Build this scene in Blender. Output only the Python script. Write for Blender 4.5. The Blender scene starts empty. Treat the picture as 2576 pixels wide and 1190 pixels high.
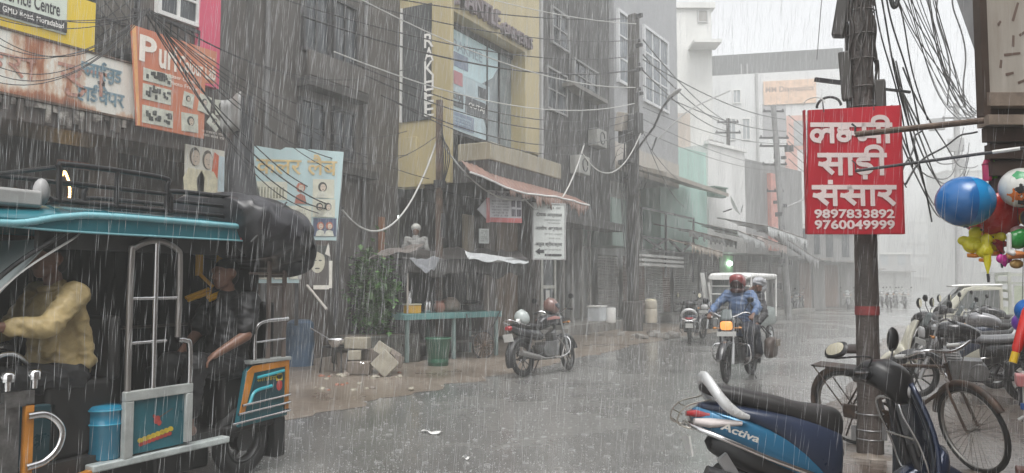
import bpy, bmesh, math, random
from mathutils import Vector, Matrix, Euler, noise as NZ
random.seed(11)
R = math.radians
V = Vector
sc = bpy.context.scene
COL = sc.collection

# ------------------------------------------------------------------ camera, world, sun, exposure
CAMZ, YAW, PITCH = 1.58, R(28.1), R(3.43)
cam_data = bpy.data.cameras.new('camera')
cam_data.sensor_width = 36.0
cam_data.lens = 1950.0 / 2576.0 * 36.0
cam_data.clip_start, cam_data.clip_end = 0.05, 900.0
cam = bpy.data.objects.new('camera', cam_data)
COL.objects.link(cam)
cam.location = (0, 0, CAMZ)
cam.rotation_euler = (R(90) + PITCH, 0, YAW)
sc.camera = cam

SUN_EL, SUN_AZ = R(66), R(150)
world = bpy.data.worlds.new('World')
sc.world = world
world.use_nodes = True
wn, wl = world.node_tree.nodes, world.node_tree.links
bg = wn['Background']
sky = wn.new('ShaderNodeTexSky')
sky.sky_type = 'NISHITA'
sky.sun_disc = False
sky.sun_elevation, sky.sun_rotation = SUN_EL, SUN_AZ
sky.air_density, sky.dust_density, sky.ozone_density = 1.0, 4.0, 1.0
hs = wn.new('ShaderNodeHueSaturation')
hs.inputs['Saturation'].default_value = 0.10
wl.new(sky.outputs['Color'], hs.inputs['Color'])
wl.new(hs.outputs['Color'], bg.inputs['Color'])
bg.inputs['Strength'].default_value = 0.15

sun_data = bpy.data.lights.new('sun', 'SUN')
sun_data.energy = 0.6
sun_data.angle = R(40)
sun_data.color = (1.0, 0.97, 0.93)
sun = bpy.data.objects.new('sun', sun_data)
COL.objects.link(sun)
sun.rotation_euler = V((math.sin(SUN_AZ) * math.cos(SUN_EL), math.cos(SUN_AZ) * math.cos(SUN_EL), math.sin(SUN_EL))).to_track_quat('Z', 'Y').to_euler()

sc.view_settings.view_transform = 'Standard'
sc.view_settings.look = 'None'
sc.view_settings.exposure = 1.14
sc.view_settings.gamma = 1.0
HAZE = 0.0094
cy = sc.cycles
cy.max_bounces, cy.diffuse_bounces, cy.glossy_bounces = 6, 3, 3
cy.transmission_bounces, cy.transparent_max_bounces, cy.volume_bounces = 4, 12, 2
cy.caustics_reflective = cy.caustics_refractive = False
cy.use_denoising = True

# ------------------------------------------------------------------ pixel rays (a 2576 x 1190 reading of the photograph) to world points
FH = V((-math.sin(YAW), math.cos(YAW), 0))
RT = V((math.cos(YAW), math.sin(YAW), 0))
FW = FH * math.cos(PITCH) + V((0, 0, math.sin(PITCH)))
UPV = FH * -math.sin(PITCH) + V((0, 0, math.cos(PITCH)))
EYE = V((0, 0, CAMZ))
def ray(u, v): return FW + RT * ((u - 1288) / 1950) + UPV * ((595 - v) / 1950)
def at(u, v, d):
    r = ray(u, v); return EYE + r * (d / r.dot(FH))
def gp(u, v, z=0.0):
    r = ray(u, v); return EYE + r * ((z - CAMZ) / r.z)
def plan(u, d):
    p = at(u, 712, d); return V((p.x, p.y, 0))
def hit(u, v, p0, n):
    r = ray(u, v); return EYE + r * ((p0 - EYE).dot(n) / r.dot(n))

# ------------------------------------------------------------------ materials
MATS = {}
def mat(name, col, rough=0.5, metal=0.0, var=0.18, scale=3.0, streak=0.0, bump=0.0, alpha=1.0, trans=0.0, col2=None, spec=0.5, emit=None, estr=0.0, coat=0.0, lo=0.35, hi=0.65, bscale=None):
    if name in MATS: return MATS[name]
    m = bpy.data.materials.new(name); m.use_nodes = True
    N, L = m.node_tree.nodes, m.node_tree.links
    b = N['Principled BSDF']
    b.inputs['Roughness'].default_value = rough
    b.inputs['Metallic'].default_value = metal
    b.inputs['Specular IOR Level'].default_value = spec
    b.inputs['Coat Weight'].default_value = coat
    b.inputs['Coat Roughness'].default_value = 0.08
    b.inputs['Alpha'].default_value = alpha
    b.inputs['Transmission Weight'].default_value = trans
    tc = N.new('ShaderNodeTexCoord'); mp = N.new('ShaderNodeMapping')
    L.new(tc.outputs['Object'], mp.inputs['Vector'])
    s = scale
    mp.inputs['Scale'].default_value = (s, s, s * (0.12 if streak else 1.0))
    no = N.new('ShaderNodeTexNoise'); no.inputs['Detail'].default_value = 7; no.inputs['Roughness'].default_value = 0.65
    no.inputs['Scale'].default_value = 1.0
    L.new(mp.outputs['Vector'], no.inputs['Vector'])
    mr = N.new('ShaderNodeMapRange'); mr.inputs['From Min'].default_value = lo; mr.inputs['From Max'].default_value = hi
    L.new(no.outputs['Fac'], mr.inputs['Value'])
    mx = N.new('ShaderNodeMix'); mx.data_type = 'RGBA'
    c1 = tuple(max(0.0, c * (1 - var)) for c in col) + (1,)
    c2 = (tuple(col2) if col2 else tuple(min(1.0, c * (1 + var * 0.7)) for c in col)) + (1,)
    mx.inputs['A'].default_value, mx.inputs['B'].default_value = c1, c2
    L.new(mr.outputs['Result'], mx.inputs['Factor'])
    L.new(mx.outputs['Result'], b.inputs['Base Color'])
    rr = N.new('ShaderNodeMapRange'); rr.inputs['To Min'].default_value = max(0.03, rough - 0.1); rr.inputs['To Max'].default_value = min(1, rough + 0.12)
    L.new(no.outputs['Fac'], rr.inputs['Value']); L.new(rr.outputs['Result'], b.inputs['Roughness'])
    if bump:
        n2 = N.new('ShaderNodeTexNoise'); n2.inputs['Scale'].default_value = bscale or scale * 6; n2.inputs['Detail'].default_value = 5
        L.new(tc.outputs['Object'], n2.inputs['Vector'])
        bp = N.new('ShaderNodeBump'); bp.inputs['Strength'].default_value = bump; bp.inputs['Distance'].default_value = 0.02
        L.new(n2.outputs['Fac'], bp.inputs['Height']); L.new(bp.outputs['Normal'], b.inputs['Normal'])
    if emit:
        b.inputs['Emission Color'].default_value = tuple(emit) + (1,); b.inputs['Emission Strength'].default_value = estr
    MATS[name] = m
    return m

# ------------------------------------------------------------------ mesh builder
class MB:
    def __init__(s): s.v = []; s.f = []
    def add(s, vs, fs, M=None):
        o = len(s.v)
        s.v += [tuple(M @ V(p)) if M else tuple(p) for p in vs]
        s.f += [tuple(i + o for i in f) for f in fs]
        return s
    def box(s, c, d, rot=None, M=None):
        x, y, z = d[0] / 2, d[1] / 2, d[2] / 2
        vs = [V((i, j, k)) for k in (-z, z) for j in (-y, y) for i in (-x, x)]
        if rot is not None:
            E = Euler(rot).to_matrix(); vs = [E @ p for p in vs]
        c = V(c)
        return s.add([p + c for p in vs], [(0, 2, 3, 1), (4, 5, 7, 6), (0, 1, 5, 4), (2, 6, 7, 3), (0, 4, 6, 2), (1, 3, 7, 5)], M)
    def bx(s, x0, x1, y0, y1, z0, z1, M=None):
        return s.box(((x0 + x1) / 2, (y0 + y1) / 2, (z0 + z1) / 2), (abs(x1 - x0), abs(y1 - y0), abs(z1 - z0)), None, M)
    def beam(s, p, q, w, h=None, M=None):
        p, q = V(p), V(q); d = q - p
        if d.length < 1e-6: return s
        up = V((0, 0, 1)) if abs(d.normalized().z) < 0.95 else V((0, 1, 0))
        xa = d.normalized(); ya = up.cross(xa).normalized(); za = xa.cross(ya)
        h = h or w
        vs = []
        for e in (p, q):
            for a, b in ((-1, -1), (1, -1), (1, 1), (-1, 1)): vs.append(e + ya * (a * w / 2) + za * (b * h / 2))
        return s.add(vs, [(3, 2, 1, 0), (4, 5, 6, 7), (0, 1, 5, 4), (1, 2, 6, 5), (2, 3, 7, 6), (3, 0, 4, 7)], M)
    def loft(s, rings, caps=True, closed=False, M=None):
        n = len(rings[0]); vs = [p for r in rings for p in r]; fs = []
        K = len(rings)
        for k in range(K if closed else K - 1):
            a, b = k * n, ((k + 1) % K) * n
            for i in range(n):
                j = (i + 1) % n; fs.append((a + i, a + j, b + j, b + i))
        if caps and not closed:
            fs.append(tuple(range(n - 1, -1, -1))); fs.append(tuple((K - 1) * n + i for i in range(n)))
        return s.add(vs, fs, M)
    def tube(s, pts, r, n=8, closed=False, M=None, caps=True):
        pts = [V(p) for p in pts]; K = len(pts)
        rs = r if isinstance(r, (list, tuple)) else [r] * K
        rings = []; ref = None
        for i, p in enumerate(pts):
            a = pts[(i - 1) % K] if (closed or i > 0) else p
            b = pts[(i + 1) % K] if (closed or i < K - 1) else p
            t = (b - a)
            t = t.normalized() if t.length > 1e-9 else V((0, 0, 1))
            if ref is None:
                ref = V((0, 0, 1)) if abs(t.z) < 0.9 else V((1, 0, 0))
            u = (ref - t * ref.dot(t))
            u = u.normalized() if u.length > 1e-6 else t.orthogonal().normalized()
            ref = u; w = t.cross(u)
            rings.append([p + (u * math.cos(2 * math.pi * k / n) + w * math.sin(2 * math.pi * k / n)) * rs[i] for k in range(n)])
        return s.loft(rings, caps, closed, M)
    def lathe(s, prof, n=20, M=None):
        rings = [[V((r * math.cos(2 * math.pi * k / n), r * math.sin(2 * math.pi * k / n), z)) for k in range(n)] for r, z in prof]
        return s.loft(rings, True, False, M)
    def ell(s, c, r, n=16, m=10, M=None, rot=None):
        c = V(c); r = r if isinstance(r, (tuple, list)) else (r, r, r)
        E = Euler(rot).to_matrix() if rot else None
        rings = []
        for i in range(m + 1):
            a = -math.pi / 2 + math.pi * i / m
            ca = max(math.cos(a), 0.01)
            ring = [V((r[0] * ca * math.cos(2 * math.pi * k / n), r[1] * ca * math.sin(2 * math.pi * k / n), r[2] * math.sin(a))) for k in range(n)]
            rings.append([(E @ p if E else p) + c for p in ring])
        return s.loft(rings, True, False, M)
    def torus(s, c, Rr, r, ax='y', n=28, m=8, a0=0.0, a1=2 * math.pi, M=None, sq=1.0):
        pts = []; full = abs(a1 - a0 - 2 * math.pi) < 1e-6
        rings = []
        K = n if full else n + 1
        for i in range(K):
            a = a0 + (a1 - a0) * i / n
            d = V((math.cos(a), 0, math.sin(a))) if ax == 'y' else (V((math.cos(a), math.sin(a), 0)) if ax == 'z' else V((0, math.cos(a), math.sin(a))))
            w = V((0, 1, 0)) if ax == 'y' else (V((0, 0, 1)) if ax == 'z' else V((1, 0, 0)))
            rings.append([V(c) + d * (Rr + r * math.cos(2 * math.pi * k / m)) + w * (r * sq * math.sin(2 * math.pi * k / m)) for k in range(m)])
        return s.loft(rings, not full, full, M)
    def prism(s, pts, y0, y1, M=None):
        n = len(pts)
        vs = [(p[0], y0, p[1]) for p in pts] + [(p[0], y1, p[1]) for p in pts]
        fs = [tuple(range(n)), tuple(range(2 * n - 1, n - 1, -1))] + [(i, n + i, n + (i + 1) % n, (i + 1) % n) for i in range(n)]
        return s.add(vs, fs, M)
    def body(s, st, n=20, M=None):      # stations (x, zc, half width, half height, exponent[, yc])
        rings = []
        for q in st:
            x, zc, hw, hh, e = q[:5]; yc = q[5] if len(q) > 5 else 0
            ring = []
            for k in range(n):
                a = 2 * math.pi * k / n; ca, sa = math.cos(a), math.sin(a)
                ring.append(V((x, yc + hw * math.copysign(abs(ca) ** (2 / e), ca), zc + hh * math.copysign(abs(sa) ** (2 / e), sa))))
            rings.append(ring)
        return s.loft(rings, True, False, M)
    def grid(s, fn, nu, nv, M=None):
        vs = [fn(i / nu, j / nv) for j in range(nv + 1) for i in range(nu + 1)]
        fs = [(j * (nu + 1) + i, j * (nu + 1) + i + 1, (j + 1) * (nu + 1) + i + 1, (j + 1) * (nu + 1) + i) for j in range(nv) for i in range(nu)]
        return s.add(vs, fs, M)
    def obj(s, name, m, parent=None, smooth=35, bevel=0.0, solid=0.0, sub=0):
        me = bpy.data.meshes.new(name); me.from_pydata(s.v, [], s.f); me.update()
        bm = bmesh.new(); bm.from_mesh(me); bmesh.ops.recalc_face_normals(bm, faces=bm.faces)
        bm.to_mesh(me); bm.free()
        if smooth:
            me.polygons.foreach_set('use_smooth', [True] * len(me.polygons))
            me.set_sharp_from_angle(angle=R(smooth))
        o = bpy.data.objects.new(name, me); COL.objects.link(o)
        if isinstance(m, (list, tuple)):
            for k in m: me.materials.append(k)
        else: me.materials.append(m)
        if parent: o.parent = parent
        if solid:
            k = o.modifiers.new('solidify', 'SOLIDIFY'); k.thickness = solid; k.offset = 0
        if sub:
            k = o.modifiers.new('subdivision', 'SUBSURF'); k.levels = k.render_levels = sub
        if bevel:
            k = o.modifiers.new('bevel', 'BEVEL'); k.width = bevel; k.segments = 2; k.limit_method = 'ANGLE'; k.angle_limit = R(40)
        return o

def tag(o, label=None, cat=None, group=None, kind=None):
    if label: o['label'] = label
    if cat: o['category'] = cat
    if group: o['group'] = group
    if kind: o['kind'] = kind
    return o
def thing(name, label, cat, loc=(0, 0, 0), rz=0.0, group=None, rot=None):
    o = bpy.data.objects.new(name, None); COL.objects.link(o)
    o.empty_display_size = 0.1
    o.location = loc; o.rotation_euler = rot if rot else (0, 0, rz)
    return tag(o, label, cat, group)
def copy_tree(o, parent=None):
    c = o.copy(); COL.objects.link(c); c.parent = parent
    for ch in list(o.children): copy_tree(ch, c)
    return c
def explode(o):
    """one object for every loose piece of a part"""
    me = o.data; n = len(me.vertices); par = list(range(n))
    def fd(a):
        while par[a] != a: par[a] = par[par[a]]; a = par[a]
        return a
    for e in me.edges: par[fd(e.vertices[0])] = fd(e.vertices[1])
    groups = {}
    for p in me.polygons: groups.setdefault(fd(p.vertices[0]), []).append(tuple(p.vertices))
    if len(groups) < 2 or len(groups) > 60: return
    base = o.name.split('.')[0]
    for fs in groups.values():
        idx = {}; k = MB()
        for f in fs: k.f.append(tuple(idx.setdefault(i, len(idx)) for i in f))
        k.v = [tuple(me.vertices[i].co) for i in idx]
        c = k.obj(base, list(me.materials), o.parent, smooth=35)
        c.matrix_basis = o.matrix_basis
        for md in o.modifiers:
            if md.type == 'BEVEL':
                b = c.modifiers.new('bevel', 'BEVEL'); b.width = md.width; b.segments = 2; b.limit_method = 'ANGLE'; b.angle_limit = R(40)
    bpy.data.objects.remove(o)
def smoothpath(pts, k=6, closed=False):
    pts = [V(p) for p in pts]; n = len(pts); out = []
    rng = n if closed else n - 1
    for i in range(rng):
        p0 = pts[(i - 1) % n] if (closed or i > 0) else pts[0] * 2 - pts[1]
        p1, p2 = pts[i], pts[(i + 1) % n]
        p3 = pts[(i + 2) % n] if (closed or i < n - 2) else pts[-1] * 2 - pts[-2]
        for j in range(k):
            t = j / k
            out.append(0.5 * ((2 * p1) + (p2 - p0) * t + (2 * p0 - 5 * p1 + 4 * p2 - p3) * t * t + (3 * p1 - p0 - 3 * p2 + p3) * t ** 3))
    if not closed: out.append(pts[-1])
    return out

# ------------------------------------------------------------------ lettering
_TXT = {}
def text_verts(body, bold=0.0):
    key = (body, bold)
    if key in _TXT: return _TXT[key]
    c = bpy.data.curves.new('lettering', 'FONT'); c.body = body; c.size = 1.0; c.offset = bold; c.resolution_u = 3
    o = bpy.data.objects.new('lettering', c); COL.objects.link(o)
    dg = bpy.context.evaluated_depsgraph_get()
    me = bpy.data.meshes.new_from_object(o.evaluated_get(dg))
    vs = [V(p.co) for p in me.vertices]; fs = [tuple(p.vertices) for p in me.polygons]
    bpy.data.objects.remove(o); bpy.data.curves.remove(c); bpy.data.meshes.remove(me)
    par = list(range(len(vs)))
    def fd(a):
        while par[a] != a: par[a] = par[par[a]]; a = par[a]
        return a
    for f in fs:
        for k in f[1:]: par[fd(k)] = fd(f[0])
    ids = {}
    dep = [ids.setdefault(fd(i), len(ids)) % 4 for i in range(len(vs))]
    _TXT[key] = (vs, fs, dep)
    return _TXT[key]
def txt(mb, body, x0, x1, z0, z1, y, bold=0.0, shear=0.0, mirror=False, M=None):
    vs, fs, dep = text_verts(body, bold)
    if not vs: return mb
    a, b = min(p.x for p in vs), max(p.x for p in vs); c, d = min(p.y for p in vs), max(p.y for p in vs)
    out = []
    for p, k in zip(vs, dep):
        fx = (p.x - a) / (b - a or 1); fz = (p.y - c) / (d - c or 1)
        if mirror: fx = 1 - fx
        out.append((x0 + (x1 - x0) * fx + shear * fz * (z1 - z0), y - 0.0004 * k, z0 + (z1 - z0) * fz))
    return mb.add(out, fs, M)
# hand drawn strokes of Devanagari letters: top bar at 1, foot at 0; value = (advance, [strokes])
def arc(cx, cz, r, a0, a1, n=9, rz=None): return [(cx + r * math.cos(R(a0 + (a1 - a0) * i / n)), cz + (rz or r) * math.sin(R(a0 + (a1 - a0) * i / n))) for i in range(n + 1)]
DEV = {
 'l': (1.0, [[(.84, 1), (.84, 0)], [(.34, .04), (.14, .12), (.06, .34), (.12, .56), (.27, .64), (.41, .54), (.44, .34), (.40, .22)], [(.44, .42), (.52, .6), (.66, .66), (.84, .56)]]),
 'ksh': (.86, [[(.44, .84), (.24, .82), (.12, .68), (.24, .54), (.48, .56)], [(.24, .54), (.1, .38), (.14, .16), (.34, .08), (.5, .24), (.44, .44)], [(.44, .42), (.62, .5), (.86, .42)]]),
 'm': (.95, [[(.24, 1), (.24, .3)], [(.8, 1), (.8, 0)], [(.24, .34), (.8, .34)], arc(.16, .24, .1, 60, 400)]),
 'ii': (.4, [[(.2, 1), (.2, 0)], [(.2, 1), (.2, 1.25), (.08, 1.42), (-.14, 1.45), (-.32, 1.34), (-.36, 1.16)]]),
 's': (1.0, [[(.84, 1), (.84, 0)], [(.36, 1), (.44, .8), (.38, .6), (.2, .5), (.1, .52)], [(.22, .5), (.36, .28), (.52, .06)], [(.36, .5), (.84, .5)]]),
 'aa': (.36, [[(.2, 1), (.2, 0)]]),
 'd': (.8, [[(.5, 1), (.5, .8)], [(.5, .8), (.24, .78), (.14, .62), (.26, .5), (.5, .46), (.62, .28), (.5, .1), (.26, .06), (.12, .16)]]),
 'nukta': (0, [[(-.44, -.2), (-.40, -.2)]]),
 'r': (.72, [[(.34, 1), (.46, .82), (.4, .62), (.22, .54), (.1, .58)], [(.22, .54), (.4, .3), (.58, .04)]]),
 'dot': (0, [[(-.34, 1.3), (-.30, 1.3)]]),
 'phalf': (.42, [[(.12, 1), (.12, .7), (.22, .5), (.42, .44)]]),
 'I': (.75, [[(.36, 1), (.36, .84)], [(.62, .82), (.3, .84), (.16, .68), (.3, .54), (.5, .5), (.56, .32), (.4, .2), (.2, .26)], [(.4, .2), (.5, .04), (.62, -.1)], [(.42, 1), (.36, 1.22), (.5, 1.38), (.66, 1.3)]]),
 'v': (.85, [[(.7, 1), (.7, 0)], [(.7, .62), (.46, .66), (.24, .56), (.16, .38), (.3, .22), (.52, .26), (.7, .42)]]),
 'u': (0, [[(-.18, 0), (-.26, -.22), (-.48, -.26), (-.52, -.1)]]),
 'h': (.8, [[(.4, 1), (.4, .86)], [(.64, .84), (.3, .84), (.18, .68), (.34, .58), (.56, .54), (.6, .38), (.4, .26), (.2, .3)], [(.22, .3), (.16, .12), (.34, -.02), (.52, -.06)]]),
 'reph': (0, [[(-.3, 1), (-.4, 1.2), (-.26, 1.36), (-.08, 1.26)]]),
 'e': (0, [[(-.14, 1), (-.2, 1.2), (-.36, 1.34), (-.5, 1.36)]]),
 'y': (.88, [[(.72, 1), (.72, 0)], [(.12, .98), (.26, .82), (.14, .62), (.2, .4), (.44, .32), (.72, .46)]]),
 'E': (.7, [[(.5, 1), (.46, .7), (.3, .52), (.14, .66), (.14, 1)], [(.3, .52), (.5, .3), (.6, .04)]]),
}
def devtext(mb, keys, x0, x1, z0, z1, y, wd, M=None):
    w = sum(DEV[k][0] for k in keys); sx = (x1 - x0) / w; sz = z1 - z0
    strokes = [([(0.0, 1.0), (w, 1.0)], 1)]; x = 0.0
    for k in keys:
        adv, ss = DEV[k]
        for st in ss: strokes.append(([(p[0] + x, p[1]) for p in st], 0))
        x += adv
    for i, (st, bar) in enumerate(strokes):
        P = [V((x0 + a * sx, 0, z0 + b * sz)) for a, b in st]
        if len(P) > 2: P = smoothpath(P, 4)
        L, Rr = [], []
        for j, p in enumerate(P):
            t = (P[min(j + 1, len(P) - 1)] - P[max(j - 1, 0)]).normalized(); nn = V((-t.z, 0, t.x)) * wd / 2
            e = t * (wd * 0.42) * (-1 if j == 0 else (1 if j == len(P) - 1 else 0)) if not bar else V((0, 0, 0))
            L.append(p + nn + e); Rr.append(p - nn + e)
        yy = y - 0.0005 * (i % 7)
        vs = [V((p.x, yy, p.z)) for p in L + Rr]; n = len(P)
        mb.add(vs, [(j, j + 1, n + j + 1, n + j) for j in range(n - 1)], M)
    return mb

def scrawl(mb, x0, x1, z0, z1, y, rows, seed, M=None):
    """writing too worn to read: rows of short broken strokes"""
    q = random.Random(seed); h = (z1 - z0) / rows; n = 0
    for k in range(rows):
        x = x0; zb = z0 + k * h + h * .18; hh = h * .6
        while x < x1 - h * .3:
            wd = hh * q.uniform(.35, .7)
            if q.random() < .86:
                yy = y - .0003 * (n % 5); n += 1
                t = hh * .16
                mb.add([(x, yy, zb + hh - t), (x + wd, yy, zb + hh - t), (x + wd, yy, zb + hh), (x, yy, zb + hh)], [(0, 1, 2, 3)], M)
                xs = x + wd * q.uniform(.1, .8)
                mb.add([(xs, yy - .0018, zb), (xs + t, yy - .0018, zb), (xs + t, yy - .0018, zb + hh), (xs, yy - .0018, zb + hh)], [(0, 1, 2, 3)], M)
                if q.random() < .6: mb.add([(x, yy - .0036, zb + hh * .3), (x + wd * .8, yy - .0036, zb + hh * q.uniform(.2, .6)), (x + wd * .8, yy - .0036, zb + hh * .62), (x, yy - .0036, zb + hh * .3 + t)], [(0, 1, 2, 3)], M)
            x += wd + hh * q.uniform(.1, .25)
    return mb

# ------------------------------------------------------------------ people: one skin surface grown from tapered capsules
def cap(p, q, r1, r2): return ('c', V(p), V(q), r1, r2)
def ball(c, r, rot=None): return ('e', V(c), r if isinstance(r, tuple) else (r, r, r), rot)
def blob(name, parts, m, parent, voxel=0.009, smooth=4):
    wr = .026 if name in ('shirt', 'trousers', 'head_wrap') else 0
    mb = MB()
    for p in parts:
        if p[0] == 'c':
            _, a, b, r1, r2 = p
            d = (b - a); L = d.length; t = d.normalized() if L > 1e-6 else V((0, 0, 1))
            pts, rs = [], []
            for k in range(5):
                an = math.pi / 2 * (1 - k / 4); pts.append(a - t * r1 * math.sin(an)); rs.append(max(r1 * math.cos(an), 0.0008))
            for k in range(5):
                an = math.pi / 2 * k / 4; pts.append(b + t * r2 * math.sin(an)); rs.append(max(r2 * math.cos(an), 0.0008))
            mb.tube(pts, rs, 12)
        else: mb.ell(p[1], p[2], 16, 10, rot=p[3])
    o = mb.obj(name, m, None, smooth=0)
    k = o.modifiers.new('r', 'REMESH'); k.mode = 'VOXEL'; k.voxel_size = voxel
    if smooth:
        k = o.modifiers.new('s', 'SMOOTH'); k.iterations = max(2, smooth - 1) if wr else smooth; k.factor = 0.5
    dg = bpy.context.evaluated_depsgraph_get()
    me = bpy.data.meshes.new_from_object(o.evaluated_get(dg))
    me.polygons.foreach_set('use_smooth', [True] * len(me.polygons))
    o.modifiers.clear(); old = o.data; o.data = me; bpy.data.meshes.remove(old)
    if wr:
        nr = [v.normal.copy() for v in me.vertices]
        for v_, n_ in zip(me.vertices, nr):
            c = v_.co; v_.co = c + n_ * wr * ((.3 - abs(NZ.noise(V((c.x * 6 + c.z * 7, c.y * 6, c.z * 15 - c.x * 9))))) + .35 * (.3 - abs(NZ.noise(V((c.x * 13 - c.z * 10, c.y * 9 + 3, c.z * 22 + c.x * 8))))))
    me.name = name
    if not me.materials: me.materials.append(m)
    if parent: o.parent = parent
    return o
def hand(w, fwd, palm, s=1.0, curl=0.8, side=1):
    """a palm with four fingers and a thumb: wrist point, finger direction, palm normal"""
    f = V(fwd).normalized(); pn = V(palm).normalized(); pn = (pn - f * pn.dot(f)).normalized(); a = f.cross(pn) * side
    w = V(w); out = [cap(w, w + f * .035 * s, .024 * s, .028 * s)]
    for k in (-1.5, -.5, .5, 1.5): out.append(cap(w + f * .02 * s + a * k * .012 * s, w + f * .085 * s + a * k * .019 * s, .013 * s, .0115 * s))
    for k, L in ((-1.5, .8), (-.5, .95), (.5, 1.0), (1.5, .75)):
        b = w + f * .085 * s + a * k * .021 * s
        d1 = (f * math.cos(curl * .6) + pn * math.sin(curl * .6)); k1 = b + d1 * .04 * L * s
        d2 = (f * math.cos(curl * 1.5) + pn * math.sin(curl * 1.5)); k2 = k1 + d2 * .028 * L * s
        d3 = (f * math.cos(curl * 2.2) + pn * math.sin(curl * 2.2)); k3 = k2 + d3 * .02 * L * s
        out += [cap(b, k1, .0098 * s, .0092 * s), cap(k1, k2, .0092 * s, .0085 * s), cap(k2, k3, .0085 * s, .0075 * s)]
    b = w + f * .03 * s - a * .024 * s; t1 = b + (f * .6 - a * .8 + pn * .3).normalized() * .042 * s
    out += [cap(b, t1, .013 * s, .011 * s), cap(t1, t1 + (f * .85 + pn * .5).normalized() * .03 * s, .011 * s, .009 * s)]
    return out
def head(c, fwd, up=(0, 0, 1), s=1.0):
    """skull, jaw, nose, brow, lips, ears; c = centre of the skull"""
    f = V(fwd).normalized(); u = V(up); u = (u - f * u.dot(f)).normalized(); a = u.cross(f); c = V(c)
    P = lambda x, y, z: c + f * x * s + a * y * s + u * z * s
    return [ball(P(-.01, 0, .02), (.092 * s,) * 3), ball(P(.02, 0, .01), (.078 * s,) * 3), cap(P(.035, 0, -.03), P(.055, 0, -.085), .06 * s, .034 * s),
            cap(P(.02, .03, -.06), P(.05, .01, -.095), .035 * s, .025 * s), cap(P(.02, -.03, -.06), P(.05, -.01, -.095), .035 * s, .025 * s),
            cap(P(.088, 0, .015), P(.112, 0, -.028), .009 * s, .014 * s), cap(P(.08, .04, .026), P(.08, -.04, .026), .015 * s, .015 * s),
            cap(P(.085, .02, -.062), P(.085, -.02, -.062), .009 * s, .009 * s), cap(P(.06, .035, -.02), P(.06, .03, -.05), .022 * s, .02 * s), cap(P(.06, -.035, -.02), P(.06, -.03, -.05), .022 * s, .02 * s),
            cap(P(-.01, .088, .02), P(-.015, .09, -.02), .014 * s, .011 * s), cap(P(-.01, -.088, .02), P(-.015, -.09, -.02), .014 * s, .011 * s)]
def eyes(parent, c, fwd, up=(0, 0, 1), s=1.0):
    f = V(fwd).normalized(); u = V(up); u = (u - f * u.dot(f)).normalized(); a = u.cross(f); c = V(c)
    for y in (.034, -.034):
        MB().ell(c + f * .076 * s + a * y * s + u * .004 * s, .012 * s, 10, 8).obj('eye', mat('eye_dark', (.03, .025, .02), .15), parent)
# ------------------------------------------------------------------ common materials
GLASS = mat('dark_glass', (.05, .058, .065), .08, var=.3, scale=1.5)
STEEL = mat('bright_steel', (.62, .62, .62), .22, 1.0, var=.1)
CHROME = mat('chrome', (.75, .75, .75), .12, 1.0, var=.06)
RUSTY = mat('rusty_iron', (.11, .075, .055), .6, .3, var=.5, scale=9)
DARKM = mat('dark_metal', (.055, .055, .058), .4, .4, var=.3, scale=6)
BLACKP = mat('black_plastic', (.011, .011, .012), .36, var=.3, scale=8)
RUBBER = mat('tyre_rubber', (.013, .013, .013), .62, var=.3, scale=12)
WHITEP = mat('white_paint', (.72, .72, .70), .38, var=.1, scale=3)
GREYP = mat('grey_paint', (.36, .36, .36), .45, var=.15)
SILVER = mat('silver_paint', (.50, .51, .52), .28, .6, var=.08)
CABLE = mat('black_cable', (.03, .03, .032), .35, var=.2)
GREYCABLE = mat('pale_cable', (.5, .5, .48), .3, var=.2)
CONCRETE = mat('wet_concrete', (.20, .19, .175), .5, var=.35, scale=1.6, streak=1, bump=.25)
POLEC = mat('pole_concrete', (.055, .05, .046), .55, var=.45, scale=5, streak=1, bump=.5)
TYRED = RUBBER

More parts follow.
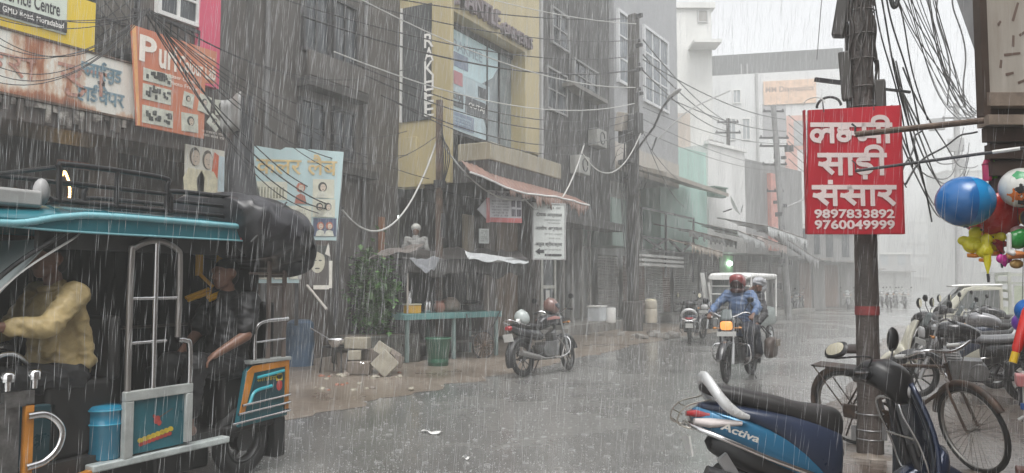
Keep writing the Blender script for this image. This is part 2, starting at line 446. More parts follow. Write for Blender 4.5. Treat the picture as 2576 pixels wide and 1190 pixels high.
# ------------------------------------------------------------------ the ground
def ground_mat(name, c1, c2, rlo, rhi, sc1=.35, bump=.3, brick=False, film=.0):
    m = bpy.data.materials.new(name); m.use_nodes = True
    N, L = m.node_tree.nodes, m.node_tree.links; b = N['Principled BSDF']
    tc = N.new('ShaderNodeTexCoord')
    n1 = N.new('ShaderNodeTexNoise'); n1.inputs['Scale'].default_value = sc1; n1.inputs['Detail'].default_value = 8; n1.inputs['Roughness'].default_value = .62
    n2 = N.new('ShaderNodeTexNoise'); n2.inputs['Scale'].default_value = 16; n2.inputs['Detail'].default_value = 6
    n3 = N.new('ShaderNodeTexVoronoi'); n3.inputs['Scale'].default_value = 11
    for n in (n1, n2, n3): L.new(tc.outputs['Object'], n.inputs['Vector'])
    mr = N.new('ShaderNodeMapRange'); mr.inputs['From Min'].default_value = .36; mr.inputs['From Max'].default_value = .62
    L.new(n1.outputs['Fac'], mr.inputs['Value'])
    mx = N.new('ShaderNodeMix'); mx.data_type = 'RGBA'; mx.inputs['A'].default_value = c1 + (1,); mx.inputs['B'].default_value = c2 + (1,)
    L.new(mr.outputs['Result'], mx.inputs['Factor'])
    mv = N.new('ShaderNodeMix'); mv.data_type = 'RGBA'; mv.blend_type = 'MULTIPLY'; mv.inputs['Factor'].default_value = .55
    cr = N.new('ShaderNodeMapRange'); cr.inputs['From Min'].default_value = .3; cr.inputs['From Max'].default_value = .7; cr.inputs['To Min'].default_value = .45; cr.inputs['To Max'].default_value = 1.25
    L.new(n2.outputs['Fac'], cr.inputs['Value'])
    L.new(mx.outputs['Result'], mv.inputs['A']); L.new(cr.outputs['Result'], mv.inputs['B'])
    col = mv.outputs['Result']
    add = N.new('ShaderNodeMath'); add.operation = 'MULTIPLY_ADD'
    inv = N.new('ShaderNodeMath'); inv.operation = 'SUBTRACT'; inv.inputs[0].default_value = .6; L.new(n3.outputs['Distance'], inv.inputs[1])
    L.new(inv.outputs[0], add.inputs[0]); add.inputs[1].default_value = .6; L.new(n2.outputs['Fac'], add.inputs[2])
    h = add.outputs[0]
    if brick:
        bt = N.new('ShaderNodeTexBrick'); bt.inputs['Scale'].default_value = 1.0
        bt.inputs['Color1'].default_value = (.9, .9, .9, 1); bt.inputs['Color2'].default_value = (.6, .55, .5, 1); bt.inputs['Mortar'].default_value = (.22, .2, .18, 1)
        bt.inputs['Brick Width'].default_value = .22; bt.inputs['Row Height'].default_value = .11; bt.inputs['Mortar Size'].default_value = .008
        nd = N.new('ShaderNodeMix'); nd.data_type = 'RGBA'; nd.inputs['Factor'].default_value = .03
        L.new(tc.outputs['Object'], nd.inputs['A']); L.new(n1.outputs['Color'], nd.inputs['B'])
        L.new(nd.outputs['Result'], bt.inputs['Vector'])
        m2 = N.new('ShaderNodeMix'); m2.data_type = 'RGBA'; m2.blend_type = 'MULTIPLY'; m2.inputs['Factor'].default_value = .9
        L.new(col, m2.inputs['A']); L.new(bt.outputs['Color'], m2.inputs['B']); col = m2.outputs['Result']
        a2 = N.new('ShaderNodeMath'); a2.operation = 'ADD'; L.new(h, a2.inputs[0]); L.new(bt.outputs['Fac'], a2.inputs[1])
        a2b = N.new('ShaderNodeMath'); a2b.operation = 'SUBTRACT'; L.new(h, a2b.inputs[0]); L.new(bt.outputs['Fac'], a2b.inputs[1]); h = a2b.outputs[0]
    L.new(col, b.inputs['Base Color'])
    rr = N.new('ShaderNodeMapRange'); rr.inputs['From Min'].default_value = .35; rr.inputs['From Max'].default_value = .65; rr.inputs['To Min'].default_value = rlo; rr.inputs['To Max'].default_value = rhi
    L.new(n1.outputs['Fac'], rr.inputs['Value']); L.new(rr.outputs['Result'], b.inputs['Roughness'])
    bp = N.new('ShaderNodeBump'); bp.inputs['Distance'].default_value = .03
    bs = N.new('ShaderNodeMapRange'); bs.inputs['From Min'].default_value = .40; bs.inputs['From Max'].default_value = .58; bs.inputs['To Min'].default_value = .03; bs.inputs['To Max'].default_value = bump
    L.new(n1.outputs['Fac'], bs.inputs['Value']); L.new(bs.outputs['Result'], bp.inputs['Strength'])
    L.new(h, bp.inputs['Height']); L.new(bp.outputs['Normal'], b.inputs['Normal'])
    b.inputs['Coat Weight'].default_value = film; b.inputs['Coat Roughness'].default_value = .22; b.inputs['Coat IOR'].default_value = 1.4
    return m
ROADM = ground_mat('wet_road', (.145, .143, .137), (.24, .236, .225), .08, .38, .3, .22, False, .85)
DIRTM = ground_mat('muddy_dirt', (.15, .117, .09), (.22, .185, .152), .25, .6, .5, .5, False, .3)
PAVEM = ground_mat('wet_brick_paving', (.16, .11, .085), (.30, .27, .24), .12, .5, .45, .3, True, .6)

tag(MB().add([(-120, -60, 0), (90, -60, 0), (90, 160, 0), (-120, 160, 0)], [(0, 1, 2, 3)]).obj('road', ROADM, smooth=0), kind='structure')
rv = random.Random(3)
edge = []
for i in range(200):
    y = -4 + i * 0.166
    x = -6.5 + .34 * NZ.noise(V((y * .5, 1, 0))) + .28 * NZ.noise(V((y * 1.7, 5, 0))) + .16 * NZ.noise(V((y * 5, 9, 0))) + (max(0, y - 22) * .14)
    edge.append((x, y))
mb = MB(); n = len(edge)
mb.add([(x, y, .004) for x, y in edge] + [(x - .7, y, .03) for x, y in edge] + [(-13, y, .05) for x, y in edge],
       [(i, i + 1, n + i + 1, n + i) for i in range(n - 1)] + [(n + i, n + i + 1, 2 * n + i + 1, 2 * n + i) for i in range(n - 1)])
tag(mb.obj('dirt_verge', DIRTM, smooth=60), kind='structure')
mb = MB(); pe = []
for i in range(60):
    y = -4 + i * 0.6
    pe.append((-1.12 + .05 * math.sin(i * 1.7) + rv.uniform(-.04, .04), y))
n = len(pe)
mb.add([(x, y, .004) for x, y in pe] + [(x + .12, y, .045) for x, y in pe] + [(6, y, .05) for x, y in pe],
       [(i, i + 1, n + i + 1, n + i) for i in range(n - 1)] + [(n + i, n + i + 1, 2 * n + i + 1, 2 * n + i) for i in range(n - 1)])
tag(mb.obj('pavement', PAVEM, smooth=60), kind='structure')

# ------------------------------------------------------------------ facades: local x runs along the front, -y faces the street
class Fac:
    def __init__(s, A, B, name, label, cat='building'):
        s.A, s.B = V((A[0], A[1], 0)), V((B[0], B[1], 0)); d = s.B - s.A
        s.L = d.length; s.rz = math.atan2(d.y, d.x)
        s.M = Matrix.Translation(s.A) @ Matrix.Rotation(s.rz, 4, 'Z'); s.I = s.M.inverted()
        s.n = (s.M.to_3x3() @ V((0, -1, 0))); s.xd = d.normalized()
        s.root = thing(name, label, cat, s.A, s.rz)
    def uv(s, u, v, off=0.0):
        p = s.I @ hit(u, v, s.A + s.n * off, s.n); return (p.x, p.z)
    def side(s, u, v, x=0.0):            # on the end wall at local x: gives (y, z)
        p = s.I @ hit(u, v, s.M @ V((x, 0, 0)), s.xd); return (p.y, p.z)
    def w(s, x, y, z): return s.M @ V((x, y, z))
    def thing(s, name, label, cat, x, z, off=0.0, group=None):
        return thing(name, label, cat, s.w(x, -off, z), s.rz, group)
def window(fac, parent, x0, x1, z0, z1, y=-.02, frame=None, bars=(1, 1), fw=.06, glass=None, name='window', dep=.08):
    m = MB()
    for xa, xb, za, zb in ((x0 - fw, x0, z0 - fw, z1 + fw), (x1, x1 + fw, z0 - fw, z1 + fw), (x0, x1, z1, z1 + fw), (x0, x1, z0 - fw, z0)): m.bx(xa, xb, y - dep, y + .02, za, zb)
    for i in range(1, bars[0]): 
        xx = x0 + (x1 - x0) * i / bars[0]; m.bx(xx - fw * .35, xx + fw * .35, y - dep * .6, y + .01, z0, z1)
    for j in range(1, bars[1]):
        zz = z0 + (z1 - z0) * j / bars[1]; m.bx(x0, x1, y - dep * .55, y + .005, zz - fw * .3, zz + fw * .3)
    f = m.obj(name, frame or GREYP, parent)
    MB().bx(x0, x1, y - .012, y + .012, z0, z1).obj('pane', glass or GLASS, f)
    return f
def board(fac, name, label, u0, v0, u1, v1, off, face, edge=None, cat='sign', group=None, th=.06, fr=.0):
    x0, z1 = fac.uv(u0, v0, off); x1, z0 = fac.uv(u1, v1, off)
    t = fac.thing(name, label, cat, x0, z0, off, group)
    w, h = x1 - x0, z1 - z0
    MB().bx(0, w, 0, th, 0, h).obj('panel', face, t)
    if fr:
        m = MB()
        for a in ((-fr, 0, -fr, h + fr), (w, w + fr, -fr, h + fr), (0, w, h, h + fr), (0, w, -fr, 0)): m.bx(a[0], a[1], -.02, th + .01, a[2], a[3])
        m.obj('frame', edge or DARKM, t)
    return t, w, h

# ---- building one: two storey shop row at the left edge
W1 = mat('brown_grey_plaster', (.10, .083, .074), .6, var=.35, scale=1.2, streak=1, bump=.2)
INT = mat('dim_interior', (.075, .06, .053), .7, var=.3, scale=1.0)
XL = -11.1
f1 = Fac((XL, 3.2), (XL, 9.62), 'shop_building', 'brown plastered two storey shop row with a deep dark ground floor behind the three wheeler')
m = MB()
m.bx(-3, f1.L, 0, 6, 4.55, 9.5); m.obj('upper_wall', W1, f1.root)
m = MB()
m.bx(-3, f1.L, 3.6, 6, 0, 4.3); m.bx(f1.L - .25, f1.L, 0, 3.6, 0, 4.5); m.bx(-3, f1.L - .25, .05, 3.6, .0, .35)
m.obj('interior_wall', INT, f1.root)
x0, z0 = f1.uv(0, 372); x1, z1 = f1.uv(560, 300)
MB().bx(-3, f1.L + .05, -.55, .6, 3.72, 4.5).obj('ledge', mat('ledge_concrete', (.11, .092, .083), .55, var=.4, scale=1.3, streak=1, bump=.25), f1.root, bevel=.02)
for xx in (0.9, 2.55, 4.4):
    MB().bx(xx, xx + .28, .25, .55, .35, 3.72).obj('pillar', mat('pillar_plaster', (.12, .095, .083), .6, var=.3, scale=2, streak=1), f1.root)
for a, b in ((1.3, 2.3), (2.95, 4.2)):
    m = MB()
    for k in range(5): m.bx(a, b, 3.1, 3.55, .5 + k * .6, .54 + k * .6)
    m.bx(a, a + .05, 3.1, 3.55, .35, 3.2); m.bx(b - .05, b, 3.1, 3.55, .35, 3.2)
    m.obj('shelf', mat('dark_wood', (.07, .045, .035), .5, var=.3), f1.root)
x0, z1 = f1.uv(150, 400, -1.6); x1, z0 = f1.uv(254, 432, -1.6)
MB().bx(x0, x1, 1.6, 1.68, z0, z1).obj('fascia_panel', mat('dull_red_panel', (.24, .075, .05), .5), f1.root)
# lit arch of small bulbs in the dark shop
xa, za = f1.uv(145, 500, -1.2); xb, zb = f1.uv(174, 436, -1.2)
t = f1.thing('light_arch', 'small arch of warm fairy lights glowing in the dark shop', 'lights', xa, za, -1.2)
w, h = xb - xa, zb - za
m = MB(); pts = smoothpath([(0, 0, 0), (0, 0, h * .6), (w * .3, 0, h * .95), (w * .5, 0, h), (w * .85, 0, h * .72), (w, 0, h * .4), (w, 0, 0)], 4)
m.tube(pts, .02, 6); m.obj('arch_frame', RUSTY, t)
m = MB()
for p in pts[::1]: m.ell(p + V((0, -.03, 0)), .022, 6, 4)
m.obj('bulbs', mat('warm_bulbs', (.9, .7, .3), .4, emit=(1, .62, .2), estr=5), t)
# upper floor of building one
x0, z1 = f1.uv(236, -60, 0); x1, z0 = f1.uv(330, 165, 0)
wo = window(f1, f1.root, x0, x1, z0, z1, frame=DARKM, bars=(1, 2), glass=mat('dusty_glass', (.14, .125, .11), .4, var=.4, scale=3))
m = MB(); st = .22
k = -int((z1 - z0) / st)
ln = []
while x0 + k * st < x1:
    for sgn in (1, -1):
        a = V((x0 + k * st, -.06, z0)) if sgn == 1 else V((x0 + k * st, -.075, z1))
        b = a + V(((z1 - z0), 0, (z1 - z0) * sgn))
        t0 = max(0, (x0 - a.x) / (b.x - a.x)); t1 = min(1, (x1 - a.x) / (b.x - a.x))
        if t1 > t0: m.beam(a.lerp(b, t0), a.lerp(b, t1), .012)
    k += 1
m.obj('lattice', DARKM, wo)
x0, z1 = f1.uv(400, -80, 0); x1, z0 = f1.uv(488, 60, 0)
window(f1, f1.root, x0, x1, z0, z1, frame=WHITEP, bars=(2, 2), glass=GLASS, fw=.07)
x0, z1 = f1.uv(500, -60, .06); x1, z0 = f1.uv(545, 225, .06)
MB().bx(x0, x1, -.12, .02, z0, z1).obj('pink_cladding', mat('pink_cladding', (.62, .075, .15), .4, var=.12, scale=2, streak=1), f1.root)
# balcony railing with two dark drums behind the orange sign
x0, z1 = f1.uv(335, 20, .5); x1, z0 = f1.uv(500, 165, .5)
m = MB(); m.bx(x0, x1, -.52, -.47, z1 - .05, z1); m.bx(x0, x1, -.52, -.47, z0, z0 + .05)
for i in range(10):
    xx = x0 + (x1 - x0) * i / 9; m.bx(xx - .012, xx + .012, -.505, -.485, z0, z1)
m.bx(x0, x1, -.55, 0, z0 - .12, z0 - .02)
m.obj('balcony_railing', DARKM, f1.root)

# yellow service centre sign
YEL = mat('yellow_sign_paint', (.72, .52, .03), .4, var=.1, scale=2, streak=1)
t, w, h = board(f1, 'service_sign', 'yellow and white service centre sign board above the rusty sign', -110, -110, 236, 168, .35, YEL, cat='sign')
PALE = mat('pale_green_white', (.60, .66, .58), .4, var=.08)
BLK = mat('black_lettering', (.025, .025, .03), .5, var=.1)
WHT = mat('white_lettering', (.75, .74, .71), .5, var=.08)
def loc(fac, t, u, v, off):
    p = t.matrix_basis.inverted() @ hit(u, v, fac.A + fac.n * off, fac.n); return p.x, p.z
xa, za = loc(f1, t, 2, 20, .35); xb, zb = loc(f1, t, 166, 40, .35); 
MB().bx(.08, xb, -.02, .0, zb - .28, h - .08).obj('white_panel', PALE, t)
xk, zk = loc(f1, t, 160, 65, .35)
MB().bx(.08, xb, -.035, -.005, zk - .1, zb - .1).obj('black_band', BLK, t)
m = MB(); txt(m, 'GMD Road, Moradabad', xa, xb - .05, zk - .075, zb - .13, -.04, .018); m.obj('lettering', WHT, t)
m = MB(); txt(m, 'l Service Centre', xa - .05, xb - .10, zb - .05, zb + .15, -.024, .02); txt(m, 'are', xa + (xb - xa) * .3, xa + (xb - xa) * .62, zb + .20, zb + .46, -.024, .03); m.obj('lettering', BLK, t)

# rusty plywood sign
RUSTX = f1.uv(128, 200, .62)[0] - f1.uv(-150, 200, .62)[0]
def rust_mat():
    m = mat('rusted_sign_paint', (.74, .72, .66), .42, var=.05, scale=1.0)
    N, L = m.node_tree.nodes, m.node_tree.links; b = N['Principled BSDF']
    tc = N.new('ShaderNodeTexCoord'); mp = N.new('ShaderNodeMapping'); mp.inputs['Scale'].default_value = (1.5, 1.0, .5); mp.inputs['Location'].default_value = (3.0, 0, 0.5)
    n = N.new('ShaderNodeTexNoise'); n.inputs['Scale'].default_value = 1.5; n.inputs['Detail'].default_value = 10; n.inputs['Roughness'].default_value = .68
    L.new(tc.outputs['Object'], mp.inputs['Vector']); L.new(mp.outputs['Vector'], n.inputs['Vector'])
    sx = N.new('ShaderNodeSeparateXYZ'); L.new(tc.outputs['Object'], sx.inputs['Vector'])
    # rust hugs the top edge and one wide run down the middle of the old board
    g = N.new('ShaderNodeMath'); g.operation = 'SUBTRACT'; L.new(sx.outputs['X'], g.inputs[0]); g.inputs[1].default_value = RUSTX
    ab = N.new('ShaderNodeMath'); ab.operation = 'ABSOLUTE'; L.new(g.outputs[0], ab.inputs[0])
    r1 = N.new('ShaderNodeMapRange'); r1.inputs['From Min'].default_value = .1; r1.inputs['From Max'].default_value = .75; r1.inputs['To Min'].default_value = .3; r1.inputs['To Max'].default_value = 0
    L.new(ab.outputs[0], r1.inputs['Value'])
    r2 = N.new('ShaderNodeMapRange'); r2.inputs['From Min'].default_value = 1.0; r2.inputs['From Max'].default_value = 1.35; r2.inputs['To Min'].default_value = 0; r2.inputs['To Max'].default_value = .22
    L.new(sx.outputs['Z'], r2.inputs['Value'])
    r3 = N.new('ShaderNodeMapRange'); r3.inputs['From Min'].default_value = .0; r3.inputs['From Max'].default_value = .14; r3.inputs['To Min'].default_value = .2; r3.inputs['To Max'].default_value = 0
    L.new(sx.outputs['Z'], r3.inputs['Value'])
    s1 = N.new('ShaderNodeMath'); s1.operation = 'ADD'; L.new(n.outputs['Fac'], s1.inputs[0]); L.new(r1.outputs['Result'], s1.inputs[1])
    s2 = N.new('ShaderNodeMath'); s2.operation = 'ADD'; L.new(s1.outputs[0], s2.inputs[0]); L.new(r2.outputs['Result'], s2.inputs[1])
    s3 = N.new('ShaderNodeMath'); s3.operation = 'ADD'; L.new(s2.outputs[0], s3.inputs[0]); L.new(r3.outputs['Result'], s3.inputs[1])
    cr = N.new('ShaderNodeValToRGB'); e = cr.color_ramp.elements
    e[0].position = .66; e[0].color = (.70, .69, .63, 1); e[1].position = 1.0; e[1].color = (.09, .045, .035, 1)
    k = e.new(.72); k.color = (.58, .44, .33, 1); k = e.new(.8); k.color = (.34, .13, .06, 1)
    L.new(s3.outputs[0], cr.inputs['Fac']); L.new(cr.outputs['Color'], b.inputs['Base Color'])
    return m
t, w, h = board(f1, 'rusty_sign', 'long white plywood shop sign with heavy rust stains and faded blue lettering', -150, 30, 338, 300, .62, rust_mat(), fr=.03, edge=RUSTY)
BLU = mat('faded_blue_lettering', (.14, .23, .28), .5, var=.35, scale=9)
xa, za = loc(f1, t, 200, 235, .62); xb, zb = loc(f1, t, 306, 190, .62)
m = MB()
devtext(m, ['phalf', 'l', 'aa', 'I', 'v', 'u', 'd'], xa, xb, h * .60, h * .80, -.012, .034)
devtext(m, ['h', 'aa', 'r', 'd', 'v', 'e', 'y', 'r'][:2] + ['d', 'reph', 'v', 'e', 'y', 'r'], xa - .05, xb + .05, h * .16, h * .37, -.012, .034)
m.obj('lettering', BLU, t)
m = MB(); devtext(m, ['E', 'v', 'dot'], xa + (xb - xa) * .4, xa + (xb - xa) * .58, h * .465, h * .53, -.012, .018); m.obj('lettering', BLK, t)
m = MB()
devtext(m, ['h', 'r', 'aa'], .5, 1.15, h * .3, h * .6, -.012, .04)
devtext(m, ['r', 'u', 'aa'], 1.45, 2.2, h * .3, h * .68, -.012, .05)
m.obj('worn_lettering', mat('rust_lettering', (.42, .22, .17), .6, var=.5, scale=12), t)
# broken strip of board hanging under it
m = MB(); rr = random.Random(5)
for i in range(26):
    xx = .1 + i * (w - .2) / 26; m.bx(xx, xx + (w - .2) / 26 * rr.uniform(.7, 1.05), .0, .03, -.06 - rr.uniform(.02, .26), -.04)
m.obj('broken_strip', mat('peeling_board', (.10, .085, .075), .6, col2=(.40, .38, .34), scale=4, lo=.52, hi=.66), t)

# orange colour lab sign, leaning out
ORG = mat('faded_orange_print', (.56, .165, .09), .45, var=.12, scale=1.2, streak=1, col2=(.58, .23, .13))
x0, z1 = f1.uv(333, 62, .75); x1, z1b = f1.uv(545, 150, .75); xr, z0 = f1.uv(350, 316, .75); xs, z0b = f1.uv(520, 352, .75)
t = f1.thing('colour_lab_sign', 'orange photo lab sign with white lettering and small photographs', 'sign', x0, z0, .75)
H = z1 - z0; Wd = x1 - x0
m = MB(); ol = [(.14, 0), (Wd * .86, 0), (Wd * .86, H * .62), (Wd, H * .64), (Wd, H * 1.0), (0, H)]
m.prism(ol, 0, .05); m.obj('panel', ORG, t)
MB().prism([(-.01, H * 1.0), (.13, 0), (.17, 0), (.05, H)], -.012, -.002).obj('pale_edge', mat('pale_orange_print', (.72, .38, .16), .45), t)
CRM = mat('cream_print', (.80, .74, .66), .5, var=.1)
m = MB(); txt(m, 'P', .12, .42, H * .66, H * .93, -.012, .03); txt(m, 'uri', .46, Wd * .50, H * .64, H * .91, -.012, .03); txt(m, 'Colour Lab', Wd * .53, Wd * .985, H * .665, H * .84, -.012, .02)
txt(m, 'Laser Colour', Wd * .42, Wd * .76, H * .57, H * .61, -.012, .01); txt(m, 'Photo Frame', Wd * .42, Wd * .76, H * .50, H * .54, -.012, .01);
m.obj('lettering', CRM, t)
PICW = mat('photo_paper', (.55, .56, .48), .45, var=.25, scale=9)
PICD = mat('photo_dark', (.055, .06, .055), .5, var=.5, scale=14)
SKINP = mat('photo_skin', (.56, .47, .38), .5, var=.15, scale=6)
def photo(parent, x0, x1, z0, z1, y, seed, rot=0.0, paper=None, hair=None, cloth=None, two=False):
    """one printed picture: paper, then flat printed shapes of a head, hair and shoulders"""
    q = random.Random(seed); c = V(((x0 + x1) / 2, 0, (z0 + z1) / 2)); Mx = Matrix.Translation((c.x, 0, c.z)) @ Matrix.Rotation(rot, 4, 'Y')
    w, h = (x1 - x0) / 2, (z1 - z0) / 2
    p = MB().bx(-w, w, y - .006, y, -h, h, Mx).obj('photograph', paper or PICW, parent)
    e = lambda cx, cz, rx, rz: [(cx + rx * math.cos(2 * math.pi * k / 14), cz + rz * math.sin(2 * math.pi * k / 14)) for k in range(14)]
    for sx in ((-.38 * w, .38 * w) if two else (q.uniform(-.15, .15) * w,)):
        r = min(w, h) * (.3 if two else .36)
        MB().prism(e(sx, .18 * h, r * 1.25, r * 1.45), y - .010, y - .007, Mx).obj('printed_hair', hair or PICD, p)
        MB().prism([(sx - r * 1.7, -.96 * h), (sx + r * 1.7, -.96 * h), (sx + r * 1.2, -.4 * h), (sx, -.25 * h), (sx - r * 1.2, -.4 * h)], y - .0135, y - .0105, Mx).obj('printed_clothes', cloth or PICW, p)
        MB().prism(e(sx + .05 * w, .12 * h, r * .78, r * 1.05), y - .017, y - .014, Mx).obj('printed_face', SKINP, p)
        f = MB()
        f.prism(e(sx + .05 * w - r * .3, .2 * h, r * .13, r * .08), y - .0195, y - .0175, Mx); f.prism(e(sx + .05 * w + r * .3, .2 * h, r * .13, r * .08), y - .0195, y - .0175, Mx); f.prism(e(sx + .05 * w, .12 * h - r * .55, r * .24, r * .08), y - .0195, y - .0175, Mx)
        f.obj('printed_features', PICD, p)
    return p
for a in ((.2, .62, .47, .60), (.2, .62, .28, .44), (.2, .66, .04, .22)):
    p = MB().bx(a[0], a[1] + .08, -.008, -.001, H * a[2], H * a[3]).obj('photograph', PICW, t)
    q = random.Random(int(a[2] * 100)); m = MB()
    for k in range(16):
        xx = q.uniform(a[0] + .04, a[1] + .02); zz = q.uniform(H * a[2] + .03, H * a[3] - .06); m.bx(xx, xx + q.uniform(.03, .08), -.0125 - .0003 * k, -.009, zz, zz + q.uniform(.03, .07))
    m.obj('printed_group', PICD, p)
photo(t, .92, 1.12, H * .30, H * .46, -.001, 3, .12); photo(t, 1.22, 1.46, H * .28, H * .48, -.001, 4, .15); photo(t, 1.55, 1.80, H * .3, H * .47, -.001, 5, -.1)
photo(t, .90, 1.22, H * .04, H * .24, -.001, 6, -.05); photo(t, 1.42, 1.66, H * .13, H * .27, -.001, 7, .6)
m = MB(); scrawl(m, 1.3, 1.75, H * .02, H * .10, -.012, 2, 8); scrawl(m, Wd * .68, Wd * .97, H * .88, H * .925, -.012, 1, 9); m.obj('worn_lettering', CRM, t)

# narrow poster of two standing women under the ledge
x0, z1 = f1.uv(468, 362, .6); x1, z0 = f1.uv(562, 528, .6)
t = f1.thing('two_women_poster', 'narrow pale poster of two women with a red side hanging from the ledge', 'poster', x0, z0, .6)
w, h = x1 - x0, z1 - z0
MB().bx(0, w, 0, .03, 0, h).obj('panel', mat('pale_poster', (.66, .64, .56), .45, var=.08), t)
MB().prism([(w * .62, 0), (w * .78, 0), (w * .84, h * .9), (w * .72, h * .95), (w * .66, h * .55), (w * .52, h * .4)], -.006, 0).obj('red_print', mat('red_print', (.62, .13, .05), .5), t)
MB().bx(w * .84, w, -.006, 0, h * .3, h * .9).obj('pale_blue_print', mat('pale_blue_print', (.5, .6, .64), .5), t)
for cx, cz, s in ((.22, .80, 1.0), (.55, .78, 1.05)):
    e = lambda ax, az, rx, rz: [(ax + rx * math.cos(2 * math.pi * k / 16), az + rz * math.sin(2 * math.pi * k / 16)) for k in range(16)]
    MB().prism(e(w * cx, h * cz + .02, .10 * s, .155 * s), -.008, -.001).obj('printed_hair', mat('sepia_hair', (.13, .115, .09), .5, var=.4, scale=14), t)
    MB().prism([(w * cx - .16, 0), (w * cx + .17, 0), (w * cx + .2, h * .5), (w * cx + .12, h * .62), (w * cx - .12, h * .62), (w * cx - .22, h * .45)], -.013, -.008).obj('printed_sari', mat('cream_sari_print', (.62, .58, .42), .5, var=.2, scale=8), t)
    MB().prism(e(w * cx + .01, h * cz, .085 * s, .125 * s), -.018, -.013).obj('printed_face', SKINP, t)
    f = MB()
    for dx in (-.03, .035): f.prism(e(w * cx + dx, h * cz + .02, .011, .005), -.021, -.018)
    f.prism(e(w * cx + .005, h * cz - .06, .017, .005), -.021, -.018); f.obj('printed_features', PICD, t)

# ---- building two: grey cement front
W2 = mat('rain_streaked_cement', (.085, .077, .07), .55, var=.42, scale=1.1, streak=1, bump=.2, lo=.3, hi=.7)
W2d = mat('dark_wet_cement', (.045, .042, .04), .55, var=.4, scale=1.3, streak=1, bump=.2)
f2 = Fac((XL, 10.35), (XL, 15.0), 'cement_building', 'tall bare grey cement building with rain stained front between the orange sign and yellow shop')
MB().bx(0, f2.L, 0, 6, 0, 10.5).obj('wall', W2, f2.root)
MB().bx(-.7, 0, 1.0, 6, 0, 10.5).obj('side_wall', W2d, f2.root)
MB().bx(-.9, -.05, .25, .75, 4.6, 10.5).obj('drain_shaft', mat('shaft_cement', (.10, .095, .088), .5, var=.4, scale=2, streak=1), f2.root)
x0, z1 = f2.uv(690, -40); x1, z0 = f2.uv(860, 370)
m = MB(); zc = f2.uv(760, 210)[1]
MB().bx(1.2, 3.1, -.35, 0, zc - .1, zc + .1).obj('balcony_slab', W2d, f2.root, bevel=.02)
MB().bx(1.2, 3.1, -.35, -.27, zc + .1, zc + .62).obj('balcony_parapet', W2, f2.root, bevel=.02)
for a, b in ((1.35, 2.05), (2.25, 2.95)): window(f2, f2.root, a, b, zc + .75, zc + 2.0, frame=DARKM, bars=(2, 1))
for a, b in ((1.3, 1.95), (2.3, 2.9)): window(f2, f2.root, a, b, zc - 1.35, zc - .35, frame=DARKM, bars=(2, 1))
MB().bx(.2, 3.6, -.25, 0, zc - 1.72, zc - 1.56).obj('ledge', W2d, f2.root)
m = MB()
for xx in (3.3, .35): m.tube([(xx, -.07, .2), (xx, -.07, 9.5)], .05, 10)
m.obj('drain_pipe', mat('grey_pipe', (.13, .13, .13), .4), f2.root)
MB().bx(.3, 2.2, -.03, .0, .05, 2.6).obj('shutter', mat('brown_shutter', (.1, .08, .07), .5, var=.3, scale=3, streak=1), f2.root)

# ---- building three: yellow garment shop that juts forward
YW = mat('cream_yellow_paint', (.42, .355, .20), .42, var=.16, scale=1.0, streak=1, bump=.06)
f3 = Fac((-9.65, 15.05), (-9.65, 19.75), 'garment_shop', 'yellow framed garment shop jutting forward over a dark street front with a big show window')
L3 = f3.L
xw0, zt = f3.uv(1142, 30); xw1, zb = f3.uv(1322, 330)
zt, zl = f3.uv(1142, 28)[1], f3.uv(1136, 318)[1]
yb, _ = f3.side(1003, 200)
yp0, ypt = f3.side(1016, 22); yp1, ypb = f3.side(1085, 300)
m = MB()
m.bx(0, xw0, 0, 1.2, 3.9, 10.5); m.bx(xw1, L3, 0, 1.2, zl, 10.5); m.bx(xw0, xw1, 0, 1.2, zt, 10.5)
m.bx(0, .35, 1.2, yb, 3.9, 10.5)
m.obj('yellow_frame', YW, f3.root, bevel=.015)
MB().bx(.35, L3, 1.25, 6, 3.9, 10.5).obj('wall', W2d, f3.root)
MB().bx(-.06, .32, yb * .62, yb + .03, 3.85, 5.05).obj('yellow_fin', YW, f3.root, bevel=.01)
# dark glass on the end wall with letters running down
p = MB().bx(-.03, 0, yp1, yp0, ypb, ypt).obj('side_pane', mat('side_glass', (.075, .08, .082), .18, var=.3, scale=2, streak=1), f3.root)
m = MB(); ME = Matrix.Translation((-.035, 0, 0)) @ Matrix.Rotation(R(-90), 4, 'Z')
for i, c in enumerate('RAKHEE'):
    zz = f3.side(1072, 104 + i * 34.5)[1]
    yy = f3.side(1078, 104 + i * 34.5)[0]
    txt(m, c, -yy - .1, -yy + .17, zz - .17, zz + .17, 0, .012, M=ME)
m.obj('lettering', WHT, p)
MB().bx(-.05, .0, yp0 + .02, yp0 + .07, ypb, ypt).obj('trim', WHITEP, f3.root)
# show window
SG = mat('show_window_glass', (.22, .255, .27), .12, var=.3, scale=1.3)
g = MB().bx(xw0, xw1, .45, .47, zl, zt).obj('show_window', SG, f3.root)
m = MB()
for a in (.62, .8): m.bx(xw0 + (xw1 - xw0) * a - .02, xw0 + (xw1 - xw0) * a + .02, .40, .449, zl, zt)
m.bx(xw0, xw1, .39, .448, zl, zl + .08); m.bx(xw0, xw1, .39, .448, zt - .16, zt)
m.obj('mullion', DARKM, g)
BAN = mat('pale_blue_banner', (.50, .66, .70), .35, var=.12, scale=1.0, lo=.3)
Wn, Hn = xw1 - xw0, zt - zl
X = lambda f: xw0 + Wn * f
Z = lambda f: zl + Hn * f
MB().prism([(X(0), Z(.56)), (X(.55), Z(.56)), (X(.70), Z(.66)), (X(.78), Z(.78)), (X(.78), Z(.94)), (X(0), Z(.94))], .425, .44).obj('banner', BAN, g)
